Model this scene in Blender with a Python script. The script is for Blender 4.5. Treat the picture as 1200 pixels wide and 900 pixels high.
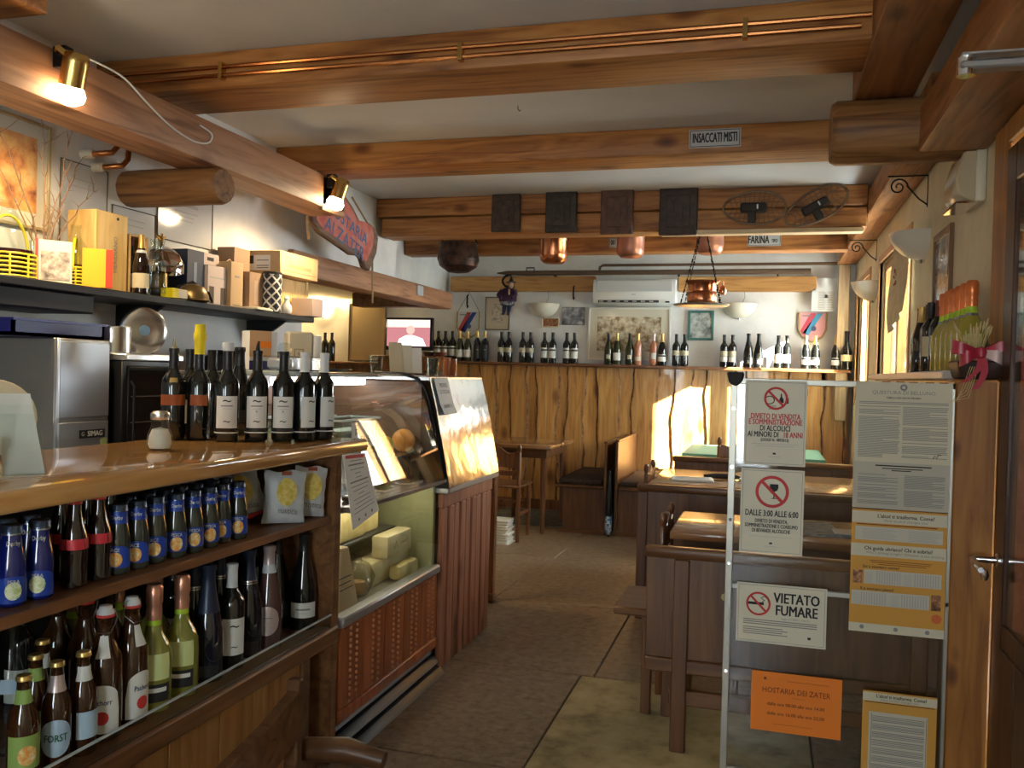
import bpy, bmesh, math, random
from mathutils import Vector, Matrix
random.seed(7)
PI = math.pi
S = bpy.context.scene
for o in list(bpy.data.objects): bpy.data.objects.remove(o)
COL = S.collection

# ------------------------------------------------------------------ camera
CAM_H, FPX = 1.35, 1030.0
_yaw, _pit, _rol = math.radians(16.1), math.radians(-0.7), math.radians(1.55)
_F = Vector((-math.sin(_yaw)*math.cos(_pit), math.cos(_yaw)*math.cos(_pit), math.sin(_pit)))
_r = Vector((math.cos(_yaw), math.sin(_yaw), 0)); _u = _r.cross(_F)
_R = math.cos(_rol)*_r + math.sin(_rol)*_u
_U = -math.sin(_rol)*_r + math.cos(_rol)*_u
cam_d = bpy.data.cameras.new('camera'); cam = bpy.data.objects.new('camera', cam_d); COL.objects.link(cam)
cam_d.sensor_width = 36; cam_d.lens = FPX/1200*36; cam_d.clip_start = .05; cam_d.clip_end = 200
cam.matrix_world = Matrix(((_R.x,_U.x,-_F.x,0),(_R.y,_U.y,-_F.y,0),(_R.z,_U.z,-_F.z,CAM_H),(0,0,0,1)))
S.camera = cam
def at(px, py, **k):
    """a point of the place seen at a photograph pixel, given one of its world coordinates"""
    d = _R*((px-600)/FPX) + _U*(-(py-450)/FPX) + _F
    (ax, v), = k.items(); i = 'xyz'.index(ax); o = Vector((0,0,CAM_H))
    return o + d*((v-o[i])/d[i])
def y_at(px, x, z):
    a, b = .6, 12
    for _ in range(40):
        m = (a+b)/2; q = Vector((x, m, z-CAM_H))
        if (600+FPX*q.dot(_R)/q.dot(_F) < px) == (x < 0): a = m
        else: b = m
    return a

# ------------------------------------------------------------------ world, sun, exposure
W = bpy.data.worlds.new('world'); S.world = W; W.use_nodes = True
nt = W.node_tree; nt.nodes.clear()
wo = nt.nodes.new('ShaderNodeOutputWorld'); bg = nt.nodes.new('ShaderNodeBackground')
bg.inputs[0].default_value = (.84,.92,1,1); bg.inputs[1].default_value = 18.0
nt.links.new(bg.outputs[0], wo.inputs[0])
sun = bpy.data.objects.new('sun', bpy.data.lights.new('sun', 'SUN')); COL.objects.link(sun)
sun.data.energy = 90; sun.data.angle = .01; sun.data.color = (1,.93,.82)
sun.rotation_euler = Vector((-1.5,.85,-.8)).to_track_quat('-Z','Y').to_euler()
def portal(name, loc, sx, sy, aim):
    l = bpy.data.lights.new(name, 'AREA'); l.shape = 'RECTANGLE'; l.size = sx; l.size_y = sy
    l.cycles.is_portal = True
    o = bpy.data.objects.new(name, l); COL.objects.link(o); o.location = loc
    o.rotation_euler = Vector(aim).to_track_quat('-Z','Y').to_euler()
S.view_settings.view_transform = 'Standard'; S.view_settings.look = 'None'
S.view_settings.exposure = 0.6; S.view_settings.gamma = 1; S.view_settings.use_curve_mapping = False

# ------------------------------------------------------------------ helpers
def link(o, parent=None):
    COL.objects.link(o)
    if parent: o.parent = parent
    return o
class MB:
    def __init__(s): s.v = []; s.f = []
    def add(s, vs, fs):
        n = len(s.v); s.v += [tuple(v) for v in vs]; s.f += [tuple(i+n for i in f) for f in fs]; return s
    def bx(s, x0,x1,y0,y1,z0,z1):
        return s.add([(x0,y0,z0),(x1,y0,z0),(x1,y1,z0),(x0,y1,z0),(x0,y0,z1),(x1,y0,z1),(x1,y1,z1),(x0,y1,z1)],
            [(3,2,1,0),(4,5,6,7),(0,1,5,4),(1,2,6,5),(2,3,7,6),(3,0,4,7)])
    def hexa(s, p8):
        return s.add(p8, [(3,2,1,0),(4,5,6,7),(0,1,5,4),(1,2,6,5),(2,3,7,6),(3,0,4,7)])
    def lathe(s, prof, n=20, c=(0,0,0), a0=0, a1=2*PI, axis='z'):
        full = abs(a1-a0-2*PI) < 1e-6; m = n if full else n+1; vs = []
        for r, z in prof:
            for i in range(m):
                a = a0+(a1-a0)*i/n
                p = (r*math.cos(a), r*math.sin(a), z)
                if axis == 'x': p = (p[2], p[0], p[1])
                if axis == 'y': p = (p[1], p[2], p[0])
                vs.append((p[0]+c[0], p[1]+c[1], p[2]+c[2]))
        fs = []
        for j in range(len(prof)-1):
            for i in range(n):
                k = (i+1) % m
                q = (j*m+i, j*m+k, (j+1)*m+k, (j+1)*m+i)
                if prof[j][0] == 0: q = (j*m+i, (j+1)*m+k, (j+1)*m+i)
                elif prof[j+1][0] == 0: q = (j*m+i, j*m+k, (j+1)*m+i)
                fs.append(q)
        return s.add(vs, fs)
    def tube(s, pts, r, n=8, closed=False):
        pts = [Vector(p) for p in pts]; m = len(pts); rings = []
        rr = r if isinstance(r, (list, tuple)) else [r]*m
        ref = None
        for i, p in enumerate(pts):
            if closed: t = pts[(i+1) % m]-pts[i-1]
            else: t = pts[min(i+1,m-1)]-pts[max(i-1,0)]
            t.normalize()
            if ref is None: ref = t.orthogonal().normalized()
            ref = (ref - t*ref.dot(t)).normalized(); b = t.cross(ref)
            rings.append([p + (ref*math.cos(2*PI*k/n)+b*math.sin(2*PI*k/n))*rr[i] for k in range(n)])
        vs = [v for g in rings for v in g]; fs = []
        for i in range(m if closed else m-1):
            j = (i+1) % m
            for k in range(n):
                fs.append((i*n+k, i*n+(k+1)%n, j*n+(k+1)%n, j*n+k))
        if not closed: fs += [tuple(range(n-1,-1,-1)), tuple(range((m-1)*n, m*n))]
        return s.add(vs, fs)
    def prism(s, poly, d0, d1, axis='y'):
        """poly = 2d outline; axis = extrusion axis"""
        n = len(poly)
        def P(a, b, d): return {'y':(a,d,b),'x':(d,a,b),'z':(a,b,d)}[axis]
        vs = [P(a,b,d0) for a,b in poly]+[P(a,b,d1) for a,b in poly]
        fs = [tuple(range(n)), tuple(range(2*n-1,n-1,-1))]
        fs += [(i,(i+1)%n+0,(i+1)%n+n,i+n)[::-1] for i in range(n)]
        return s.add(vs, fs)
    def sheet(s, grid):
        """grid of points (rows of equal length) as an open surface"""
        m = len(grid[0]); vs = [p for g in grid for p in g]
        fs = [(j*m+i, j*m+i+1, (j+1)*m+i+1, (j+1)*m+i) for j in range(len(grid)-1) for i in range(m-1)]
        return s.add(vs, fs)
    def mesh(s, name, bevel=0, seg=1, ang=40, fix=True):
        me = bpy.data.meshes.new(name); me.from_pydata(s.v, [], s.f)
        if bevel or fix:
            bm = bmesh.new(); bm.from_mesh(me)
            if fix: bmesh.ops.recalc_face_normals(bm, faces=bm.faces)
            if bevel:
                es = [e for e in bm.edges if len(e.link_faces) == 2 and e.calc_face_angle(0) > .6]
                bmesh.ops.bevel(bm, geom=es, offset=bevel, segments=seg, affect='EDGES', profile=.5, clamp_overlap=True)
            bm.to_mesh(me); bm.free()
        me.shade_smooth(); me.set_sharp_from_angle(angle=math.radians(ang))
        return me
    def build(s, name, mat, parent=None, loc=None, bevel=0, seg=1, ang=40, fix=True):
        me = s.mesh(name, bevel, seg, ang, fix); me.materials.append(mat)
        o = bpy.data.objects.new(name, me); link(o, parent)
        if loc is not None: o.location = loc
        return o
def inst(name, me, parent=None, loc=(0,0,0), rot=None):
    o = bpy.data.objects.new(name, me); link(o, parent); o.location = loc
    if rot: o.rotation_euler = rot
    return o
def tag(o, label, cat, group=None):
    o['label'] = label; o['category'] = cat
    if group: o['group'] = group
    return o
def thing(name, label, cat, loc=(0,0,0), rotz=0, group=None):
    o = bpy.data.objects.new(name, None); o.empty_display_size = .05; COL.objects.link(o)
    o.location = loc; o.rotation_euler = (0,0,rotz)
    return tag(o, label, cat, group)
def struct(o): o['kind'] = 'structure'; return o
def box(name, x0,x1,y0,y1,z0,z1, mat, parent=None, bevel=0, loc=None, seg=1):
    return MB().bx(x0,x1,y0,y1,z0,z1).build(name, mat, parent, loc, bevel, seg)
def solo(name, label, cat, mb, mat, loc=None, group=None, bevel=0, ang=40, rotz=0, seg=1):
    """a thing that is one mesh; mesh given in local coordinates around loc"""
    o = mb.build(name, mat, None, loc, bevel, seg, ang)
    o.rotation_euler = (0,0,rotz)
    return tag(o, label, cat, group)
def copy_tree(o, parent=None):
    c = o.copy(); COL.objects.link(c); c.parent = parent
    for ch in [q for q in bpy.data.objects if q.parent is o]: copy_tree(ch, c)
    return c
_tc = {}
def text_mesh(txt, size, mat, bold=0, sx=1, align='CENTER'):
    k = (txt, size, mat.name, bold, sx, align)
    if k in _tc: return _tc[k]
    cu = bpy.data.curves.new('lettering', 'FONT'); cu.body = txt; cu.size = size; cu.align_x = align; cu.align_y = 'CENTER'
    cu.resolution_u = 2
    ob = bpy.data.objects.new('lettering', cu)
    me = bpy.data.meshes.new_from_object(ob)
    for v in me.vertices: v.co.x *= sx
    if bold:                                   # heavier strokes: overlaid shifted copies
        vs = [v.co.copy() for v in me.vertices]; fs = [tuple(p.vertices) for p in me.polygons]; e = bold*size; n = len(vs)
        V, Fs = [], []
        for k, (dx, dy) in enumerate(((-e,-e*.5),(e,-e*.5),(-e,e*.5),(e,e*.5))):
            V += [(c.x+dx, c.y+dy, c.z+k*1e-5) for c in vs]; Fs += [tuple(i+k*n for i in f) for f in fs]
        bpy.data.meshes.remove(me); me = bpy.data.meshes.new('lettering'); me.from_pydata(V, [], Fs)
    me.materials.clear(); me.materials.append(mat)
    bpy.data.objects.remove(ob); bpy.data.curves.remove(cu)
    _tc[k] = me
    return me
def text(txt, size, mat, parent, loc, rot=(PI/2,0,0), bold=0, sx=1, name='lettering', align='CENTER'):
    return inst(name, text_mesh(txt, size, mat, bold, sx, align), parent, loc, rot)
def wrap_text(txt, size, mat, r, z, bold=.02, sx=1, a0=-PI/2):
    me = text_mesh(txt, size, mat, bold, sx).copy()
    for v in me.vertices:
        a = a0 + v.co.x/r
        v.co = (r*math.cos(a), r*math.sin(a), z+v.co.y)
    return me
def smooth(pts, n=5):
    P = [Vector(p) for p in pts]; out = []
    for i in range(len(P)-1):
        a, b, c, d = P[max(i-1,0)], P[i], P[i+1], P[min(i+2,len(P)-1)]
        for k in range(n):
            t = k/n; out.append(.5*((2*b)+(c-a)*t+(2*a-5*b+4*c-d)*t*t+(3*b-a-3*c+d)*t**3))
    return out+[P[-1]]
def face_cam(x, y, off=0): return math.atan2(-y, -x)+PI/2+off

# ------------------------------------------------------------------ materials
def mat(name, col, rough=.5, metal=0, spec=.5, trans=0, ior=1.45, emit=None, es=0, alpha=1, coat=0, sheen=0):
    m = bpy.data.materials.new(name); m.use_nodes = True
    b = m.node_tree.nodes['Principled BSDF']; I = b.inputs
    I['Base Color'].default_value = (*col,1); I['Roughness'].default_value = rough; I['Metallic'].default_value = metal
    I['Specular IOR Level'].default_value = spec; I['Transmission Weight'].default_value = trans; I['IOR'].default_value = ior
    I['Coat Weight'].default_value = coat; I['Alpha'].default_value = alpha
    if emit: I['Emission Color'].default_value = (*emit,1); I['Emission Strength'].default_value = es
    return m
def nodes(m): return m.node_tree.nodes, m.node_tree.links, m.node_tree.nodes['Principled BSDF']
def N(m, t, **k):
    n = m.node_tree.nodes.new(t)
    for a, v in k.items(): setattr(n, a, v)
    return n
def ramp(m, src, stops):
    r = N(m, 'ShaderNodeValToRGB'); e = r.color_ramp.elements
    while len(e) < len(stops): e.new(.5)
    for el, (p, c) in zip(e, stops): el.position = p; el.color = (*c,1)
    m.node_tree.links.new(src, r.inputs[0]); return r.outputs[0]
def mapped(m, scale, kind='Object', rnd=True):
    L = m.node_tree.links
    tc = N(m,'ShaderNodeTexCoord'); mp = N(m,'ShaderNodeMapping'); mp.inputs['Scale'].default_value = scale
    if rnd:
        oi = N(m,'ShaderNodeObjectInfo'); mu = N(m,'ShaderNodeMath', operation='MULTIPLY'); mu.inputs[1].default_value = 37.0
        L.new(oi.outputs['Random'], mu.inputs[0]); ad = N(m,'ShaderNodeVectorMath', operation='ADD')
        L.new(tc.outputs[kind], ad.inputs[0]); L.new(mu.outputs[0], ad.inputs[1]); L.new(ad.outputs[0], mp.inputs[0])
    else: L.new(tc.outputs[kind], mp.inputs[0])
    return mp.outputs[0]
def bump(m, h, strength=.2, dist=.01):
    b = N(m,'ShaderNodeBump'); b.inputs['Strength'].default_value = strength; b.inputs['Distance'].default_value = dist
    m.node_tree.links.new(h, b.inputs['Height']); m.node_tree.links.new(b.outputs[0], m.node_tree.nodes['Principled BSDF'].inputs['Normal'])
def wood(name, dark, mid, light, axis='x', rough=.45, sc=1.0, knots=0, coat=0, bstr=.15):
    m = mat(name, mid, rough, coat=coat); ns, L, b = nodes(m)
    g = {'x':(1.2,14,14),'y':(14,1.2,14),'z':(14,14,1.2)}[axis]
    v = mapped(m, tuple(q*sc for q in g))
    n1 = N(m,'ShaderNodeTexNoise'); n1.inputs['Scale'].default_value = 1.6; n1.inputs['Detail'].default_value = 6; n1.inputs['Distortion'].default_value = 1.2
    L.new(v, n1.inputs['Vector'])
    c = ramp(m, n1.outputs[0], [(.3,dark),(.5,mid),(.72,light)])
    g2 = {'x':(.5,2.2,2.2),'y':(2.2,.5,2.2),'z':(2.2,2.2,.5)}[axis]
    v2 = mapped(m, tuple(q*sc for q in g2))
    n2 = N(m,'ShaderNodeTexNoise'); n2.inputs['Scale'].default_value = 2.0; n2.inputs['Detail'].default_value = 3
    L.new(v2, n2.inputs['Vector'])
    mx = N(m,'ShaderNodeMix', data_type='RGBA', blend_type='MULTIPLY'); mx.inputs[0].default_value = .55
    c2 = ramp(m, n2.outputs[0], [(.3,(.55,.5,.45)),(.6,(1,1,1))])
    L.new(c, mx.inputs[6]); L.new(c2, mx.inputs[7]); out = mx.outputs[2]
    if knots:
        gk = {'x':(4.5,9,9),'y':(9,4.5,9),'z':(9,9,4.5)}[axis]
        v3 = mapped(m, tuple(q*knots for q in gk)); vo = N(m,'ShaderNodeTexVoronoi'); vo.inputs['Scale'].default_value = 1.0
        L.new(v3, vo.inputs['Vector'])
        ck = ramp(m, vo.outputs['Distance'], [(.05,(.16,.09,.06)),(.1,(.4,.28,.2)),(.2,(1,1,1))])
        m2 = N(m,'ShaderNodeMix', data_type='RGBA', blend_type='MULTIPLY'); m2.inputs[0].default_value = .8
        L.new(out, m2.inputs[6]); L.new(ck, m2.inputs[7]); out = m2.outputs[2]
    L.new(out, b.inputs['Base Color'])
    bump(m, n1.outputs[0], bstr, .004)
    return m
def mottled(name, stops, scale=4, rough=.8, bstr=.2, bd=.01, detail=6, metal=0, rnd=True):
    m = mat(name, stops[0][1], rough, metal); ns, L, b = nodes(m)
    v = mapped(m, (1,1,1), rnd=rnd); n1 = N(m,'ShaderNodeTexNoise'); n1.inputs['Scale'].default_value = scale; n1.inputs['Detail'].default_value = detail
    n1.inputs['Roughness'].default_value = .62
    L.new(v, n1.inputs['Vector']); L.new(ramp(m, n1.outputs[0], stops), b.inputs['Base Color'])
    if bstr: bump(m, n1.outputs[0], bstr, bd)
    return m
def glass(name, col, rough=.0, dens=None):
    return mat(name, col, rough, trans=1, ior=1.45)
def pane(name, tint=(.95,.97,.96), gloss=.05, f0=.04, f1=.8):
    """thin clear sheet: mostly straight-through with a weak mirror"""
    m = bpy.data.materials.new(name); m.use_nodes = True; t = m.node_tree; t.nodes.clear()
    o = t.nodes.new('ShaderNodeOutputMaterial'); mx = t.nodes.new('ShaderNodeMixShader'); a = t.nodes.new('ShaderNodeBsdfTransparent')
    g = t.nodes.new('ShaderNodeBsdfGlossy'); lw = t.nodes.new('ShaderNodeLayerWeight'); lw.inputs[0].default_value = .5
    pw = t.nodes.new('ShaderNodeMath'); pw.operation = 'POWER'; pw.inputs[1].default_value = 4.0
    fr = t.nodes.new('ShaderNodeMath'); fr.operation = 'MULTIPLY_ADD'; fr.inputs[1].default_value = f1; fr.inputs[2].default_value = f0
    t.links.new(lw.outputs['Facing'], pw.inputs[0]); t.links.new(pw.outputs[0], fr.inputs[0])
    a.inputs[0].default_value = (*tint,1); g.inputs['Roughness'].default_value = gloss
    t.links.new(fr.outputs[0], mx.inputs[0]); t.links.new(a.outputs[0], mx.inputs[1]); t.links.new(g.outputs[0], mx.inputs[2]); t.links.new(mx.outputs[0], o.inputs[0])
    return m

BEAM_X = wood('beam wood along x', (.2,.066,.014), (.42,.17,.042), (.54,.25,.075), 'x', .5, knots=.55)
BEAM_Y = wood('beam wood along y', (.18,.065,.018), (.36,.15,.045), (.47,.22,.08), 'y', .5, knots=.55)
BEAM_RED = wood('reddish beam wood', (.22,.1,.05), (.4,.2,.105), (.5,.27,.15), 'y', .55, knots=.5)
LOG = wood('log wood', (.11,.042,.013), (.27,.12,.036), (.36,.18,.062), 'x', .55)
POST = wood('door post wood', (.22,.08,.014), (.36,.142,.026), (.44,.195,.042), 'z', .42, knots=.9)
PLANK = wood('honey plank wood', (.46,.2,.048), (.66,.34,.1), (.78,.46,.17), 'z', .28, knots=.42, coat=.3)
PLANKD = wood('dark wainscot wood', (.14,.05,.015), (.26,.1,.03), (.34,.15,.05), 'z', .4)
BARK = mottled('bark edge', [(.35,(.1,.045,.02)),(.55,(.22,.1,.045)),(.75,(.5,.34,.2))], 30, .8)
COUNTER = wood('counter top wood', (.55,.28,.09), (.68,.38,.14), (.74,.45,.18), 'y', .11, sc=.8, coat=.6, bstr=.03)
BARW = wood('bar front wood', (.11,.045,.016), (.2,.085,.03), (.27,.125,.05), 'y', .4)
BARP = wood('bar panel wood', (.22,.09,.02), (.36,.165,.045), (.43,.22,.07), 'z', .4)
DARKW = wood('dark bench wood', (.055,.022,.009), (.115,.05,.019), (.17,.08,.034), 'x', .35)
BENCH = wood('bench panel wood', (.075,.027,.008), (.135,.054,.016), (.18,.078,.026), 'z', .38)
BENCHX = wood('bench rail wood', (.085,.032,.01), (.15,.062,.019), (.2,.09,.03), 'x', .3)
TABLEW = wood('table top wood', (.24,.11,.042), (.36,.175,.07), (.43,.23,.1), 'x', .2, coat=.4, bstr=.04)
CHAIRW = wood('chair wood', (.1,.034,.014), (.19,.075,.028), (.27,.11,.045), 'z', .3, coat=.3)
REDW = wood('red cabinet wood', (.24,.055,.016), (.38,.105,.03), (.47,.15,.045), 'z', .38)
SLATW = wood('reddish slat wood', (.25,.085,.042), (.37,.145,.075), (.46,.2,.11), 'z', .5, knots=.5)
PALEW = wood('pale box wood', (.58,.37,.12), (.74,.52,.2), (.82,.62,.28), 'z', .55)
PALEB = wood('pale board wood', (.5,.36,.2), (.62,.47,.28), (.7,.55,.36), 'x', .6)
CREAMW = mottled('cream plaster', [(.3,(.64,.56,.38)),(.6,(.74,.67,.48)),(.8,(.78,.71,.54))], 5, .9, .25, .01)
WHITEW = mottled('white plaster', [(.3,(.66,.67,.66)),(.6,(.77,.78,.77)),(.8,(.81,.82,.81))], 4, .9, .35, .012)
CEILW = mottled('ceiling plaster', [(.3,(.55,.53,.5)),(.6,(.63,.61,.575)),(.8,(.66,.64,.61))], 1.2, .92, .1, .006)
STONE = mottled('brown stone slab', [(.28,(.13,.085,.05)),(.5,(.25,.18,.115)),(.62,(.3,.225,.15)),(.8,(.42,.33,.23))], 26, .38, .3, .006, 8)
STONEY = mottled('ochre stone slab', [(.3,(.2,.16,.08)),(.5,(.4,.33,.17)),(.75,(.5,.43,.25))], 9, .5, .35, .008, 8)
JOINT = mat('floor joint', (.09,.068,.045), .9)
BLACKM = mat('black metal', (.012,.012,.013), .4, .6)
IRON = mat('wrought iron', (.02,.017,.015), .55, .7)
STEEL = mat('brushed steel', (.62,.62,.61), .25, 1)
STEELD = mat('dull steel', (.36,.35,.34), .42, .85)
CHROME = mat('chrome', (.8,.8,.8), .08, 1)
BRASS = mat('brass', (.62,.4,.13), .25, 1)
COPPER = mat('copper', (.62,.25,.12), .25, 1)
COPPERP = mat('copper pipe', (.5,.2,.07), .25, 1)
COPPERD = mat('dull pink copper', (.46,.22,.16), .42, .85)
ALU = mat('aluminium', (.55,.57,.6), .35, .85)
WHITE = mat('white plastic', (.72,.73,.72), .4)
CREAM = mat('cream plastic', (.62,.56,.41), .45)
PAPER = mat('white paper', (.78,.77,.72), .75)
PAPERC = mat('cream paper', (.66,.62,.49), .75)
GREYP = mat('grey printed band', (.5,.47,.37), .75)
INK = mat('black ink', (.02,.02,.02), .7)
INKG = mat('grey ink', (.24,.235,.22), .8)
INKL = mat('light grey ink', (.42,.41,.38), .8)
RED = mat('sign red', (.55,.035,.03), .6)
ORANGE = mat('orange paper', (.85,.22,.015), .6)
OCHRE = mat('ochre print', (.62,.31,.05), .7)
PHOTO = mottled('small print photograph', [(.35,(.08,.03,.015)),(.55,(.35,.15,.06)),(.7,(.6,.4,.25))], 60, .6, 0)
BLACK = mat('black plastic', (.012,.012,.014), .35)
BLUEP = mat('blue tray plastic', (.012,.014,.16), .35)
RUBBER = mat('black rubber', (.015,.013,.012), .7)
PANE = pane('clear pane'); PANEG = pane('greenish case glass', (.96,.98,.96), .01, .06, .85)
# ================================================================== THE SETTING
XR, XL, YB, ZC = .76, -2.72, 8.6, 2.6          # right wall, bar wall, back wall, ceiling
YF = -2.2                                       # front wall behind the camera
# floor: stone slabs on a bed
floor = struct(box('floor', -5.4,1.1,YF-.3,YB+.3,-.25,-.008, JOINT))
ys = [-2.2,-.9,.5,1.75,2.88,3.88,5.05,6.28,7.4,8.62]
rng = random.Random(3)
for j in range(len(ys)-1):
    xs = [-5.3,-4.1,-2.75,-1.5+rng.uniform(-.1,.12),-.76 if j in (3,4) else -.55+rng.uniform(-.25,.2), .2, 1.0]
    if j == 4: xs = [-5.3,-4.1,-2.75,-1.55,-.76,.2,1.0]
    for i in range(len(xs)-1):
        g = .003
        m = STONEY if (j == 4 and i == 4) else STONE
        w, d = (xs[i+1]-xs[i])/2-g, (ys[j+1]-ys[j])/2-g
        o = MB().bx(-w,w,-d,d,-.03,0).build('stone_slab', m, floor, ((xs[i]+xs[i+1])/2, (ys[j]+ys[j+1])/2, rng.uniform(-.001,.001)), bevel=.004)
struct(box('ceiling', -5.4,1.1,YF-.3,YB+.3,ZC,ZC+.2, CEILW))
# right wall with two deep windows and the door near the camera
WIN = [(5.35,6.75,1.2,2.2),(7.35,8.3,1.2,2.2)]   # y0,y1,z0,z1
DOOR = (1.95,3.12,0,2.12)
wr = MB()
T = .3
def seg(y0,y1,z0,z1): wr.bx(XR,XR+T,y0,y1,z0,z1)
seg(YF-.3,DOOR[0],0,ZC); seg(DOOR[0],DOOR[1],DOOR[3],ZC); seg(DOOR[1],WIN[0][0],0,ZC)
for (y0,y1,z0,z1) in WIN: seg(y0,y1,0,z0); seg(y0,y1,z1,ZC)
seg(WIN[0][1],WIN[1][0],0,ZC); seg(WIN[1][1],YB+.3,0,ZC)
struct(wr.build('wall_right', CREAMW))
struct(box('wall_back', -5.4,1.1,YB,YB+.3,0,ZC, WHITEW))
# bar wall on the left: upper wall steps back over the alcove
struct(box('wall_left', XL-.3,XL,YF-.3,4.78,0,ZC, WHITEW))
struct(MB().bx(XL-.36,XL-.06,4.78,6.3,2.03,ZC).bx(-3.5,-3.2,6.3,YB,2.03,ZC).bx(-3.5,XL-.36,6.1,6.3,2.03,ZC).build('wall_alcove_upper', WHITEW))
struct(box('wall_alcove_left', -5.4,-5.1,4.6,YB,0,2.2, CREAMW))
struct(box('wall_alcove_front', -5.4,XL-.3,4.5,4.78,0,ZC, CREAMW))
struct(MB().bx(-5.1,-3.5,4.78,YB,2.1,2.16).bx(-3.5,-3.09,4.78,6.1,2.1,2.16).build('ceiling_alcove', CREAMW))
# front wall behind the camera: shop windows
wf = MB(); FW = [(-2.2,-1.65,1.0,1.9),(-.65,.1,.5,2.05)]
wf.bx(-2.75,FW[0][0],YF-.3,YF,0,ZC).bx(FW[0][1],FW[1][0],YF-.3,YF,0,ZC).bx(FW[1][1],XR,YF-.3,YF,0,ZC)
for (x0,x1,z0,z1) in FW: wf.bx(x0,x1,YF-.3,YF,0,z0); wf.bx(x0,x1,YF-.3,YF,z1,ZC)
struct(wf.build('wall_front', WHITEW))
k = 1
WOODF = wood('window frame wood', (.4,.2,.07),(.56,.3,.12),(.64,.38,.18),'z',.35)
for (y0,y1,z0,z1) in WIN:
    m = MB(); f = .06; xa, xb = XR+.03, XR+.09
    m.bx(xa,xb,y0,y0+f,z0,z1).bx(xa,xb,y1-f,y1,z0,z1).bx(xa,xb,y0+f,y1-f,z0,z0+f).bx(xa,xb,y0+f,y1-f,z1-f,z1)
    ym = (y0+y1)/2; m.bx(xa,xb,ym-.035,ym+.035,z0+f,z1-f)
    w = struct(m.build('window_%d'%k, WOODF, bevel=.004))
    for a, b in ((y0+f,ym-.035),(ym+.035,y1-f)):
        box('pane', XR+.055,XR+.061,a,b,z0+f,z1-f, PANE, w)
    s = MB().bx(XR-.01,XR+.02,y0-.05,y0,z0-.05,z1+.05).bx(XR-.01,XR+.02,y1,y1+.05,z0-.05,z1+.05).bx(XR-.01,XR+.02,y0,y1,z1,z1+.05)
    s.build('casing', WOODF, w, bevel=.003)
    portal('window_portal', (XR+.28,(y0+y1)/2,(z0+z1)/2), y1-y0, z1-z0, (-1,0,0)); k += 1
for (x0,x1,z0,z1) in FW:
    m = MB(); f = .06; ya, yb = YF-.09, YF-.03
    m.bx(x0,x0+f,ya,yb,z0,z1).bx(x1-f,x1,ya,yb,z0,z1).bx(x0+f,x1-f,ya,yb,z0,z0+f).bx(x0+f,x1-f,ya,yb,z1-f,z1)
    xm = (x0+x1)/2; m.bx(xm-.03,xm+.03,ya,yb,z0+f,z1-f)
    w = struct(m.build('window_%d'%k, WOODF, bevel=.004))
    for a, b in ((x0+f,xm-.03),(xm+.03,x1-f)): box('pane', a,b,YF-.062,YF-.056,z0+f,z1-f, PANE, w)
    portal('window_portal', ((x0+x1)/2,YF-.28,(z0+z1)/2), x1-x0, z1-z0, (0,1,0)); k += 1

# door in the right wall, its post, glazing with red curtain, handle
DOORW = wood('dark door wood', (.035,.014,.007),(.07,.028,.012),(.1,.042,.02),'z',.35)
CURT = mottled('red curtain', [(.35,(.34,.06,.03)),(.6,(.52,.13,.07)),(.8,(.6,.2,.12))], 22, .85, .3, .01)
struct(MB().bx(.718,.80,3.115,3.3,0,2.2).bx(.715,.80,1.85,1.95,0,2.2).bx(.715,.80,1.95,3.12,2.12,2.2).build('trim_1', POST, bevel=.006))
d = MB(); y0, y1 = 1.97, 3.105
d.bx(.714,.76,y0,y0+.13,.02,2.1).bx(.714,.76,y1-.105,y1,.02,2.1).bx(.714,.76,y0+.13,y1-.105,.02,.62).bx(.714,.76,y0+.13,y1-.105,1.98,2.1)
door = struct(d.build('door_1', DOORW, bevel=.004))
box('pane', .722,.726,y0+.13,y1-.105,.62,1.98, PANE, door)
grid = [[(.742+.01*math.sin(i*1.3), y0+.1+i*(y1-y0-.2)/40, z) for i in range(41)] for z in (.55,2.05)]
MB().sheet(grid).build('curtain', CURT, door)
for i in range(5): box('lower_board', .708,.716,y0+.14+i*.178,y0+.14+i*.178+.172,.1,.55, DOORW, door, bevel=.003)
h = MB().lathe([(0,0),(.022,0),(.022,.008),(.011,.012),(.011,.07),(0,.07)],14,axis='x')
h.v = [(.714-a, 3.04+b, .81+c) for a,b,c in h.v]
h.tube([(.65,3.04,.81),(.642,3.05,.805),(.638,3.0,.80),(.638,2.93,.795)],[.011,.012,.011,.009],10)
hd = h.build('handle', CHROME, door)
e = MB().lathe([(0,-.012),(.014,-.01),(.022,0),(.014,.01),(0,.012)],14); e.v = [(a*.6+.68, b+3.075, c*1.6+.755) for a,b,c in e.v]
e.build('escutcheon', CHROME, hd)
c = thing('door_closer', 'metal door closer arm under the beam above the door', 'door closer', (.40,2.2,2.06))
MB().bx(0,.34,-.022,.022,0,.022).build('arm', STEELD, c, bevel=.006)
MB().bx(0,.36,-.03,.03,.03,.036).build('top_plate', ALU, c, bevel=.002)
MB().lathe([(0,-.01),(.02,-.01),(.02,.03),(0,.03)],16,c=(.015,0,0)).build('pivot', CHROME, c)
MB().bx(.30,.36,-.035,.035,-.03,.03).build('body', STEELD, c, bevel=.008)

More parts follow.
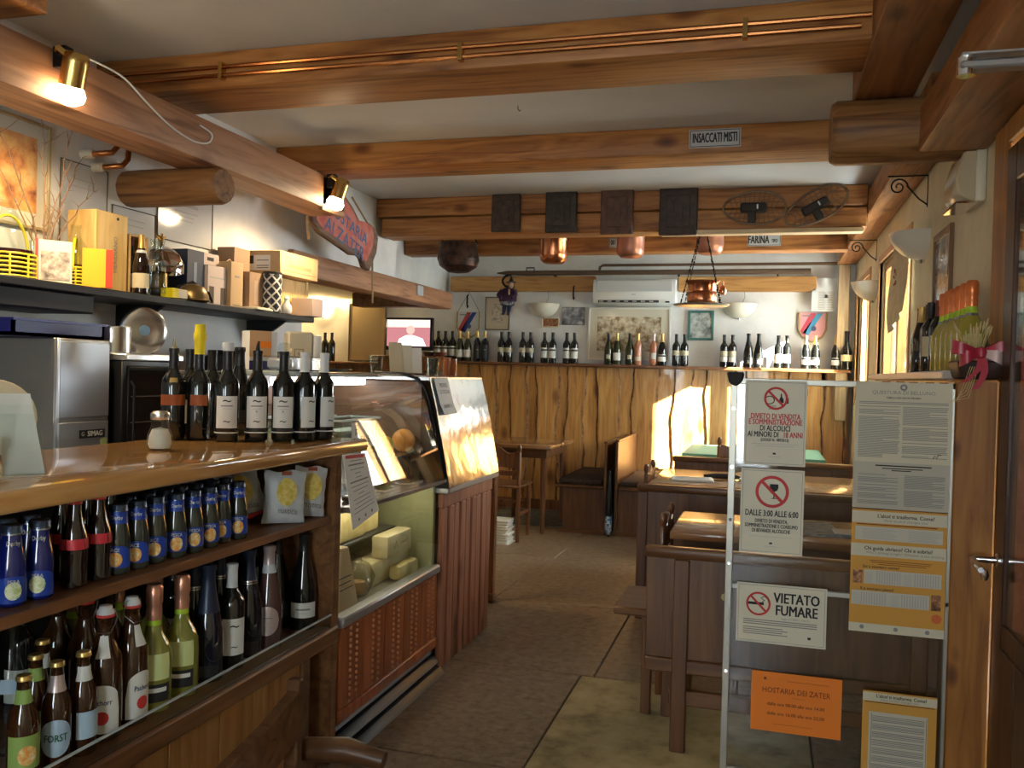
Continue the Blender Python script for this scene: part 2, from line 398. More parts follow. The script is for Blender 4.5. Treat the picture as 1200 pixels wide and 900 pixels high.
# half-height wooden end panel that the glass screen is fixed to, with its ledge
pn = thing('wooden_half_wall', 'honey brown knotty wooden panel below the ledge beside the door', 'wall panel', (.655,3.2,0))
MB().bx(-.07,.06,-.09,.09,0,1.37).build('end_post', POST, pn, bevel=.008)
MB().bx(-.03,.105,.102,2.4,0,1.37).build('panel', wood('half wall boards',(.3,.14,.04),(.45,.24,.085),(.55,.32,.13),'z',.4), pn, bevel=.004)
led = solo('window_ledge', 'pale tiled ledge along the cream wall carrying rows of bottles', 'ledge', MB().bx(-.075,.105,.0,2.3,0,.03), mat('pale ledge',(.52,.46,.38),.25), (.655,3.3,1.37), bevel=.004)

# beams
def beam(name, label, x0,x1,y0,y1,z0,z1, m, bevel=.012):
    cx, cy = (x0+x1)/2, (y0+y1)/2
    return solo(name, label, 'beam', MB().bx(x0-cx,x1-cx,y0-cy,y1-cy,0,z1-z0), m, (cx,cy,z0), bevel=bevel, seg=2)
b1 = beam('ceiling_beam', 'ceiling beam with two copper pipes along its front face', XL,.31,3.04,3.36,2.455,ZC, BEAM_X)
b2 = beam('ceiling_beam', 'ceiling beam carrying the INSACCATI MISTI sign', XL,.585,4.44,4.72,2.462,ZC, BEAM_X)
b3 = thing('ceiling_beam', 'double timber ceiling beam hung with dark carved moulds and snowshoes', 'beam', (-1,5.92,2.325))
MB().bx(XL+1-.06,.585+1,0,.22,.142,ZC-2.325).build('upper_timber', BEAM_X, b3, bevel=.008)
MB().bx(XL+1-.02,.585+1,.004,.22,0,.136).build('lower_timber', BEAM_X, b3, bevel=.01)
MB().bx(.30,1.56,-.03,.06,-.03,0).build('pale_batten', PALEB, b3, bevel=.003)
b4 = beam('ceiling_beam', 'low beam behind the snowshoe beam with FARINA sign', -3.2,.6,7.42,7.6,2.4,2.6, BEAM_X)
b5 = thing('wall_beam', 'honey brown timber along the back wall behind the air conditioner', 'beam', (-1,8.5,2.175))
MB().bx(-2.14,-.64,0,.1,0,.15).build('timber', wood('wall timber',(.36,.16,.045),(.52,.27,.085),(.6,.35,.13),'x',.5,knots=.5), b5, bevel=.006)
MB().bx(.17,1.42,0,.1,0,.14).build('timber', b5.children[0].data.materials[0], b5, bevel=.006)
lb = beam('long_beam', 'reddish long beam above the bar holding two brass spot lamps', -2.47,-2.25,.2,4.40,2.19,2.37, BEAM_RED, .02)
MB().bx(.085,.11,1.84,2.09,-.012,.168).build('end_cap', wood('end grain',(.2,.1,.05),(.36,.2,.11),(.45,.27,.15),'y',.6), lb, bevel=.004)
big = beam('long_beam', 'broad dark long beam resting on the log bracket', .295,.51,-1.9,3.72,2.44,ZC, BEAM_Y)
rb = beam('long_beam', 'lower long beam above the door ending at the log', .52,.755,-1.9,3.58,2.215,2.385, BEAM_Y)
rb2 = beam('long_beam', 'long beam along the cream wall above the lamp shades', .585,.755,3.75,8.46,2.41,2.57, BEAM_Y)
ab = beam('alcove_beam', 'lintel beam over the television alcove below the painted board', -2.87,-2.68,4.6,7.32,1.9,2.045, BEAM_RED)
cb = beam('alcove_beam', 'short dark cross timber under the lintel above the television', -3.5,-2.87,7.0,7.2,1.9,2.02, BARW)
sb0 = beam('ceiling_beam', 'short sawn beam end above the long beam near the first spot lamp', -2.72,-2.24,1.9,2.3,2.455,ZC, BEAM_X)
MB().bx(.24,.34,-.18,.16,.03,ZC-2.455).build('end_block', BARW, sb0, bevel=.02, seg=2)
def log(name, label, x0, x1, y, z, r, ends):
    prof = [(0,x0),(r*.9,x0),(r,x0+.02)]+[(r*(1+.02*math.sin(t*7)),x0+.02+(x1-x0-.04)*t/6) for t in range(1,6)]+[(r,x1-.02),(r*.88,x1),(0,x1)]
    m = MB().lathe([(a,b-(x0+x1)/2) for a,b in prof],14,axis='x')
    return solo(name,label,'log',m,LOG,((x0+x1)/2,y,z))
lg = log('log_bracket', 'round log stub jutting from the bar wall under the long beam', XL-.02,-2.24,3.26,2.215-.0,.088, 0)
lg.scale.z = .9; lg.location.z = 2.115
lg2 = log('log_bracket', 'thick squared log stub under the broad beam by the cream wall', .215,.76,3.66,2.32,.122, 0)
# painted board, plaster ledge pieces etc. follow with the objects
cp = thing('copper_pipe', 'pair of thin copper pipes clipped along the nearest ceiling beam', 'pipe', (-1.2,3.02,2.5))
for dz, x1_ in ((.028,1.49),(-.005,1.46)):
    MB().tube([(-1.5,0,dz),(x1_,0,dz)],.0085,8).build('pipe', COPPERP, cp)
for x in (-.9,.1,1.1): MB().bx(x-.008,x+.008,-.012,.02,-.02,.045).build('clip', BRASS, cp)

# live-edge plank wainscot on the back wall
wains = thing('plank_wainscot', 'honey coloured live edge plank panelling under the back wall bottle shelf', 'panelling', (-1.2,8.56,0))
box('backing', -1.95,1.95,0,.03,0,1.43, PLANKD, wains)
pr = random.Random(11); x = -1.93; i = 0
while x < 1.93:
    w = pr.uniform(.15,.24); front = i % 2 == 0; off = -.03 if front else -.012
    def edge(ph, amp):
        return [amp*(math.sin(z*5+ph)+.6*math.sin(z*11+ph*2.1)+.35*math.sin(z*23+ph*3)) for z in zs]
    zs = [1.43*t/22 for t in range(23)]
    ea, eb = edge(pr.uniform(0,6),.012), edge(pr.uniform(0,6),.012)
    wx = w*.5+(.02 if not front else 0)
    poly = [(-wx+ea[t], zs[t]) for t in range(23)]+[(wx+eb[t], zs[t]) for t in range(22,-1,-1)]
    pl = MB().prism(poly, 0, .02, 'y').build('plank', PLANK, wains, (min(x+w/2,1.93-wx-.02),off,0), bevel=0)
    if front:
        for sgn, ee in ((-1,ea),(1,eb)):
            g = [[(sgn*(wx+dx)+ee[t], yy, zs[t]) for dx, yy in ((-.006,-.001),(.004,.004),(.013+.006*math.sin(zs[t]*31+w*90),.014),(.012,.022))] for t in range(23)]
            MB().sheet(g).build('bark_edge', BARK, pl)
    x += w*.86; i += 1
MB().bx(-1.95,1.95,-.012,.0,0,.1).build('skirting', PLANKD, wains, (0,-.032,0))
shelf = solo('bottle_shelf', 'long narrow wooden shelf capping the planks along the back wall', 'shelf', MB().bx(-1.97,1.93,-.2,.04,0,.028), wood('shelf wood',(.12,.045,.016),(.22,.09,.03),(.3,.13,.05),'x',.3), (-1.2,8.56,1.432), bevel=.006)
# alcove wainscot
aw = thing('alcove_wainscot', 'dark wooden panelling under the television in the alcove', 'panelling', (-4.2,8.56,0))
for i in range(8): box('board', -.88+i*.215,-.88+i*.215+.21,-.01,.03,0,1.4, PLANKD, aw, bevel=.004)
MB().bx(-.9,1.02,-.16,.03,1.4,1.425).build('cap', PLANKD, aw, bevel=.004)
# rough plaster strip behind the beams is part of the back wall; stone lintel over the alcove niche
# ================================================================== BOTTLES
GDARK = mat('dark bottle glass', (.008,.009,.008), .06, spec=.6, coat=.5)
GBLUE = mat('blue black bottle glass', (.006,.008,.016), .06, spec=.6, coat=.5)
GBROWN = mat('brown bottle glass', (.045,.016,.005), .06, spec=.6, coat=.5)
GGREEN = mat('green bottle glass', (.03,.035,.012), .07, spec=.6, coat=.5)
GPROS = mat('pale prosecco glass', (.36,.36,.07), .05, spec=.6, trans=.35, coat=.5)
GYEL = mat('yellow wine glass', (.5,.42,.06), .05, spec=.6, trans=.3, coat=.5)
GROSE = mat('rose wine glass', (.62,.25,.14), .05, spec=.6, trans=.35, coat=.5)
GJUICE = mat('blue sleeved bottle', (.006,.013,.14), .1, spec=.6, coat=.6)
GACE = mat('juice bottle glass', (.035,.04,.03), .06, spec=.6, coat=.5)
GCOLA = mat('cola bottle glass', (.012,.005,.003), .04, spec=.6, coat=.6)
CLEAR = pane('clear bottle glass', (.88,.92,.9), .01)
LWHITE = mat('white bottle label', (.68,.68,.63), .6)
LCREAM = mat('cream bottle label', (.58,.52,.36), .6)
LBEIGE = mat('beige bottle label', (.62,.5,.28), .6)
LORG = mat('rust bottle label', (.34,.09,.025), .6)
LBLK = mat('black bottle label', (.02,.02,.022), .5)
LYG = mat('pale green label', (.6,.66,.28), .6)
LLIME = mat('lime band', (.42,.62,.03), .5)
LGRN = mat('green beer label', (.28,.42,.1), .6)
LSKY = mat('pale blue label', (.42,.56,.68), .6)
LRED = mat('red cola label', (.6,.03,.045), .5)
LBLUE = mat('blue juice label', (.01,.05,.35), .4)
FBLK = mat('black foil', (.015,.014,.014), .35)
FNAVY = mat('navy foil', (.02,.03,.06), .35, .3)
FWHITE = mat('white foil', (.62,.64,.64), .4)
FCOP = mat('copper pink foil', (.62,.3,.2), .3, .7)
FORG = mat('orange foil', (.72,.19,.05), .3, .4)
FGOLD = mat('gold foil', (.6,.42,.14), .3, .7)
FWINE = mat('wine red foil', (.18,.03,.02), .4)
FSILV = mat('pale pink foil', (.55,.45,.43), .35, .5)
FYEL = mat('yellow wrap', (.75,.6,.01), .5)
CAPBLU = mat('blue steel cap', (.07,.1,.16), .25, .8)
CAPSIL = mat('cap rim silver', (.5,.52,.55), .25, .9)
FRUIT = mottled('fruit picture', [(.4,(.75,.3,.06)),(.55,(.8,.55,.2)),(.7,(.85,.8,.6))], 90, .5, 0)
PEAR = mottled('pear picture', [(.4,(.5,.6,.2)),(.55,(.8,.82,.6)),(.7,(.25,.45,.2))], 60, .5, 0)

P_BORD = [(0,.004),(.03,0),(.0365,.003),(.0375,.008),(.0375,.186),(.035,.2),(.026,.215),(.0175,.228),(.0148,.242),(.0145,.292),(.0158,.293),(.0158,.302),(0,.302)]
P_BURG = [(0,.004),(.033,0),(.0395,.003),(.041,.01),(.041,.135),(.0385,.16),(.031,.19),(.022,.22),(.0165,.242),(.0145,.262),(.0142,.295),(.0155,.296),(.0155,.303),(0,.303)]
P_SPUM = [(0,.004),(.035,0),(.042,.004),(.0435,.012),(.0435,.12),(.041,.15),(.034,.185),(.025,.22),(.0185,.25),(.0165,.275),(.016,.3),(.0185,.303),(.0185,.318),(0,.32)]
P_BULB = [(0,.004),(.037,0),(.044,.004),(.046,.012),(.0465,.12),(.044,.15),(.034,.175),(.022,.195),(.017,.215),(.016,.285),(.018,.29),(.018,.31),(0,.312)]
P_JUIC = [(0,.003),(.022,0),(.0265,.003),(.028,.01),(.028,.075),(.027,.09),(.022,.115),(.0185,.135),(.0185,.157),(0,.157)]
P_COLA = [(0,.003),(.022,0),(.0275,.004),(.028,.03),(.0265,.045),(.028,.07),(.0285,.095),(.026,.115),(.019,.14),(.0135,.165),(.0125,.182),(.014,.183),(.014,.19),(0,.191)]
P_BEER = [(0,.003),(.026,0),(.030,.004),(.0305,.01),(.0305,.125),(.028,.145),(.019,.165),(.0145,.185),(.0132,.215),(.0145,.217),(.0145,.225),(0,.226)]
P_SWIN = [(0,.003),(.03,0),(.0355,.004),(.036,.01),(.036,.15),(.033,.17),(.022,.195),(.0165,.215),(.0155,.245),(.017,.247),(.017,.256),(0,.257)]
def rad_at(prof, z):
    for (r0,z0),(r1,z1) in zip(prof[1:-1],prof[2:]):
        if min(z0,z1) <= z <= max(z0,z1) and abs(z1-z0) > 1e-6:
            return r0+(r1-r0)*(z-z0)/(z1-z0)
    return prof[1][0]
def shell(prof, z0, z1, d, top=False, n=16, a0=0, a1=2*PI, k=6):
    zs = sorted(set([z0,z1]+[z for r,z in prof if z0 < z < z1]))
    pf = [(rad_at(prof,z)+d, z) for z in zs]
    if top: pf = pf+[(pf[-1][0]*.9,z1+.0015),(0,z1+.0015)]
    return MB().lathe(pf, n, a0=a0, a1=a1)
REG = []
def relax(zlo, zhi, fx=.6, n=80, xmax=None):
    it = [(t, r) for t, r in REG if zlo <= t.location.z <= zhi]
    for _ in range(n):
        for i in range(len(it)):
            for j in range(i+1, len(it)):
                (a, ra), (b, rb_) = it[i], it[j]
                d = b.location-a.location; d.z = 0; l = d.length; o = ra+rb_-l
                if o > 0:
                    d = d/l if l > 1e-6 else Vector((0,1,0))
                    a.location -= d*o*.5; b.location += d*o*.5
        if xmax is not None:
            for t, r in it:
                if t.location.x + r > xmax: t.location.x = xmax-r
class Kind:
    """bottle kind = list of (part name, mesh, material)"""
    def __init__(s, prof, gmat, n=18):
        s.prof = prof; s.parts = []; s.h = prof[-1][1]
        s.add('glass', MB().lathe(prof, n), gmat)
    def add(s, name, mb, m, ang=45):
        me = mb.mesh(name, ang=ang); me.materials.append(m); s.parts.append((name, me)); return s
    def label(s, z0, z1, m, a=2.2, d=.0008, name='label', c=-PI/2):
        return s.add(name, shell(s.prof, z0, z1, d, n=10, a0=c-a/2, a1=c+a/2), m)
    def shaped(s, zc, hz, half, m, kind='oval', d=.0009, name='label', c=-PI/2, n=16):
        g = []
        for i in range(n+1):
            u = -1+2*i/n; a = c+u*half; q = math.sqrt(max(0,1-u*u))
            lo, hi = (-hz*q, hz*q) if kind == 'oval' else (-hz, -hz*.1+hz*1.1*q**.6)
            g.append([((rad_at(s.prof,zc+z)+d)*math.cos(a), (rad_at(s.prof,zc+z)+d)*math.sin(a), zc+z) for z in [lo+(hi-lo)*t/4 for t in range(5)]])
        return s.add(name, MB().sheet(g), m)
    def band(s, z0, z1, m, d=.0011, name='band', top=False):
        return s.add(name, shell(s.prof, z0, z1, d, top), m)
    def capsule(s, z0, m, d=.0009, name='capsule'):
        return s.add(name, shell(s.prof, z0, s.h, d, True, 14), m)
    def cap(s, r, z0, z1, m, name='cap', n=18):
        return s.add(name, MB().lathe([(r*1.04,z0),(r*1.06,z0+.002),(r,z0+.004),(r,z1-.003),(r*.9,z1),(0,z1)], n), m)
    def write(s, txt, size, m, z, sx=.8, bold=.012, d=.0018, a0=-PI/2):
        s.parts.append(('lettering', wrap_text(txt, size, m, rad_at(s.prof,z)+d, z, bold, sx, a0))); return s
    def place(s, name, label, loc, group=None, rot=None, cat='bottle', scale=1):
        r = face_cam(loc[0],loc[1]) if rot is None else rot
        t = thing(name, label, cat, loc, r, group)
        if scale != 1: t.scale = (scale,)*3
        for pn, me in s.parts: inst(pn, me, t)
        REG.append((t, max(r_ for r_, _ in s.prof)*scale+.0008)); return t
K = {}
K['stolano'] = Kind(P_BORD, GDARK,24).label(.045,.15,LWHITE,2.0).band(.028,.032,LWHITE).band(.036,.042,LBLK).capsule(.235,FBLK)
K['stolano'].label(.116,.12,INKG,1.0,.0014,'printed_line').label(.108,.1095,INKL,.7,.0014,'printed_line').write('~',.05,INK,.136,1,.0).write('~',.04,INK,.068,1,0).write('*',.02,INKG,.096)
K['stolano_w'] = Kind(P_BORD, GDARK,24).label(.045,.15,LWHITE,2.0).band(.028,.032,LWHITE).capsule(.235,FWHITE).write('~',.05,INK,.136,1,0).write('~',.04,INK,.068,1,0)
K['rust'] = Kind(P_BORD, GDARK,24).label(.115,.15,LORG,3.0).label(.19,.205,FGOLD,.7).capsule(.235,FBLK)
K['rust'].add('pourer', MB().lathe([(0,.302),(.012,.302),(.006,.312),(.004,.335),(0,.336)],10), STEEL)
K['yellowtop'] = Kind(P_BORD, GDARK,24).label(.115,.15,LORG,1.6).label(.1,.14,LCREAM,.7,c=.3).capsule(.235,FBLK)
K['yellowtop'].add('yellow_wrap', MB().lathe([(.017,.285),(.018,.33),(.021,.335),(.021,.352),(.018,.36),(.0165,.385),(0,.387)],12), FYEL)
K['whitestop'] = Kind(P_BORD, GDARK,24).label(.045,.15,LWHITE,2.0).band(.028,.032,LWHITE).capsule(.235,FBLK).label(.116,.12,INKG,1.0,.0014,'printed_line').label(.108,.1095,INKL,.7,.0014,'printed_line').write('~',.05,INK,.136,1,.0).write('~',.04,INK,.068,1,0)
K['whitestop'].add('stopper', MB().lathe([(.016,.296),(.018,.302),(.02,.316),(.018,.326),(0,.328)],14), FWHITE)
K['plain'] = Kind(P_BORD, GDARK).capsule(.235,FBLK)
K['plain_w'] = Kind(P_BORD, GDARK).label(.05,.13,LWHITE).capsule(.24,FBLK)
K['black_c'] = Kind(P_BORD, GDARK).label(.08,.14,LCREAM,2.6).capsule(.24,FBLK)
K['red_w'] = Kind(P_BORD, GDARK).label(.05,.15,LWHITE,2.4).label(.12,.135,LBLK,2.0,.0014).capsule(.24,FBLK)
K['two_tone'] = Kind(P_BORD, GDARK).label(.1,.145,LCREAM,2.8).capsule(.24,FBLK)
K['night'] = Kind(P_BORD, GBLUE).label(.03,.16,LBLK,2.6).write('~',.05,LCREAM,.12,.8,0).capsule(.24,FGOLD)
K['burg_round'] = Kind(P_BURG, GGREEN).label(.05,.1,LBLK,2.2).label(.055,.095,LCREAM,1.0,.0014).capsule(.23,FBLK)
K['burg_white'] = Kind(P_BURG, GGREEN).label(.04,.115,LWHITE,2.2).capsule(.23,FGOLD)
K['burg_band'] = Kind(P_BURG, GDARK).label(.04,.105,LWHITE,2.2).label(.085,.1,LBLK,2.2,.0014).capsule(.225,FGOLD)
K['rose'] = Kind(P_BORD, GROSE).label(.06,.12,LWHITE,1.4).capsule(.235,FSILV)
K['rose2'] = Kind(P_BORD, GROSE).label(.04,.08,LCREAM,1.6).capsule(.235,FGOLD)
K['spum_dark'] = Kind(P_SPUM, GDARK).label(.03,.09,LBLK,2.2).write('S',.04,LCREAM,.055,1.2,0).capsule(.2,FBLK)
K['tall_cream'] = Kind(P_BORD, GDARK).label(.1,.15,LCREAM,2).label(.05,.095,LWHITE,2).capsule(.24,FBLK)
# counter cabinet
K['pear'] = Kind(P_JUIC, GJUICE,22).shaped(.036,.027,1.35,LBLUE,'arch').shaped(.034,.018,.55,PEAR,'oval',.0016,'fruit_picture').cap(.0205,.148,.165,CAPBLU).band(.145,.149,CAPSIL,.002).write('Derby',.0135,LWHITE,.128,.8,.012).write('PERA',.011,LWHITE,.052,.9,.012)
K['ace'] = Kind(P_JUIC, GACE,22).shaped(.044,.026,1.35,LBLUE,'arch').shaped(.038,.017,.55,FRUIT,'oval',.0016,'fruit_picture').cap(.0205,.148,.165,CAPBLU).band(.12,.149,LBLUE,.0012).write('Derby',.0135,LWHITE,.134,.8,.012).write('ACE',.012,LWHITE,.06,.9,.012)
K['peach'] = Kind(P_JUIC, GACE,22).shaped(.044,.026,1.35,LBLUE,'arch').shaped(.038,.018,.55,FRUIT,'oval',.0016,'fruit_picture').cap(.0205,.148,.165,CAPBLU).band(.12,.149,LBLUE,.0012).write('Derby',.0135,LWHITE,.134,.8,.012).write('PESCA',.011,LWHITE,.061,.9,.012)
K['cola'] = Kind(P_COLA, GCOLA,22).label(.085,.108,LRED,5.2).cap(.0142,.183,.192,mat('red crown cap',(.4,.03,.03),.35,.4))
K['radler'] = Kind(P_BEER, GBROWN).label(.04,.11,LGRN,2.6).label(.172,.2,LGRN,3.4).shaped(.07,.02,.6,FRUIT,'oval',.0016,'fruit_picture').cap(.0155,.218,.228,FGOLD,'crown_cap')
K['forst'] = Kind(P_BEER, GBROWN).shaped(.07,.04,1.15,LSKY,'oval').label(.165,.2,FSILV,3.2).cap(.0155,.218,.228,FGOLD,'crown_cap').write('FORST',.022,mat('forst green',(.02,.12,.07),.5),.07,.75,.02)
K['beer_w'] = Kind(P_BEER, GBROWN).label(.04,.1,LSKY,2.0).label(.165,.197,LWHITE,3.0).cap(.0155,.218,.228,FGOLD,'crown_cap')
def swing(k, lab=True):
    q = Kind(P_SWIN, GBROWN)
    if lab:
        q.shaped(.068,.05,1.0,LWHITE,'arch'); q.shaped(.05,.014,.38,RED,'oval',.0016,'emblem'); q.write('Pschorr',.016,mat('navy ink',(.02,.03,.12),.6),.082,.8,.012); q.label(.172,.215,LWHITE,.9)
    q.add('stopper', MB().lathe([(.0175,.257),(.0175,.262),(.014,.268),(.012,.275),(0,.277)],14), FWHITE)
    q.add('seal', MB().lathe([(.018,.252),(.0185,.256),(.017,.2585)],14), RED)
    q.add('wire_bail', MB().tube([(-.019,0,.235),(-.023,-.002,.25),(-.018,-.004,.268),(0,-.006,.271),(.018,-.004,.268),(.023,-.002,.25),(.019,0,.235)],.0012,6).tube([(-.019,0,.236),(-.012,-.019,.222),(.012,-.019,.222),(.019,0,.236)],.0012,6), STEEL)
    K[k] = q
swing('swing'); swing('swing_plain', False)
K['pros'] = Kind(P_BULB, GPROS,24).label(.085,.15,LYG,1.6).label(.03,.075,LBLK,1.6).label(.055,.066,LWHITE,1.2,.0014).capsule(.232,FCOP).band(.215,.231,LLIME).add('foil_neck', MB().lathe([(.0185,.228),(.0195,.25),(.018,.265),(.0205,.272),(.0205,.31),(.016,.318),(0,.319)],14), FCOP)
K['navy'] = Kind(P_SPUM, GBLUE,24).add('foil', MB().lathe([(.033,.19),(.027,.22),(.0215,.25),(.019,.275),(.0185,.3),(.021,.305),(.021,.322),(0,.324)],16), FNAVY).label(.02,.05,LBLK,1.6)
K['dark_rings'] = Kind(P_SPUM, GBLUE,24).capsule(.23,FNAVY).band(.226,.23,STEEL).band(.22,.223,STEEL).label(.01,.05,LBLK,1.6)
K['white_neck'] = Kind(P_BORD, GDARK,24).label(.045,.15,LWHITE,1.9).capsule(.235,FWHITE).write('~',.05,INK,.13,1,0).write('~',.035,INK,.07,1,0)
K['rose_spum'] = Kind(P_SPUM, mat('rose sparkling glass',(.1,.05,.045),.05,spec=.6,coat=.5),24).shaped(.092,.045,.95,FSILV,'oval').capsule(.262,FSILV).band(.235,.262,FWHITE).label(.1,.103,INKG,.8,.0016,'printed_line').label(.085,.0865,INKL,.7,.0016,'printed_line')
K['champ'] = Kind(P_SPUM, GDARK,24).label(.045,.095,LWHITE,2.2).capsule(.262,FBLK).label(.07,.076,INKG,1.1,.0014,'printed_line').label(.06,.0615,INKL,.7,.0014,'printed_line')
K['champ_dark'] = Kind(P_SPUM, GDARK,24).label(.045,.09,LBLK,2.2).capsule(.25,FBLK)
K['foil_pink'] = Kind(P_BULB, GPROS).add('foil', MB().lathe([(.0185,.235),(.0205,.25),(.019,.268),(.021,.275),(.021,.31),(0,.32)],14), FCOP).band(.215,.234,LLIME)
K['led_pros'] = Kind(P_BULB, GYEL,24).label(.02,.075,LBLK,1.2).label(.08,.13,LYG,1.0).band(.205,.228,LLIME).band(.195,.205,CAPSIL).add('foil', MB().lathe([(.0185,.228),(.0195,.25),(.018,.265),(.0215,.272),(.0215,.312),(.016,.32),(0,.321)],14), FORG)
K['led_dark'] = Kind(P_BORD, GDARK,20).label(.07,.155,LBEIGE,2.6).capsule(.235,FBLK)
K['led_red'] = Kind(P_BORD, GDARK,20).label(.07,.155,LBEIGE,2.6).capsule(.235,FWINE)
K['led_gold'] = Kind(P_BURG, GDARK,20).label(.07,.1,LBLK,2.2).capsule(.23,FGOLD)
K['led_blk'] = Kind(P_BURG, GDARK,20).capsule(.235,FWINE)
K['jug'] = Kind(P_BULB, GDARK,20).label(.07,.12,LBEIGE,2.2).capsule(.23,FBLK)

# ================================================================== BAR COUNTER
XF = -1.4
bar = thing('bar_counter', 'wooden bar counter with open bottle shelves facing the room', 'counter', (XF,1.5,0))
MB().bx(-.55,.03,-.95,1.405,1.055,1.1).build('counter_top', COUNTER, bar, bevel=.012, seg=3)
MB().bx(-.42,0,-.92,1.23,.826,.852).build('shelf', BARW, bar, bevel=.003)
MB().bx(-.45,0,-.92,1.23,.44,.472).build('bottom_shelf', BARW, bar, bevel=.003)
MB().bx(-.012,.02,-.92,1.23,.415,.47).build('bottom_rail', BARW, bar, bevel=.006)
MB().bx(-.48,-.45,-.92,1.23,.1,1.055).build('back_panel', mat('dark cabinet back',(.02,.017,.014),.6), bar)
MB().bx(-.45,.012,1.19,1.235,.0,1.055).build('end_panel', BARW, bar, bevel=.004)
MB().bx(-.45,.0,-.95,-.92,.0,1.055).build('end_panel', BARW, bar, bevel=.004)
for i in range(9): MB().bx(-.03,-.008,-.92+i*.2155,-.92+i*.2155+.2125,.06,.415).build('front_panel', BARP, bar, bevel=.003)
MB().bx(-.04,-.0,1.02,1.07,.0,.415).build('front_post', DARKW, bar, bevel=.004)
MB().bx(-.06,-.02,-.92,1.23,.0,.06).build('plinth', DARKW, bar)
MB().bx(.004,.0085,-.92,1.19,.47,.515).build('glass_lip', PANE, bar)
MB().bx(.003,.0095,-.92,1.19,.513,.517).build('lip_edge', mat('acrylic edge',(.55,.6,.62),.1), bar)

def on_top(px, z=1.1, x=None):
    return None
# bottles on the counter top
TOPB = [('rust',202,515,-1.86,'dark wine bottle with rust label and metal pourer on the bar'),
 ('yellowtop',232,515,-1.8,'dark wine bottle with yellow wrapped top on the bar'),
 ('whitestop',265,517,None,'white labelled red wine bottle with white stopper on the bar'),
 ('stolano',300,516.5,None,'white labelled red wine bottle beside the white stoppered one'),
 ('stolano',332,516,None,'white labelled wine bottle with crumpled film on its neck'),
 ('stolano_w',357,516,None,'white labelled wine bottle with white neck foil, label half turned'),
 ('stolano_w',372,515,None,'white foiled wine bottle last in the row at the counter end')]
for kd, px, py, xx, lab in TOPB:
    p = at(px,py,z=1.1)
    if px == 332: p = at(331.5,516.3,z=1.1)
    if px == 372: p = Vector((-1.50,2.80,1.1))
    if px == 357: p = Vector((-1.53,2.715,1.1))
    t = K[kd].place('wine_bottle', lab, (p.x,p.y,1.1), 'wine bottles on the bar', rot=face_cam(p.x,p.y,(-.0 if px < 350 else .75)))
    if px == 332:
        MB().lathe([(.017,.285),(.022,.3),(.024,.315),(.02,.328),(.008,.333),(0,.333)],9).build('crumpled_film', pane('cling film',(.9,.93,.95),.15), t, ang=10)
    if px == 300:
        MB().tube([(0,0,.3),(0,0,.32),(.003,0,.335)],[.008,.006,.003],8).build('pourer', BLACK, t)
for px, x, lab, kd in ((222,-1.9,'unlabelled dark bottle behind the yellow topped bottle','plain_w'),(280,-1.85,'tall black wrapped bottle behind the white stoppered bottle','champ_dark'),(248,-1.87,'dark bottle behind the front row, second back bottle','plain')):
    y = y_at(px,x,1.2); K[kd].place('wine_bottle', lab, (x,y,1.1), 'wine bottles behind the front row on the bar')
relax(1.09,1.11)
# sugar shaker
sp = at(187,527,z=1.1)
sh = thing('sugar_shaker','faceted glass sugar shaker with steel lid on the bar','shaker',(sp.x,sp.y,1.1))
prof = [(0,.002),(.026,0),(.034,.006),(.037,.022),(.034,.045),(.026,.065),(.0245,.08),(.0245,.095)]
MB().lathe(prof,12).build('jar', pane('shaker glass',(.9,.9,.86),.02), sh, ang=20)
MB().lathe([(0,.005),(.028,.005),(.033,.018),(.030,.04),(.022,.06),(0,.066)],16).build('sugar', mat('sugar',(.8,.78,.7),.8), sh)
MB().lathe([(.0265,.088),(.0275,.09),(.0275,.105),(.02,.112),(0,.114)],18).build('lid', STEEL, sh)
# card on the counter's left end, bottle and round board behind it
c0 = at(30,556,z=1.1)
cs = thing('card_stand','blank white card leaning in a clear stand on the bar','card',(c0.x,c0.y,1.1),face_cam(c0.x,c0.y,.15))
MB().hexa([(-.042,0,0),(.038,0,0),(.038,.003,0),(-.042,.003,0),(-.052,.06,.175),(.015,.06,.175),(.015,.063,.175),(-.052,.063,.175)]).build('card', PAPER, cs)
MB().hexa([(-.045,-.006,0),(.042,-.006,0),(.042,-.004,0),(-.045,-.004,0),(-.05,.05,.15),(.03,.05,.15),(.03,.052,.15),(-.05,.052,.15)]).build('stand', PANE, cs)
MB().bx(-.045,.042,-.006,.07,0,.003).build('foot', PANE, cs)
tb = at(2,560,z=1.1)
Kt = Kind(P_BURG, CLEAR).add('wine', MB().lathe([(0,.006),(.038,.006),(.039,.01),(.039,.085),(0,.085)],16), mat('dark red wine',(.03,.004,.006),.1))
Kt.place('wine_bottle','clear bottle of dark wine beside the white card on the bar',(tb.x-.05,tb.y-.03,1.1))
rp = at(-16,470,x=-1.88)
rd = thing('round_board','round cream serving board standing behind the white card','board',(-1.88,rp.y+.02,1.1),face_cam(-1.88,rp.y))
MB().lathe([(0,-.006),(.098,-.006),(.1,0),(.098,.006),(0,.006)],28,c=(0,0,.1),axis='y').build('disc', mat('cream board',(.58,.5,.32),.5), rd)
MB().bx(-.03,.03,-.03,.03,0,.008).build('foot', BARW, rd)

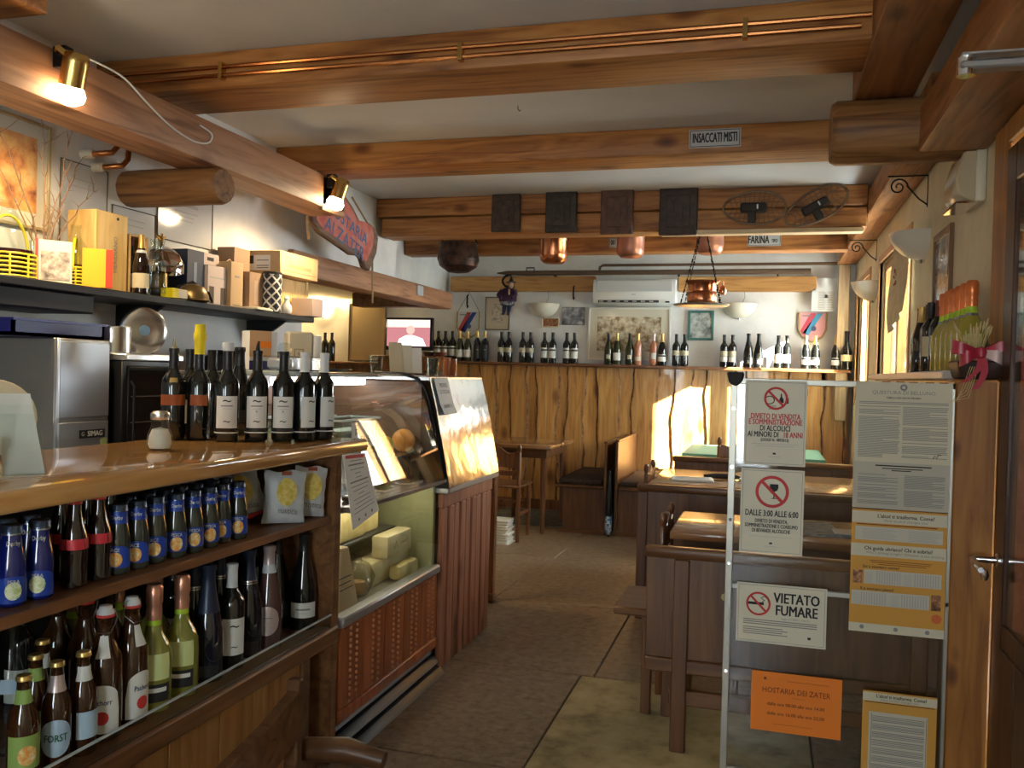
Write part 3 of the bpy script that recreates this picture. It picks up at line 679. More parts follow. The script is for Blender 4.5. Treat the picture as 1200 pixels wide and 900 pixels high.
# cabinet, upper shelf
ZU = .8525
ORD = ('first','second','third','fourth','fifth','sixth')
def row(kind, name, pxs, x, z, label, group, zz=None, jit=.25, seed=1):
    r = random.Random(seed)
    for n_, px in enumerate(pxs):
        y = y_at(px, x, z+.05)
        K[kind].place(name, label % ORD[n_] if '%' in label else label, (x+r.uniform(-.004,.004), y, z), group, rot=face_cam(x,y,r.uniform(-jit,jit)))
row('pear','juice_bottle',[14,45],-1.455,ZU,'%s blue pear juice bottle from the shelf end, front row','pear juice bottles')
row('pear','juice_bottle',[8,33],-1.525,ZU,'%s blue pear juice bottle from the shelf end, second row','pear juice bottles in the second row')
row('cola','cola_bottle',[88],-1.455,ZU,'front cola bottle with wide red label on the counter shelf',None,jit=.1)
row('cola','cola_bottle',[116],-1.458,ZU,'cola bottle next to the juice bottles with red label turned',None,jit=.1)
row('cola','cola_bottle',[72,101,128],-1.53,ZU,'%s cola bottle from the pear juice, second row','cola bottles in the second row')
row('ace','juice_bottle',[139,161,183],-1.455,ZU,'%s juice bottle marked ACE counting from the cola','ACE juice bottles in front',seed=4)
row('ace','juice_bottle',[150,171],-1.525,ZU,'%s juice bottle from the cola in the row behind ACE','juice bottles behind the ACE bottles')
row('peach','juice_bottle',[205,224.5,243.5,260.5,277],-1.455,ZU,'%s juice bottle with peach picture from the ACE bottles, front row','peach juice bottles in front',seed=5)
row('peach','juice_bottle',[192,211,230,248,264],-1.525,ZU,'%s juice bottle from the cola in the row behind the peach bottles','juice bottles behind the peach bottles',seed=6)
row('peach','juice_bottle',[180,200,220,238],-1.595,ZU,'%s juice bottle from the cola in the third row','juice bottles in the third row',seed=8)
relax(.84,.86,xmax=-1.412)
# chip bags
BAG = mottled('white chip bag', [(.35,(.5,.54,.57)),(.6,(.66,.69,.7)),(.75,(.72,.74,.74))], 9, .35, .6, .02)
CHIP = mottled('printed chip', [(.4,(.62,.46,.06)),(.6,(.78,.64,.2))], 60, .5, 0)
def chip_bag(px, x, label, tilt, w=.068, h=.165, redbase=False, lean=.0):
    y = y_at(px, x, .92)
    t = thing('chip_bag', label, 'chip bag', (x,y,ZU+abs(math.sin(tilt))*w+.002), face_cam(x,y,.25), 'white chip bags'); t.rotation_euler.y = tilt
    nu, nv = 12, 16; g = []
    for s in (-1,1):
        rows = []
        for j in range(nv+1):
            v = j/nv; puff = math.sin(PI*min(1,max(0,v)))**.55
            rr = []
            for i in range(nu+1):
                u = i/nu*2-1
                d = .028*puff*(1-u*u)**.6*(1+.12*math.sin(9*u+7*v+s))
                ww = w*(1-.07*puff+.02*math.sin(v*23))
                rr.append((u*ww, s*d+lean*v, v*h+.004*math.sin(u*5)*v))
            rows.append(rr)
        g.append(rows)
    m = MB().sheet(g[0]).sheet(g[1]); m.build('bag', BAG, t, ang=60)
    ch = MB()
    ov = [(.032*math.cos(a), .044*math.sin(a)) for a in [2*PI*k/18 for k in range(18)]]
    fr = []
    def dep(u, v):
        puff = math.sin(PI*v)**.55
        return -.028*puff*max(0,(1-u*u))**.6*(1+.12*math.sin(9*u+7*v-1))-.0065+lean*v
    cz = h*.62
    vs = [(0, dep(0,cz/h), cz)]+[(a, dep(a/w,(cz+b)/h), cz+b) for a, b in ov]
    ch.add(vs, [(0,1+k,1+(k+1)%18) for k in range(18)]); ch.build('chip_picture', CHIP, t)
    text('rustica',.027,INKG,t,(.004,dep(0,.26)-.002,h*.26),(PI/2,.12,0),sx=.85)
    rb_ = MB().add([(-.015,dep(-.2,.96)-.002,h*.93),(.015,dep(.2,.96)-.002,h*.93),(.015,dep(.2,.96)-.001,h),(-.015,dep(-.2,.96)-.001,h)],[(0,1,2,3)])
    rb_.build('brand_patch', mat('brand brown',(.3,.06,.02),.5), t)
    if redbase: MB().tube([(-w,-.01,.004),(0,-.014,.003),(w,-.01,.005)],[.005,.007,.005],8).build('red_seam', RED, t)
    return t
chip_bag(292,-1.56,'white chip bag slumped beside the juice bottles with red seam',-.28,redbase=True,h=.15,lean=.03)
chip_bag(332,-1.455,'white chip bag standing in the middle of the chip bags',.03)
chip_bag(361,-1.445,'white chip bag nearest the counter end post',.06,w=.055)

# cabinet, bottom shelf
ZB = .473
def one(kind, px, x, label, name='bottle', off=0, grp=None, sc=1):
    y = y_at(px, x, ZB+.12)
    return K[kind].place(name, label, (x,y,ZB), grp, rot=face_cam(x,y,off), scale=sc)
one('radler',27,-1.452,'brown beer bottle with green fruit label on the bottom shelf','beer_bottle',.3)
one('radler',40,-1.535,'brown beer bottle with green label behind the one with a fruit picture','beer_bottle',.3)
one('forst',66,-1.455,'brown beer bottle with large round pale blue label','beer_bottle')
one('beer_w',49,-1.60,'brown beer bottle with plain pale neck label in the second row','beer_bottle',.5)
one('beer_w',97,-1.452,'brown beer bottle with pale neck label beside the swing top bottle','beer_bottle',.6)
one('swing',122,-1.47,'swing top beer bottle with large white label, left of the pair','beer_bottle',-.1,sc=1.12)
one('swing',153,-1.47,'swing top beer bottle with white label turned away, next to the yellow wine','beer_bottle',.75,sc=1.12)
one('swing_plain',64,-1.685,'unlabelled swing top bottle at the back of the bottom shelf','beer_bottle',.2,'swing top bottles at the back',1.12)
one('swing_plain',97,-1.6,'unlabelled swing top bottle behind the front beers','beer_bottle',-.1,'swing top bottles behind the beers',1.12)
one('swing_plain',124,-1.62,'unlabelled swing top bottle behind the white labelled ones','beer_bottle',-.1,'swing top bottles behind the white labels',1.12)
Kc = Kind([(0,.004),(.03,0),(.036,.004),(.038,.01),(.038,.12),(.03,.16),(.02,.2),(.012,.26),(.011,.29),(0,.29)],CLEAR).label(.14,.17,LSKY,1.6)
yy = y_at(14,-1.6,.62); Kc.place('spirit_bottle','clear tapering spirit bottle at the end of the bottom shelf',(-1.6,yy,ZB))
yy = y_at(33,-1.72,.62); K['plain_w'].place('wine_bottle','dark bottle with pale blue neck behind the clear spirit bottle',(-1.72,yy,ZB))
for px, x, o_ in ((85,-1.7,'first'),(103,-1.73,'second'),(137,-1.66,'third')): one('foil_pink',px,x,o_+' pink foiled sparkling bottle from the clear spirit bottle, behind the beers','sparkling_bottle',0,'pink foiled bottles behind the beers')
one('foil_pink',171,-1.6,'sparkling bottle with pink copper foil behind the yellow wines','sparkling_bottle')
one('pros',179.5,-1.475,'pale yellow sparkling wine with pink foil and lime band, next to the beers','sparkling_bottle',.15)
one('pros',212,-1.478,'pale yellow sparkling wine with pink foil and lime band, beside the navy foiled bottle','sparkling_bottle',-.05)
one('navy',243,-1.475,'sparkling bottle with smooth navy foil on the bottom shelf','sparkling_bottle')
one('white_neck',271,-1.472,'dark wine bottle with white neck foil and white label on the bottom shelf','wine_bottle',.25)
one('dark_rings',291,-1.49,'slim dark sparkling bottle with two silver neck rings','sparkling_bottle')
one('rose_spum',314,-1.475,'rose sparkling bottle with pale foil and rounded label','sparkling_bottle',-.1)
one('champ_dark',330,-1.545,'black sparkling bottle behind the rose bottle','sparkling_bottle')
one('champ',350,-1.49,'dark sparkling bottle with low white label near the end post','sparkling_bottle')
one('dark_rings',222,-1.61,'dark ringed bottle in the second row behind the yellow wine','sparkling_bottle')
one('dark_rings',256,-1.61,'dark ringed bottle in the second row behind the navy foil','sparkling_bottle')
one('plain_w',207,-1.66,'dark wine bottle with pale label in the second row behind the yellow wine','wine_bottle')
one('plain',285,-1.62,'plain dark bottle in the second row behind the silver ringed one','wine_bottle')
one('plain',298,-1.65,'plain dark bottle in the corner by the end post','wine_bottle')

relax(.47,.48,xmax=-1.412)
# chair at the front of the bar, seen from behind
def knob_post(m, x, y, z0, z1, r=.017):
    m.lathe([(0,z0),(r,z0),(r,z1-.07),(r*.75,z1-.06),(r*1.15,z1-.04),(r*1.1,z1-.02),(r*.6,z1),(0,z1+.002)],12,c=(x,y,0)); return m
def chair(name, label, loc, rz, seatm=CHAIRW, hb=.86, group=None, scale=1):
    t = thing(name, label, 'chair', loc, rz, group); t.scale = (scale,)*3
    MB().bx(-.2,.2,-.2,.2,.43,.455).build('seat', seatm, t, bevel=.012, seg=2)
    for sx in (-1,1):
        MB().lathe([(0,0),(.014,0),(.02,.2),(.018,.43),(0,.43)],10,c=(sx*.17,-.17,0)).build('leg', CHAIRW, t)
        knob_post(MB(), sx*.18, .18, 0, hb).build('leg', CHAIRW, t)
    n = 14; top = [(-.18+.36*i/n, hb-.075+.035*math.cos((i/n-.5)*PI)**1+.02*math.cos((i/n-.5)*4*PI)) for i in range(n+1)]
    bot = [(-.18+.36*i/n, hb-.2+.02*math.sin(PI*i/n)) for i in range(n,-1,-1)]
    MB().prism(top+bot,.168,.19,'y').build('back_rail', CHAIRW, t, bevel=.003)
    MB().bx(-.17,.17,.17,.188,.53,.57).build('back_slat', CHAIRW, t, bevel=.003)
    for sx in (-1,1): MB().bx(sx*.17-.009,sx*.17+.009,-.16,.17,.2,.225).build('stretcher', CHAIRW, t)
    MB().bx(-.16,.16,-.18,-.165,.26,.285).build('stretcher', CHAIRW, t)
    return t
fc = thing('bar_chair','dark wooden chair with curved top rail in front of the bar','chair',(-1.12,1.7,0),0)
# its back leans against the bar front; rail sweeps up towards the far post
rail_c = [(-.02,-.45,.29),(-.015,-.3,.38),(-.01,-.15,.44),(0,0,.475),(.005,.12,.50),(.01,.22,.535),(.01,.27,.55)]
m = MB(); gA = []
for (a,b,c) in rail_c:
    gA.append([(a-.012,b,c),(a+.014,b,c),(a+.014,b,c-.13),(a-.012,b,c-.13),(a-.012,b,c)])
m.sheet(gA).add(gA[0][:4],[(0,1,2,3)]).add(gA[-1][:4],[(3,2,1,0)])
m.build('top_rail', DARKW, fc, bevel=.004)
MB().hexa([(-.02,.25,0),(.02,.25,0),(.02,.29,0),(-.02,.29,0),(-.01,.25,.57),(.025,.25,.57),(.025,.28,.57),(-.01,.28,.57)]).build('leg', DARKW, fc, bevel=.005)
MB().hexa([(-.04,-.5,0),(0,-.5,0),(0,-.46,0),(-.04,-.46,0),(-.03,-.49,.32),(0,-.49,.32),(0,-.46,.32),(-.03,-.46,.32)]).build('leg', DARKW, fc, bevel=.005)
MB().bx(.0,.34,-.5,.3,.3,.325).build('seat', DARKW, fc, bevel=.01)
MB().tube([(.0,.34,.36),(.12,.34,.375),(.22,.345,.36)],[.03,.032,.022],12).build('arm_end', DARKW, fc)
for yq in (-.46,.28): MB().bx(.29,.33,yq-.02,yq+.02,0,.3).build('leg', DARKW, fc, bevel=.004)
fl = solo('folded_paper','white paper sheet lying against the bar chair back','paper',MB().hexa([(0,-.09,0),(.12,-.09,.03),(.12,.09,.03),(0,.09,0),(0,-.09,.003),(.12,-.09,.033),(.12,.09,.033),(0,.09,.003)]),PAPER,(-1.09,1.83,.331))
# ================================================================== DELI CASE
Y0, Y1, Y2 = 2.75, 3.69, 4.45
YU = 2.915
case = thing('deli_case','curved glass deli display case with red wooden front','display case',(XF,3.2,0))
def cb_(n, x0,x1,y0,y1,z0,z1, m, bevel=.003): return MB().bx(x0-XF,x1-XF,y0-3.2,y1-3.2,z0,z1).build(n, m, case, bevel=bevel)
GREENI = mat('olive case lining',(.38,.38,.2),.4)
cb_('lower_back',-2.0,-1.97,Y0,Y1,.1,1.0, mat('case back',(.22,.21,.15),.5))
cb_('end_wall',-1.97,-1.405,Y1-.03,Y1,.12,.86, GREENI)
cb_('end_wall',-1.97,-1.405,Y0,Y0+.02,.12,.86, GREENI)
cb_('lower_floor',-1.97,-1.42,Y0,Y1,.455,.47, mat('case floor',(.32,.3,.24),.3,.3))
cb_('inner_shelf',-1.97,-1.55,Y0+.02,3.58,.655,.667, mat('dark shelf',(.05,.05,.045),.3))
cb_('display_deck',-1.97,-1.40,Y0,Y1,.845,.86, mat('steel deck',(.6,.63,.65),.16,.9))
cb_('bottom_sill',-1.43,-1.375,Y0,Y1,.45,.486, ALU, .006)
cb_('front_glass',-1.392,-1.386,Y0,Y1,.486,.852, PANEG, 0)
cb_('glass_sill',-1.40,-1.355,Y0,Y1,.852,.872, STEEL, .004)
BEADM = mat('highlight bead wood',(.5,.22,.1),.3)  # lighter than the panels: the light caught by the beads is in the colour
# red wooden front panels with beaded strips
for i in range(5):
    a = Y0+i*(Y1-Y0)/5
    p = cb_('front_panel',-1.41,-1.388,a+.002,a+(Y1-Y0)/5-.002,.16,.45, REDW, .004)
    for dy in (.035,.085):
        m = MB()
        for q in range(13): m.lathe([(0,-.007),(.005,-.0045),(.0065,0),(.005,.0045),(0,.007)],6,c=(-1.386-XF,a+dy-3.2+.045,.175+q*.0215))
        m.build('bead_strip', BEADM, p)
cb_('front_rail',-1.415,-1.383,Y0,Y1,.115,.16, REDW, .005)
m = MB()
for q in range(44): m.lathe([(0,-.005),(.006,0),(0,.005)],6,c=(-1.384-XF,Y0+.01+q*.0207-3.2,.444))
m.build('bead_row', REDW, case)
for i, (z0, dx) in enumerate(((.085,0),(.045,.03),(.0,.06))):
    MB().hexa([(-.06,Y0-3.2,z0),(.0+dx,Y0-3.2,z0),(.0+dx,Y1-3.2,z0),(-.06,Y1-3.2,z0),(-.06,Y0-3.2,z0+.032),(-.025+dx,Y0-3.2,z0+.032),(-.025+dx,Y1-3.2,z0+.032),(-.06,Y1-3.2,z0+.032)]).build('kick_louver', mat('black kick plate %d'%i,(.009,.009,.01),.45,.0), case, bevel=.003)
cb_('kick_back',-1.99,-1.46,Y0,Y1,0,.115, BLACK, 0)
# upper curved glass
prof = [(-1.362,.872),(-1.375,.93),(-1.392,1.0),(-1.412,1.08),(-1.432,1.16),(-1.452,1.23),(-1.475,1.28),(-1.515,1.315),(-1.575,1.333),(-1.72,1.337)]
g = [[(x-XF, y-3.2, z) for x, z in prof] for y in (YU,Y1-.004)]
MB().sheet(g).build('curved_glass', PANEG, case, ang=60)
cb_('top_board',-2.0,-1.70,YU,Y1,1.315,1.335, mat('grey blue case top',(.36,.42,.45),.35), .004)
cb_('fill_strip',-1.80,-1.75,YU+.02,Y1-.03,1.28,1.312, mat('upper fill glow',(1,.98,.95),.4,emit=(.9,.95,1),es=9), .004)  # glow added to this strip to brighten the upper case
cb_('glass_shelf',-1.985,-1.58,YU,Y1-.01,1.205,1.211, PANEG, 0)
cb_('upper_back',-2.0,-1.985,YU,Y1,1.0,1.315, mat('brown case back',(.16,.09,.06),.3), 0)
cb_('shelf_fill_strip',-1.50,-1.47,Y0+.1,Y1-.08,.828,.844, mat('lower fill glow',(1,.95,.85),.4,emit=(1,.9,.7),es=9), .003)  # glowing strip added under the deck to light the cheeses
# seam between glass and steel section
m = MB()
pp = [(x-XF, Y1-3.2, z) for x, z in prof]; m.tube(pp, .008, 6); m.build('seam_trim', BLACKM, case)
# steel fronted section with slatted base
MIR = mat('rolled steel sheet',(.76,.79,.83),.12,1); ns, L, b = nodes(MIR)
v = mapped(MIR,(3,3,3),rnd=False); n1 = N(MIR,'ShaderNodeTexNoise'); n1.inputs['Scale'].default_value = 2.2; n1.inputs['Detail'].default_value = 3; L.new(v,n1.inputs['Vector']); bump(MIR,n1.outputs[0],.12,.03)
sec = thing('steel_counter','counter with sloping polished steel front above reddish wooden slats','counter',(XF,4.07,0))
def sb(n,x0,x1,y0,y1,z0,z1,m,bevel=.003): return MB().bx(x0-XF,x1-XF,y0-4.07,y1-4.07,z0,z1).build(n,m,sec,bevel=bevel)
pf = [(-1.345,.83),(-1.362,.92),(-1.388,1.05),(-1.42,1.19),(-1.455,1.325)]
g = [[(x-XF, y-4.07, z) for x, z in pf] for y in (3.695,3.9,4.1,4.28,Y2)]
MB().sheet(g).build('steel_front', MIR, sec, ang=60)
sb('body',-1.98,-1.49,3.695,Y2,.1,1.30,mat('counter core',(.16,.08,.04),.5),0)
sb('steel_top',-2.0,-1.452,3.695,Y2,1.305,1.325,STEEL)
sb('lower_edge',-1.45,-1.345,3.695,Y2+.01,.80,.83,STEELD,.006)
sb('top_rail',-1.40,-1.372,3.70,Y2-.015,.735,.80,SLATW,.004)
for i in range(9):
    a = 3.70+i*.0817
    sb('slat',-1.40,-1.378+(.004 if i%2 else 0),a+.003,a+.0787,.0,.735,SLATW,.008)
MB().prism([(-.55,0),(.01,0),(.02,.8)]+[(x-XF-.012,z) for x,z in pf]+[(-.55,1.3)],Y2-4.07-.012,Y2-4.07-.001,'y').build('end_board',PLANKD,sec)
lg_ = solo('support_leg','dark turned support leg at the end of the steel counter','leg',MB().bx(-.03,.03,-.03,.03,0,.85).bx(-.05,.035,-.04,.04,.02,.06),CHAIRW,(-1.53,4.93,0),bevel=.006)
# paper note taped to the steel, paper price list on the glass
hw = thing('paper_note','handwritten white note taped to the steel front','note',(-1.446,3.82,1.32),0)
nn = MB().sheet([[(.0+.16*0,-.09+.18*i/4, -.0) for i in range(5)],[(.016,-.09+.18*i/4,-.06) for i in range(5)],[(.032,-.085+.18*i/4,-.12) for i in range(5)],[(.05,-.07+.165*i/4,-.165) for i in range(5)]])
nn.build('sheet',PAPER,hw,ang=80)
for s_, z, sz in (('PROVATE',-.035,.028),('LO TOSCANI',-.065,.026),('GENNARO / 6',-.13,.022)):
    text(s_,sz,INK,hw,(.004+(-z)*.27,0,z),(PI/2-.27,0,PI/2),sx=.8)
c4_ = [at(px,py,x=-1.352) for px,py in ((402,533),(428,531),(444,598),(414,621))]
o_ = Vector((-1.354, c4_[3].y, c4_[3].z)); c4_ = [p-o_ for p in c4_]
pl_ = thing('price_list','long white printed list taped slantwise to the case glass','notice',o_,0)
MB().hexa([(a, p.y, p.z) for a in (0,.002) for p in c4_]).build('sheet',PAPER,pl_)
def on_sheet(u, v): return (c4_[0].lerp(c4_[1],u)).lerp(c4_[3].lerp(c4_[2],u), v)
m = MB()
for i in range(13):
    v = .1+i*.06; w_ = (.25,.35,.3,.12,.12,.38,.36,.3,.12,.34,.3,.36,.4)[i]; a, b = on_sheet(.5-w_,v), on_sheet(.5+w_,v); t_ = .005 if i in (5,1) else .0025
    m.add([(.0026,a.y,a.z),(.0026,b.y,b.z),(.0026,b.y,b.z+t_),(.0026,a.y,a.z+t_)],[(0,1,2,3)])
m.build('printed_lines',INKG,pl_,fix=False)
a, b = on_sheet(.08,.035), on_sheet(.92,.035); MB().add([(.0026,a.y,a.z-.006),(.0026,b.y,b.z-.006),(.0026,b.y,b.z+.006),(.0026,a.y,a.z+.006)],[(0,1,2,3)]).build('red_heading',RED,pl_,fix=False)
for i in range(3):
    p = on_sheet(.25+i*.25,.92); MB().lathe([(0,-.0005),(.006,-.0005),(.006,.0005),(0,.0005)],8,c=(.0026,p.y,p.z),axis='x').build('emblem',INKG,pl_)

# food in the case
CHEESE = mottled('cheese rind',[(.35,(.52,.4,.14)),(.6,(.66,.54,.24)),(.8,(.72,.62,.34))],14,.55,.2,.004)
BRN_ = mat('scratch brown',(.25,.17,.06),.7)
CHEESE2 = mottled('pale cheese',[(.35,(.6,.5,.25)),(.6,(.72,.62,.36)),(.8,(.76,.68,.46))],10,.5,.1,.003)
def block(label, x0,x1,y0,y1,z0,z1,m=CHEESE,marks=False,b=.012):
    o = solo('cheese_block',label,'cheese',MB().bx(x0,x1,y0,y1,0,z1-z0),m,(0,0,z0),'cheeses in the case',bevel=b,seg=2)
    cx, cy = (x0+x1)/2,(y0+y1)/2
    for v in o.data.vertices: v.co.x -= cx; v.co.y -= cy
    o.location = (cx,cy,z0); return o
block('yellow cheese block on the dark inner shelf by the price list',-1.71,-1.565,3.06,3.31,.667,.80)
block('smaller yellow cheese block beside it on the inner shelf',-1.71,-1.58,3.33,3.47,.667,.775)
mk_ = block('pale cheese block with scratched marking on top of the large pale cheese',-1.545,-1.468,3.32,3.575,.569,.665,CHEESE2)
MB().tube([(.0385,-.08,.06),(.0385,-.06,.035),(.0385,-.045,.065),(.0385,-.03,.035)],.0015,5).tube([(.0385,-.01,.055),(.0385,.03,.05),(.0385,.08,.055)],.0015,5).tube([(.0385,.0,.045),(.0385,.05,.05)],.0015,5).build('scratched_marking',BRN_,mk_)
block('large pale cheese block under the marked cheese',-1.66,-1.498,3.235,3.62,.47,.57,CHEESE2)
block('yellow cheese wedge behind the sill by the plastic bag',-1.494,-1.436,3.38,3.59,.47,.535,CHEESE,b=.02)
bg_ = MB().lathe([(0,0),(.07,0),(.1,.03),(.11,.08),(.085,.13),(.03,.16),(.022,.185),(.04,.2)],16); rg = random.Random(5)
bg_.v = [(a*.55*(1+rg.uniform(-.22,.16)),b*.86*(1+rg.uniform(-.22,.16)),c*.85) for a,b,c in bg_.v]
bag = bg_.build('plastic_bag',pane('crinkled plastic',(.86,.86,.82),.12),None,(-1.506,3.115,.47),ang=25); tag(bag,'clear crinkled plastic bag of bread in the lower case','plastic bag')
MB().lathe([(0,.004),(.036,.008),(.042,.03),(.032,.055),(0,.062)],12).build('bread',mat('bread',(.45,.28,.14),.7),bag)
pb = solo('paper_parcel','tall brown paper parcel behind the case sill','parcel',MB().hexa([(-.07,-.09,0),(.06,-.09,0),(.06,.1,0),(-.07,.1,0),(-.06,-.08,.24),(.03,-.08,.24),(.03,.07,.22),(-.06,.07,.22)]),mat('brown paper',(.55,.4,.24),.7),(-1.50,2.90,.47),bevel=.006)
MB().bx(.056,.058,-.05,.05,.08,.083).bx(.053,.0545,-.05,.04,.1,.103).bx(.05,.052,-.05,.05,.12,.123).build('printed_lines',INK,pb)
tub = thing('plastic_tub','translucent plastic tub with handwritten label in the case','tub',(-1.625,3.225,1.021))
MB().bx(-.065,.065,-.165,.165,0,.004).bx(-.068,-.064,-.168,.168,0,.13).bx(.064,.068,-.168,.168,0,.13).bx(-.064,.064,-.168,-.164,0,.13).bx(-.064,.064,.164,.168,0,.13).build('tub',pane('milky plastic',(.78,.82,.78),.25),tub)
MB().bx(-.074,-.068,-.174,.174,.124,.132).bx(.068,.074,-.174,.174,.124,.132).bx(-.068,.068,-.174,-.168,.124,.132).bx(-.068,.068,.168,.174,.124,.132).build('rim',mat('milky rim',(.62,.66,.62),.3),tub)
MB().bx(-.062,.062,-.162,.162,.005,.085).build('filling',mat('salad',(.5,.47,.33),.6),tub,bevel=.01)
MB().bx(.0685,.0705,-.085,.125,.015,.118).build('label_card',PAPER,tub)
text('P',.06,INK,tub,(.0712,-.045,.085),(PI/2,0,PI/2)); text('SALE',.04,INK,tub,(.0712,.035,.045),(PI/2,0,PI/2))
tub2 = copy_tree(tub); tub2.location = (-1.83,3.225,1.021); tub2['label'] = 'translucent plastic tub at the back of the case behind the labelled one'
ORG = mottled('orange peel',[(.4,(.75,.27,.04)),(.6,(.82,.34,.06))],60,.45,.2,.003); LEM = mottled('lemon peel',[(.4,(.75,.58,.05)),(.6,(.82,.66,.1))],50,.45,.2,.003)
def fruit(label,cat,loc,r,m,sz=1):
    s = [(r*math.sin(PI*i/10)*(1 if cat=='orange' else .92), -r*math.cos(PI*i/10)*(1 if cat=='orange' else 1.2)+r) for i in range(11)]; s[0]=(0,s[0][1]); s[-1]=(0,s[-1][1])
    return solo(cat,label,cat,MB().lathe(s,18),m,loc)
fruit('large orange lying in the glass case','orange',(-1.55,y_at(473,-1.55,1.04),.985),.052,ORG); fruit('yellow lemon beside the orange in the case','lemon',(-1.56,y_at(453,-1.56,1.04),.985),.036,LEM)
MB_ = MB().bx(-.1,.1,-.14,.14,0,.115)
solo('steel_tray','raised steel tray holding fruit inside the glass case','tray',MB().bx(-.09,.09,-.11,.11,0,.112).bx(-.1,.1,-.12,.12,.112,.122),STEEL,(-1.6,3.53,.861),bevel=.004)
solo('steel_tray','raised steel stand under the plastic tubs in the glass case','tray',MB().bx(-.19,.18,-.17,.17,0,.148).bx(-.2,.19,-.18,.18,.148,.16),STEEL,(-1.735,3.22,.861),bevel=.004)
for t_ in ('orange','lemon'): bpy.data.objects[t_].location.z = .985
for i,(y,l) in enumerate(((3.02,'near'),(3.22,'middle'),(3.46,'far'))):
    k = solo('food_pan',('shallow steel pan of green salad under the curved glass','shallow steel pan of dark olives under the curved glass','empty shallow steel pan beside the steel section')[i],'pan',MB().bx(-.042,.042,-.08,.08,0,.02),STEEL,(-1.45,y,.8605),bevel=.004)
    if i < 2: MB().lathe([(0,.03),(.025,.028),(.038,.02),(0,.02)],9).build('food',mottled('food %d'%i,[(.4,(.06,.1,.03)),(.6,(.25,.2,.06))],60,.6,.5,.01),k)
# things on top of the case
nd = thing('napkin_dispenser','cream and white napkin dispenser with small emblem on the case','napkin dispenser',(-1.86,3.28,1.337),face_cam(-1.86,3.28,.25))
MB().bx(-.07,.035,-.04,.04,.012,.16).build('body',CREAM,nd,bevel=.008); MB().bx(.036,.07,-.045,.045,.012,.15).build('white_cap',WHITE,nd,bevel=.01,seg=2)
MB().bx(-.045,-.005,-.0415,-.0405,.05,.09).build('emblem_frame',mat('emblem brown',(.4,.28,.15),.5),nd); MB().bx(-.04,-.01,-.0425,-.0412,.055,.085).build('emblem',CREAM,nd)
text('6',.026,INKG,nd,(-.025,-.043,.07)); MB().bx(-.06,.06,-.035,.035,0,.012).build('feet',BLACK,nd)
bx_ = thing('tea_box','orange white and blue carton box on the case','box',(-1.9,3.02,1.337),face_cam(-1.9,3.02,.35))
MB().bx(-.055,.055,-.045,.045,0,.15).build('carton',mat('carton white',(.7,.7,.7),.5),bx_,bevel=.002)
MB().bx(-.0555,.03,-.0458,-.045,.0,.035).build('blue_band',BLUEP,bx_); MB().bx(-.0555,.03,-.0458,-.045,.05,.15).build('tan_panel',mat('tan print',(.6,.35,.18),.5),bx_); MB().bx(-.03,.03,-.0464,-.0455,.085,.11).build('orange_band',ORANGE,bx_)
for i,(y,l) in enumerate(((3.0,'clear plastic box of wrapped pastries under the carton box'),(3.16,'clear plastic box of wrapped pastries beside the carton box'))):
    q = thing('pastry_box',l,'plastic box',(-1.77,y,1.337))
    MB().bx(-.06,.06,-.07,.07,0,.055).build('box',pane('box plastic',(.9,.92,.93),.08),q,bevel=.004)
    for j in range(3): MB().bx(-.05,.055,-.062+j*.042,-.028+j*.042,.004,.048).build('wrapped_pastry',mat('foil wrap %d%d'%(i,j),(.6,.62,.66),.3,.4),q,bevel=.01)
solo('steel_plate','flat steel plate on the glass case top','plate',MB().lathe([(0,0),(.07,0),(.12,.008),(.122,.011),(.07,.004),(0,.004)],24),STEEL,(-1.86,3.47,1.337))
mh = thing('menu_holder','cream menu cards in a clear holder on the steel counter','menu holder',(-1.72,4.02,1.327),face_cam(-1.72,4.02,.2))
for i in range(3): MB().hexa([(-.07+i*.055,-.02+i*.012,.01),(-.005+i*.05,-.02+i*.012,.01),(-.005+i*.05,-.017+i*.012,.01),(-.07+i*.055,-.017+i*.012,.01),(-.075+i*.055,.01,.16-.012*i),(-.01+i*.05,.01,.16-.012*i),(-.01+i*.05,.013,.16-.012*i),(-.075+i*.055,.013,.16-.012*i)]).build('card',(CREAM,PAPERC,PAPER)[i],mh)
MB().bx(-.08,.12,-.03,.04,0,.012).build('base',PANE,mh,bevel=.002)
for i,(x,y,l) in enumerate(((-1.82,3.92,'upside down tumbler beside the menu cards'),(-1.62,4.16,'small clear glass beside the menu cards'),(-1.66,4.26,'second clear glass near the amber beer mug'),(-1.8,4.2,'tall clear glass behind the menu cards'))):
    solo('drinking_glass',l,'glass',MB().lathe([(0,.004),(.024,0),(.027,.004),(.033,.09),(.031,.09),(.025,.008),(0,.008)],16),CLEAR,(x,y,1.327))
solo('amber_mug','squat amber brown mug at the end of the steel counter','mug',MB().lathe([(0,.004),(.034,0),(.036,.004),(.037,.09),(.034,.09),(.032,.012),(0,.01)],16),mat('amber glass',(.3,.09,.03),.15,trans=.2),(-1.60,4.36,1.327))

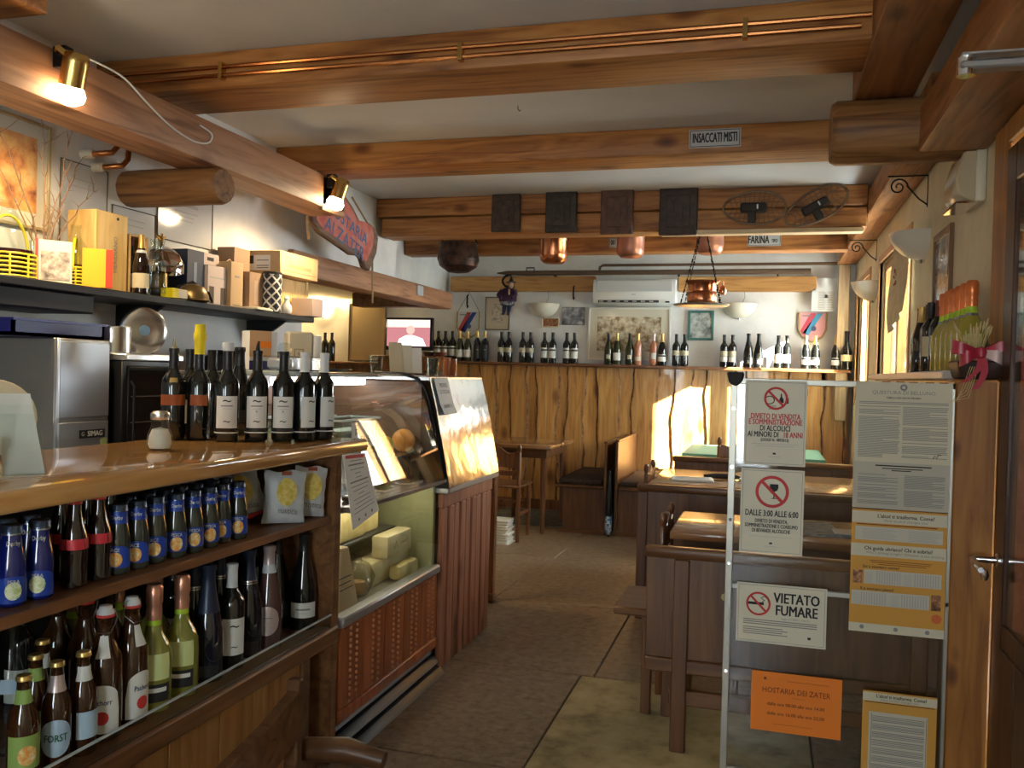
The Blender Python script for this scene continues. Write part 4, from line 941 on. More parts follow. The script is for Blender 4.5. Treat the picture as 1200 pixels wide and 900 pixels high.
# ================================================================== BEHIND THE BAR
bk = thing('back_counter','low dark back counter along the bar wall','counter',(-2.43,3.2,0))
MB().bx(-.27,.23,-1.5,1.3,.87,.9).build('worktop',STEELD,bk,bevel=.004); 
for i in range(4): MB().bx(-.25,.21,-1.48+i*.7,-.79+i*.7,0,.87).build('cabinet',BARW,bk,bevel=.004)
im = thing('ice_machine','dull steel ice machine with blue tray on top','ice machine',(-2.47,2.6,.9))
MB().bx(-.13,.12,-.13,.13,0,.53).build('body',mat('worn steel panel',(.3,.29,.27),.35,.7),im,bevel=.004)
for a,b in ((.005,.235),(.25,.52)): MB().bx(.119,.126,-.115,.125,a,b).build('front_panel',mat('grey steel panel %d'%int(a*100),(.3,.31,.33),.3,.6),im,bevel=.003)
MB().bx(.115,.13,-.13,-.116,0,.53).build('corner_trim',ALU,im,bevel=.003)
MB().bx(.126,.1275,-.02,.105,.175,.205).build('logo_plate',BLACK,im); text('SIMAG',.026,LWHITE,im,(.1285,.055,.19),(PI/2,0,PI/2),bold=.03); text('G',.02,LWHITE,im,(.1285,-.005,.19),(PI/2,0,PI/2))
MB().bx(.126,.1275,.085,.115,.12,.17).build('sticker',mat('green sticker',(.3,.38,.12),.6),im)
solo('blue_tray','dark blue plastic tray on the ice machine','tray',MB().bx(-.14,.11,-.3,.11,0,.012).bx(-.14,-.13,-.3,.11,0,.055).bx(.1,.11,-.3,.11,0,.055).bx(-.14,.11,.1,.11,0,.055).bx(-.14,.11,-.3,-.29,0,.055).bx(-.15,.12,-.31,.12,.05,.058),BLUEP,(-2.47,2.6,1.431))
solo('steel_pot','small steel pot standing behind the ice machine','pot',MB().lathe([(0,0),(.06,0),(.065,.005),(.065,.1),(.068,.103),(.063,.1),(.062,.008),(0,.008)],22),STEEL,(-2.42,2.83,1.385))
mw = thing('glass_door_oven','black cabinet with tinted glass door beside the ice machine','oven',(-2.45,2.93,.9))
MB().bx(-.14,.12,-.155,.17,0,.46).build('body',BLACK,mw,bevel=.004); MB().bx(.12,.128,-.13,.16,.03,.44).build('door',mat('tinted glass',(.01,.012,.015),.03,spec=.9),mw,bevel=.003)
MB().bx(-.15,.14,-.16,.18,.46,.485).build('top_tray',ALU,mw,bevel=.004); MB().tube([(.13,-.12,.08),(.145,-.12,.1),(.145,-.12,.36),(.13,-.12,.38)],.005,8).build('door_handle',BLACKM,mw)
for i in range(3): MB().bx(.128,.1295,-.115,.12,.12+i*.1,.124+i*.1).build('rack_rail',STEELD,mw)
ld = thing('pan_lid','round steel pan lid leaning behind the steel pot','lid',(-2.42,3.0,1.386),face_cam(-2.42,3.0,.3))
q = MB().lathe([(0,-.012),(.05,-.011),(.075,-.007),(.092,0),(.095,.004),(.09,.006),(.075,-.002),(0,-.006)],30,axis='y',c=(0,0,.096)); q.build('disc',STEEL,ld)
MB().lathe([(0,-.016),(.02,-.015),(.022,-.012)],14,axis='y',c=(0,0,.096)).build('centre_disc',mat('blue badge',(.1,.18,.3),.3),ld)
# more clutter beneath the shelf
ut = thing('glass_rack','wire rack of upturned glasses under the black shelf','rack',(-2.5,3.36,1.2))
for zz in (0,.12): MB().tube([(-.08,-.2,zz),(.1,-.2,zz),(.1,.25,zz),(-.08,.25,zz)],.004,6,True).build('wire',STEEL,ut)
for yq in (-.2,0,.25): MB().tube([(.1,yq,0),(.1,yq,.12)],.004,6).build('upright',STEEL,ut)
MB().bx(-.16,.1,-.24,.3,-.3,-.005).build('base_box',mat('rose tile',(.36,.24,.23),.35),ut,bevel=.003)
for i in range(4):
    solo('drinking_glass',ORD[i]+' upturned clear tumbler from the pan lid in the wire rack','glass',MB().lathe([(.033,0),(.034,.002),(.028,.1),(.02,.105),(0,.106)],14),CLEAR,(-2.5,3.2+i*.1,1.206),'tumblers in the rack')
sl = thing('meat_slicer','dark coffee machine behind the wine bottle row','coffee machine',(-2.42,3.95,.9))
MB().bx(-.2,.16,-.28,.34,0,.5).build('body',mat('black enamel',(.02,.018,.018),.25),sl,bevel=.015,seg=2)
MB().bx(-.18,.18,-.24,.3,.5,.525).build('cup_tray',BLACKM,sl,bevel=.004); MB().bx(.16,.168,-.1,.1,.3,.42).build('front_plate',mat('cream panel',(.5,.45,.3),.4),sl)
sl['category'] = 'coffee machine'; sl.name = 'coffee_machine'
for i,(y,m_) in enumerate(((3.8,CREAM),(3.95,WHITE),(4.12,CREAM))):
    solo('carton_box',('small cream carton on the back counter','small white carton on the back counter','cream carton beside the white one on the back counter')[i],'box',MB().bx(-.04,.04,-.06,.06,0,.17),m_,(-2.17,y,1.15),bevel=.003)
solo('bar_step_shelf','dark narrow step shelf carrying small cartons behind the bar','shelf',MB().bx(-.06,.06,-.5,.45,0,.25),BARW,(-2.14,3.95,.9),bevel=.004)
t = K['plain'].place('wine_bottle','dark bottle tilted against the cartons behind the counter row',(-2.17,3.6,1.155),'wine bottles behind the front row on the bar',rot=0); t.rotation_euler=(-.5,0,0); t.location.z=1.17
# wall shelf
SHZ = 1.632
sf = thing('wall_shelf','long black wall shelf crowded with boxes and bottles','shelf',(XL,3.2,1.6))
SHB = mat('black shelf board',(.012,.012,.013),.5,spec=.3)
MB().bx(0,.3,-1.7,1.19,0,.03).build('board',SHB,sf,bevel=.004); MB().bx(.0,.28,-1.7,-.45,-.07,-.001).build('under_box',SHB,sf,bevel=.006)
for y in (-1,0,1): MB().hexa([(0,y-.01,-.15),(.02,y-.01,-.15),(.02,y+.01,-.15),(0,y+.01,-.15),(0,y-.01,-.001),(.24,y-.01,-.001),(.24,y+.01,-.001),(0,y+.01,-.001)]).build('bracket',SHB,sf)
def sh_y(px, x=-2.52): return y_at(px, x, SHZ+.05)
YW = mat('yellow wicker',(.72,.58,.03),.5)
def demijohn(label,px,x,r,h):
    y = sh_y(px,x); t = thing('demijohn',label,'demijohn',(x,y,SHZ))
    MB().lathe([(0,.004),(r*.8,0),(r,.01),(r,h*.5),(r*.85,h*.62),(r*.4,h*.78),(r*.28,h*.84),(r*.28,h*.95),(r*.34,h*.96),(r*.34,h),(r*.26,h)],22).build('glass',CLEAR,t)
    MB().lathe([(0,.008),(r*.95,.012),(r*.96,h*.36),(0,h*.36)],20).build('wine',mat('wine %d'%px,(.03,.006,.006),.1),t)
    m = MB()
    for i in range(6): m.tube([((r+.003)*math.cos(a),(r+.003)*math.sin(a),.008+i*h*.055) for a in [2*PI*k/18 for k in range(18)]],.004,5,True)
    for k in range(9):
        a = 2*PI*k/9; m.tube([((r+.004)*math.cos(a),(r+.004)*math.sin(a),.003),((r+.004)*math.cos(a),(r+.004)*math.sin(a),h*.3)],.0035,5)
    m.build('wicker_basket',YW,t)
    m = MB().tube([(0,(r+.004)*math.cos(a),h*.28+h*.52*math.sin(a)) for a in [PI*k/14 for k in range(15)]],.005,6); m.build('wicker_handle',YW,t)
    return t
demijohn('large glass demijohn with yellow wicker basket at the shelf end',9,-2.56,.085,.28)
d2 = demijohn('smaller glass demijohn with yellow wicker beside the wooden wine box',88,-2.56,.056,.24); d2.rotation_euler.z=.6
bo = thing('photo_book','white book with a photograph cover and red spine leaning on the shelf','book',(-2.49,sh_y(62,-2.5),SHZ),face_cam(-2.5,2.66,.15)); bo.rotation_euler.x=-.1
MB().bx(-.055,.055,-.008,.008,0,.155).build('cover',PAPERC,bo); MB().bx(-.063,-.055,-.009,.009,0,.158).build('spine',RED,bo)
MB().bx(-.048,.048,-.0095,-.0082,.01,.115).build('photograph',mottled('grey photograph',[(.3,(.05,.04,.04)),(.5,(.35,.3,.27)),(.7,(.7,.67,.6))],35,.5,0),bo)
ob = thing('yellow_book','yellow and orange book with red spine on the shelf','book',(-2.44,sh_y(115,-2.44),SHZ),face_cam(-2.48,2.9,.05))
MB().bx(-.055,.025,-.012,.012,0,.145).build('cover',mat('yellow cover',(.8,.42,.02),.5),ob); MB().bx(.025,.05,-.012,.012,0,.145).build('spine',mat('red spine',(.6,.05,.02),.5),ob)
wb = thing('wine_box','tall pale wooden wine box with stamped lettering','box',(-2.6,sh_y(112,-2.6),SHZ),.0)
MB().bx(-.06,.075,-.09,.09,0,.315).build('box',PALEW,wb,bevel=.003); text('MERIDIANO',.03,INKG,wb,(.0765,.02,.15),(PI/2,-PI/2,PI/2),sx=.9)
MB().bx(.0755,.077,-.088,-.08,0,.3).build('slide_edge',mat('orange edge',(.6,.4,.1),.6),wb)
MB().lathe([(0,0),(.006,0),(.006,.002),(0,.002)],8,c=(.0755,.03,.295),axis='x').build('nail_hole',INK,wb)
vs = thing('branch_vase','clear vase with thorny bare branches beside the demijohns','vase',(-2.6,sh_y(47,-2.6),SHZ))
MB().lathe([(0,.003),(.03,0),(.034,.02),(.03,.08),(.038,.16),(.036,.16),(.028,.08),(.03,.01),(0,.01)],16).build('vase',CLEAR,vs)
BR = mat('branch bark',(.22,.13,.08),.7); rg = random.Random(21)
brs = [((-.02,-.2,.55),.004),((.02,-.03,.62),.0045),((.03,.12,.42),.004),((.0,.2,.5),.004),((-.05,-.26,.5),.0035),((.06,.07,.56),.0035),((-.02,.28,.38),.0035)]
for e_, r_ in brs:
    pts = [Vector((0,0,.02))]; e = Vector(e_)
    for i in range(1,11): 
        q = e*(i/10); q.z = .02+(e.z)*(i/10); side = math.sin(i/10*PI)*.04; pts.append(Vector((q.x+rg.uniform(-.006,.006)+side*.3,q.y*(i/10)**.6+rg.uniform(-.008,.008),q.z)))
    m = MB().tube(pts,[r_*(1.1-i*.08) for i in range(11)],6)
    for i in range(3,11):
        p = pts[i]; dv = Vector((rg.uniform(-1,1),rg.uniform(-1,1),rg.uniform(.1,1)))*.025; m.tube([p,p+dv],[.0016,.0005],4)
        if rg.random()<.4:
            d2_ = Vector((rg.uniform(-.5,.5),rg.uniform(-1,1),.9))*.07; m.tube([p,p+d2_*.5+Vector((0,.005,0)),p+d2_],[.002,.0016,.0008],4)
    m.build('branch',BR,vs)
op = thing('open_wine_box','open wooden wine box holding a bottle on the shelf','box',(-2.58,sh_y(150,-2.58),SHZ))
MB().bx(-.05,-.042,-.055,.06,0,.25).bx(-.05,.05,-.055,-.047,0,.25).bx(-.05,.05,.052,.06,0,.25).bx(-.05,.05,-.047,.052,.242,.25).bx(-.05,.05,-.047,.052,0,.008).build('box',wood('open box wood',(.4,.24,.08),(.55,.35,.13),(.62,.42,.18),'z',.5),op)
K['cream_big'] = Kind(P_BURG,mat('brown black glass',(.012,.006,.004),.06,coat=.5),22).label(.03,.105,LCREAM,2.6).capsule(.26,FWINE)
K['cream_wh'] = Kind(P_BURG,mat('brown black glass b',(.012,.006,.004),.06,coat=.5),22).label(.03,.105,LCREAM,2.6).capsule(.235,FGOLD).band(.21,.225,FWHITE)
K['cream_big'].place('wine_bottle','dark wine bottle standing in the open wooden box',(-2.565,sh_y(150,-2.58)-.004,SHZ+.009),scale=.76)
y = sh_y(165,-2.47); K['cream_wh'].place('wine_bottle','wine bottle with gold capsule and white band on the black shelf',(-2.47,y,SHZ),scale=.8)
solo('carafe','slim clear glass carafe on the black shelf','carafe',MB().lathe([(0,.003),(.03,0),(.036,.01),(.035,.08),(.022,.15),(.02,.19),(.03,.23),(.029,.23),(.018,.19),(.02,.15),(.032,.08),(.033,.012),(0,.01)],18),CLEAR,(-2.44,sh_y(184,-2.44),SHZ))
dm = thing('espresso_dome','silver dome with eagle finial on a brass column','espresso machine',(-2.6,sh_y(187,-2.6),SHZ))
MB().lathe([(.035,.05),(.035,.12),(.05,.125)],18).build('brass_column',BRASS,dm); MB().lathe([(0,0),(.06,0),(.065,.01),(.065,.045),(.04,.055),(0,.055)],20).build('base',BLACK,dm)
MB().lathe([(.1,.12),(.102,.13),(.102,.165),(.098,.17),(.088,.2),(.06,.225),(.03,.238),(.012,.24),(.012,.26),(0,.26)],26).build('dome',CHROME,dm)
MB().tube([(0,-.035,.29),(0,-.01,.278),(0,0,.262),(0,.012,.278),(0,.035,.288)],[.003,.008,.014,.008,.003],8).tube([(0,0,.265),(.01,-.004,.295)],[.008,.005],8).build('eagle',BRASS,dm)
nb = thing('navy_box','tall navy blue gift box on the black shelf','box',(-2.6,sh_y(212,-2.6)+.02,SHZ),.0)
MB().bx(-.05,.06,-.06,.065,0,.245).build('box',mat('navy card',(.018,.026,.055),.5),nb,bevel=.002); MB().bx(.0602,.061,-.012,.01,.06,.19).build('silver_lettering_band',mat('silver ink',(.2,.24,.32),.4),nb)
bh = thing('brass_bowl','upturned aged brass bowl helmet at the shelf edge','helmet',(-2.46,sh_y(226,-2.46),SHZ))
MB().lathe([(.07,0),(.075,.004),(.068,.01),(.065,.035),(.05,.062),(.025,.075),(0,.078)],22).build('bowl',mat('aged brass',(.28,.2,.09),.35,.8),bh); MB().tube([(-.05,-.04,.06),(.0,0,.085),(.05,.05,.04),(.06,.06,.0)],.006,6).build('strap',BLACK,bh)
pk = thing('bottle_carrier','pinkish card bottle carrier with handle slot','carrier',(-2.57,sh_y(244,-2.57)+.006,SHZ))
PKM = mat('pale pink card',(.62,.5,.45),.6)
MB().bx(-.045,.045,-.075,.075,.0,.19).build('body',PKM,pk,bevel=.002); MB().prism([(-.073,.19),(.073,.19),(.065,.25),(-.065,.25)],-.004,.004,'x').build('handle_flap',PKM,pk)
MB().bx(.0042,.005,-.025,.025,.215,.232).build('handle_slot',INK,pk)
for a in (-.045,.045): MB().bx(.0452,.046,a-.018,a+.018,.0,.09).build('cutout',mat('carrier cutout %d'%int(a*100),(.08,.05,.02),.6),pk)
MB().bx(.0452,.0458,-.06,.06,.13,.136).build('printed_line',INKL,pk)
TAN = mat('tan carton',(.5,.34,.18),.65); BRN = mat('brown carton',(.3,.19,.115),.65); CARD = mottled('cardboard',[(.4,(.47,.31,.15)),(.6,(.55,.38,.2))],9,.75,.05)
tc_ = thing('tan_carton','slim tan bottle carton on the black shelf','box',(-2.55,sh_y(268,-2.55),SHZ)); MB().bx(-.045,.045,-.052,.052,0,.225).build('carton',TAN,tc_,bevel=.002); MB().tube([(0,-.03,.225),(0,0,.24),(0,.03,.225)],.003,6).build('cord',TAN,tc_)
MB().bx(.0452,.0458,-.02,.02,.15,.158).build('printed_line',INKG,tc_); MB().bx(.0452,.0458,-.03,.03,.012,.018).build('printed_line',INKG,tc_)
br_ = thing('brown_carton','brown bottle carton with vertical lettering on the shelf','box',(-2.53,sh_y(291,-2.53),SHZ)); MB().bx(-.05,.045,-.062,.062,0,.19).build('carton',BRN,br_,bevel=.002); MB().bx(.0452,.0458,-.02,.01,.03,.15).build('pale_lettering_band',mat('pale ink',(.36,.25,.17),.6),br_)
cy = thing('patterned_tin','black and white diamond patterned cylinder tin','tin',(-2.46,sh_y(317,-2.46)+.01,SHZ-.0))
pat = mat('diamond pattern',(.02,.02,.03),.35); ns,L,b = nodes(pat); tcn = N(pat,'ShaderNodeTexCoord'); spx = N(pat,'ShaderNodeSeparateXYZ'); L.new(tcn.outputs['Object'],spx.inputs[0])
an = N(pat,'ShaderNodeMath',operation='ARCTAN2'); L.new(spx.outputs[1],an.inputs[0]); L.new(spx.outputs[0],an.inputs[1])
def mth(op,a,bv): 
    n_ = N(pat,'ShaderNodeMath',operation=op); L.new(a,n_.inputs[0])
    if isinstance(bv,(int,float)): n_.inputs[1].default_value = bv
    else: L.new(bv,n_.inputs[1])
    return n_.outputs[0]
u_ = mth('MULTIPLY',an.outputs[0],6/(2*PI)); v_ = mth('MULTIPLY',spx.outputs[2],19.0)
def tri(a): return mth('ABSOLUTE',mth('SUBTRACT',mth('FRACT',a,0),.5),0)
dd = mth('ADD',tri(u_),tri(v_))   # 0..1 diamonds
edge_ = mth('ABSOLUTE',mth('SUBTRACT',dd,.5),0); L.new(ramp(pat,edge_,[(.1,(.62,.6,.55)),(.115,(.02,.022,.03))]),b.inputs['Base Color'])
b.inputs['Base Color'].links[0].from_node.color_ramp.interpolation='CONSTANT'
MB().lathe([(0,0),(.048,0),(.05,.002),(.05,.2),(.048,.203),(0,.203)],28).build('tin',pat,cy); MB().lathe([(.0505,.192),(.0508,.2),(.049,.2045),(0,.2045)],28).build('lid',BLACK,cy)
cb1 = thing('wooden_crate','pale wooden wine crate on the shelf under the cardboard box','crate',(-2.62,sh_y(322,-2.62)+.04,SHZ)); MB().bx(-.08,.09,-.2,.15,0,.2).build('crate',PALEW,cb1,bevel=.002)
for a in (.155,): MB().bx(-.085,.095,.13,.156,0,.205).build('lath',PALEW,cb1,bevel=.002)
cb2 = thing('cardboard_box','cardboard box with white shipping label on top of the crate','box',(-2.6,sh_y(318,-2.6)+.05,SHZ+.206)); MB().bx(-.1,.14,-.2,.2,0,.125).build('box',CARD,cb2,bevel=.003)
MB().bx(-.07,.08,-.2015,-.2,.02,.1).build('shipping_label',PAPER,cb2); MB().bx(-.065,-.02,-.203,-.2012,.055,.098).build('code_block',INK,cb2)
for zz in (.03,.042,.07): MB().bx(0,.07,-.203,-.2012,zz,zz+.005).build('printed_line',INKG,cb2)
MB().bx(.14,.141,-.1,.12,.045,.062).build('stamped_name',mat('brown stamp',(.42,.26,.12),.7),cb2); MB().bx(.14,.141,-.17,.18,.022,.026).build('printed_line',BRN,cb2)
solo('brown_box','small open brown box behind the cardboard box','box',MB().bx(-.05,.05,-.07,.07,0,.32),BRN,(-2.65,sh_y(262,-2.65)+.08,SHZ),bevel=.002)
solo('grey_box','grey pink carton at the end of the black shelf','box',MB().bx(-.06,.07,-.06,.06,0,.1),mat('grey pink card',(.44,.33,.28),.6),(-2.46,4.37,SHZ),bevel=.002)
solo('white_figurine','small white pear shaped figurine beside the patterned tin','figurine',MB().lathe([(0,0),(.026,0),(.03,.015),(.026,.04),(.012,.065),(.015,.08),(.008,.092),(0,.094)],16),WHITE,(-2.435,sh_y(334,-2.435)+.015,SHZ))
solo('paper_stack','flat stack of loose papers at the shelf edge','papers',MB().bx(-.04,.05,-.1,.1,0,.008).bx(-.045,.045,-.09,.11,.008,.013),PAPERC,(-2.47,3.9,SHZ),bevel=.001,rotz=.1)
yt = solo('coffee_packet','flat packet with a yellow end at the shelf edge','packet',MB().bx(-.03,.03,-.05,.05,0,.04),CREAM,(-2.45,sh_y(205,-2.45),SHZ),bevel=.004); MB().bx(-.031,.032,-.051,-.015,-.0,.041).build('yellow_end',FYEL,yt)
# framed papers on the bar wall
def frame_wall_x(name,label,cat,x,y0,y1,z0,z1,fm,fw,inner,sgn=1,mount=None,mw_=.02):
    t = thing(name,label,cat,(x,(y0+y1)/2,z0)); w = (y1-y0)/2; h = z1-z0; e = (.018 if fw > .006 else .008)*sgn
    a,b = sorted((0,e)); m = MB().bx(a,b,-w,-w+fw,0,h).bx(a,b,w-fw,w,0,h).bx(a,b,-w+fw,w-fw,0,fw).bx(a,b,-w+fw,w-fw,h-fw,h); m.build('frame',fm,t,bevel=.002)
    a,b = sorted((0,e*.5)); MB().bx(a,b,-w+fw,w-fw,fw,h-fw).build('mount' if mount else 'picture',mount or inner,t)
    if mount:
        a,b = sorted((e*.5,e*.6)); MB().bx(a,b,-w+fw+mw_,w-fw-mw_,fw+mw_,h-fw-mw_).build('picture',inner,t)
    return t
def lines(t,x,rows,m=INKL,h=.004):
    q = MB()
    for (yc,hw_,z) in rows: q.bx(x,x+.0008,yc-hw_,yc+hw_,z,z+h)
    q.build('printed_lines',m,t)
ORP = mottled('orange painting',[(.3,(.2,.06,.03)),(.45,(.62,.26,.08)),(.6,(.75,.45,.16)),(.75,(.78,.62,.4))],12,.6,0)
GF = mat('gilt frame',(.5,.4,.22),.4,.4); DF = mat('thin dark frame',(.12,.09,.06),.5); GLP = mat('glazed cream sheet',(.62,.6,.5),.12); GLW = mat('glazed grey sheet',(.58,.59,.6),.1)
frame_wall_x('framed_painting','orange brown painting in a pale frame behind the branches','picture',XL,2.45,2.8,1.85,2.26,GF,.012,ORP,1,GLP,.05)
c1 = frame_wall_x('certificate','white certificate behind the wooden wine box','certificate',XL,2.86,3.12,1.82,2.16,DF,.004,GLW); lines(c1,.0045,[(0,.06,.27),(0,.07,.24),(.02,.04,.12)])
c2 = frame_wall_x('certificate','certificate with oval stamp between two others','certificate',XL,3.15,3.43,1.80,2.03,DF,.004,GLW); lines(c2,.0045,[(0,.07,.18),(0,.06,.155),(0,.07,.04),(.02,.03,.08),(.02,.03,.095),(.02,.03,.11)]); MB().tube([(.005,.02+.05*math.cos(a),.09+.035*math.sin(a)) for a in [2*PI*k/20 for k in range(20)]],.0015,5,True).build('stamp',INKL,c2)
c3 = frame_wall_x('certificate','glossy certificate under the log bracket','certificate',XL,3.44,3.86,1.93,2.2,DF,.005,GLW); lines(c3,.0045,[(0,.09,.15),(0,.06,.13),(.0,.05,.11)])
MB().bx(.0042,.0048,-.09,.09,.18,.196).build('heading',INKL,c3)
# pipes above the log, cable on the beam
pp_ = thing('pipe_stub','pair of bent copper pipes coming out of the bar wall','pipe',(XL,2.98,2.2))
for dy,dz in ((0,0),(.06,-.04)): MB().tube([(0,dy,dz),(.08,dy,dz),(.12,dy+.03,dz+.01),(.13,dy+.05,dz+.04),(.13,dy+.06,dz+.14)],.012,10).build('pipe',COPPERP,pp_); MB().lathe([(.02,-.002),(.02,.05),(.012,.055)],12,c=(0,dy,dz),axis='x').build('collar',CREAM,pp_)
solo('lamp_cable','thin white cable looping along the reddish beam','cable',MB().tube(smooth([(-.005,-.3,.1),(0,-.22,.1),(.0,-.1,.09),(0,.02,.04),(0,.16,-.01),(0,.3,-.03),(0,.4,-.01),(0,.42,.03),(0,.34,.045)]),.0035,6),WHITE,(-2.243,2.75,2.28))
# brass spot lamps on the beam
def spot(label, y, aim, energy):
    t = thing('beam_spot_lamp',label,'lamp',(-2.2,y,2.32),0,None)
    MB().bx(-.05,.0,-.02,.02,-.02,.05).build('bracket',BLACKM,t,bevel=.003); MB().tube([(-.03,-.02,.03),(0,-.05,.03),(.02,-.02,.01)],.01,8).build('joint',BRASS,t)
    h = MB().lathe([(0,.06),(.03,.058),(.038,.05),(.04,.03),(.04,-.05),(.037,-.05),(.037,.02),(0,.03)],22).build('brass_shade',BRASS,t,(.02,0,-.03)); h.rotation_euler = aim
    em = mat('lit bulb',(1,.9,.7),.4,emit=(1,.78,.48),es=28)
    b_ = MB().lathe([(0,-.045),(.036,-.05),(.047,-.075),(.042,-.095),(.02,-.11),(0,-.113)],20).build('bulb',em,t,(.02,0,-.03)); b_.rotation_euler = aim
    l = bpy.data.lights.new('spot_lamp_light','SPOT'); l.energy = energy; l.color = (1,.74,.42); l.spot_size = 2.6; l.spot_blend = .6; l.shadow_soft_size = .05
    lo = bpy.data.objects.new('spot_lamp_light',l); link(lo,t); lo.location = Vector((.02,0,-.03))+(b_.rotation_euler.to_matrix()@Vector((0,0,-.12))); lo.rotation_euler = aim
spot('lit brass spot lamp on the beam above the demijohns',2.345,(.12,.3,0),34)
spot('lit brass spot lamp at the far end of the beam above the painted board',4.19,(-.1,.28,0),34)
# painted wooden board and its rope
sg = thing('painted_board','rough wooden board painted red with blue lettering hung from the beam','sign',(-2.5,4.85,1.985),.0)
ol = [(-.42,.10),(-.40,.02),(-.30,-.03),(-.12,-.06),(.1,-.10),(.2,-.09),(.25,-.11),(.29,-.16),(.36,-.17),(.40,-.12),(.46,-.04),(.48,.06),(.44,.12),(.34,.14),(.2,.13),(.1,.2),(-.05,.27),(-.22,.29),(-.33,.26),(-.38,.2)]
sgr = thing; tilt = .0
bd = MB().prism([(a,b+.17) for a,b in ol],-.02,.02,'x').build('board',wood('rough board',(.1,.05,.03),(.2,.11,.065),(.28,.17,.1),'y',.6),sg,bevel=.01)
inner = [(a*.86-.01,b*.8+.19) for a,b in ol]; MB().prism(inner,.0185,.0225,'x').build('red_paint',mottled('red paint',[(.35,(.5,.1,.07)),(.55,(.6,.18,.13)),(.7,(.5,.26,.24))],16,.7,.2,.004),sg)
BLP = mat('faded blue paint',(.1,.14,.26),.7)
text('HOSTARIA',.105,BLP,sg,(.0235,.03,.25),(PI/2,-.24*-1,PI/2),bold=.02,sx=1.1); text('AI ZATER',.12,BLP,sg,(.0235,.0,.145),(PI/2,.24,PI/2),bold=.02,sx=1.05)
ROPE = mat('rope',(.4,.28,.16),.8)
for pts_, r_ in (([(0,-.4,.28),(.0,-.43,.2),(.0,-.4,.09)],.008),([(.0,.4,.28),(.0,.12,.43)],.006),([(0,-.33,.2),(-.0,-.36,.43)],.006),([(0,.43,.1),(0,.44,.0),(.01,.43,-.2)],.007)): MB().tube(pts_,r_,6).build('rope',ROPE,sg)
for q in sg.children: pass
sg.rotation_euler = (-.16*-0,0,0)
# ================================================================== OUTSIDE
struct(MB().bx(2.5,2.8,-1.0,6.2,-.2,4.6).build('sun_block_wall', CREAMW))  # unseen wall added to keep the sun out of the nearer side window

# ================================================================== GLASS SCREEN WITH NOTICES
PY = 3.102
scr = thing('glass_screen','clear screen in a thin metal frame covered with notices','screen',(.24,PY+.004,0))
def sc(n,x0,x1,z0,z1,m,d=.008,b=.002): return MB().bx(x0-.24,x1-.24,-d,d,z0,z1).build(n,m,scr,bevel=b)
FR = mat('pale metal frame',(.42,.4,.34),.35,.6)
sc('frame_post',-.115,-.092,0,1.355,FR); sc('frame_rail',-.092,.585,1.335,1.355,FR); sc('frame_rail',-.092,.585,.635,.652,FR); sc('frame_rail',-.092,.585,.0,.02,FR); sc('frame_post',.573,.585,0,1.355,FR)
sc('pane',-.092,.573,.652,1.335,PANE,.003,0); sc('pane',-.092,.573,.02,.635,PANE,.003,0)
MB().prism([(-.37,1.375),(-.31,1.375),(-.315,1.345),(-.335,1.325),(-.36,1.335)],-.016,.016,'y').build('corner_cap',RUBBER,scr,bevel=.006)
for z in (.35,.72,.87,1.05,1.25): MB().lathe([(0,0),(.006,0),(.006,.004),(0,.005)],8,c=(-.343,-.0125,z),axis='y').build('screw',CHROME,scr)
def rect(c4, y=PY-.006):
    p = [at(px,py,y=y) for px,py in c4]
    return (p[0].x+p[3].x)/2,(p[1].x+p[2].x)/2,(p[2].z+p[3].z)/2,(p[0].z+p[1].z)/2
def notice(name,label,c4,m=PAPER,cat='notice',border=None,y=PY-.006):
    x0,x1,z0,z1 = rect(c4,y); w,h = x1-x0,z1-z0
    t = thing(name,label,cat,((x0+x1)/2,y,z0)); MB().bx(-w/2,w/2,-.0015,.0015,0,h).build('sheet',m,t)
    if border:
        e,b_ = .006,.0012; q = MB()
        for (a,bb,c,d) in ((-w/2+e,w/2-e,e,e+b_),(-w/2+e,w/2-e,h-e-b_,h-e),(-w/2+e,-w/2+e+b_,e,h-e),(w/2-e-b_,w/2-e,e,h-e)): q.bx(a,bb,-.0022,-.0016,c,d)
        q.build('border',border,t)
    return t,w,h
def strips(t,rows,m,name='printed_lines',y=-.002):
    if name in ('cream_band','small_photo','table_ground'):
        for (x0,x1,z0,z1) in rows: MB().bx(x0,x1,y-.0006,y,z0,z1).build(name,m,t)
        return
    q = MB()
    for (x0,x1,z0,z1) in rows: q.bx(x0,x1,y-.0006,y,z0,z1)
    return q.build(name,m,t)
def ring(t,cx,cz,r,wd,m=RED,y=-.0035,name='red_ring'):
    g = [[(cx+rr*math.cos(a),y,cz+rr*math.sin(a)) for rr in (r-wd,r)] for a in [2*PI*k/36 for k in range(37)]]
    o = MB().sheet(g).build(name,m,t,fix=False)
    dx = (r-wd*.5)*.707; nx = wd*.36
    MB().add([(cx-dx-nx,y-.0003,cz+dx-nx),(cx-dx+nx,y-.0003,cz+dx+nx),(cx+dx+nx,y-.0003,cz-dx+nx),(cx+dx-nx,y-.0003,cz-dx-nx)],[(0,1,2,3)]).build('red_slash',m,t,fix=False)
def T3(t,s,size,m,x,z,bold=.012,sx=.8,al='CENTER',y=-.0034): return text(s,size,m,t,(x,y,z),bold=bold,sx=sx,align=al)
def silh(t,poly,cx,cz,sc_,m=INK,y=-.0028,name='pictogram'):
    MB().add([(cx+a*sc_,y,cz+b*sc_) for a,b in poly],[tuple(range(len(poly)))]).build(name,m,t,fix=False)
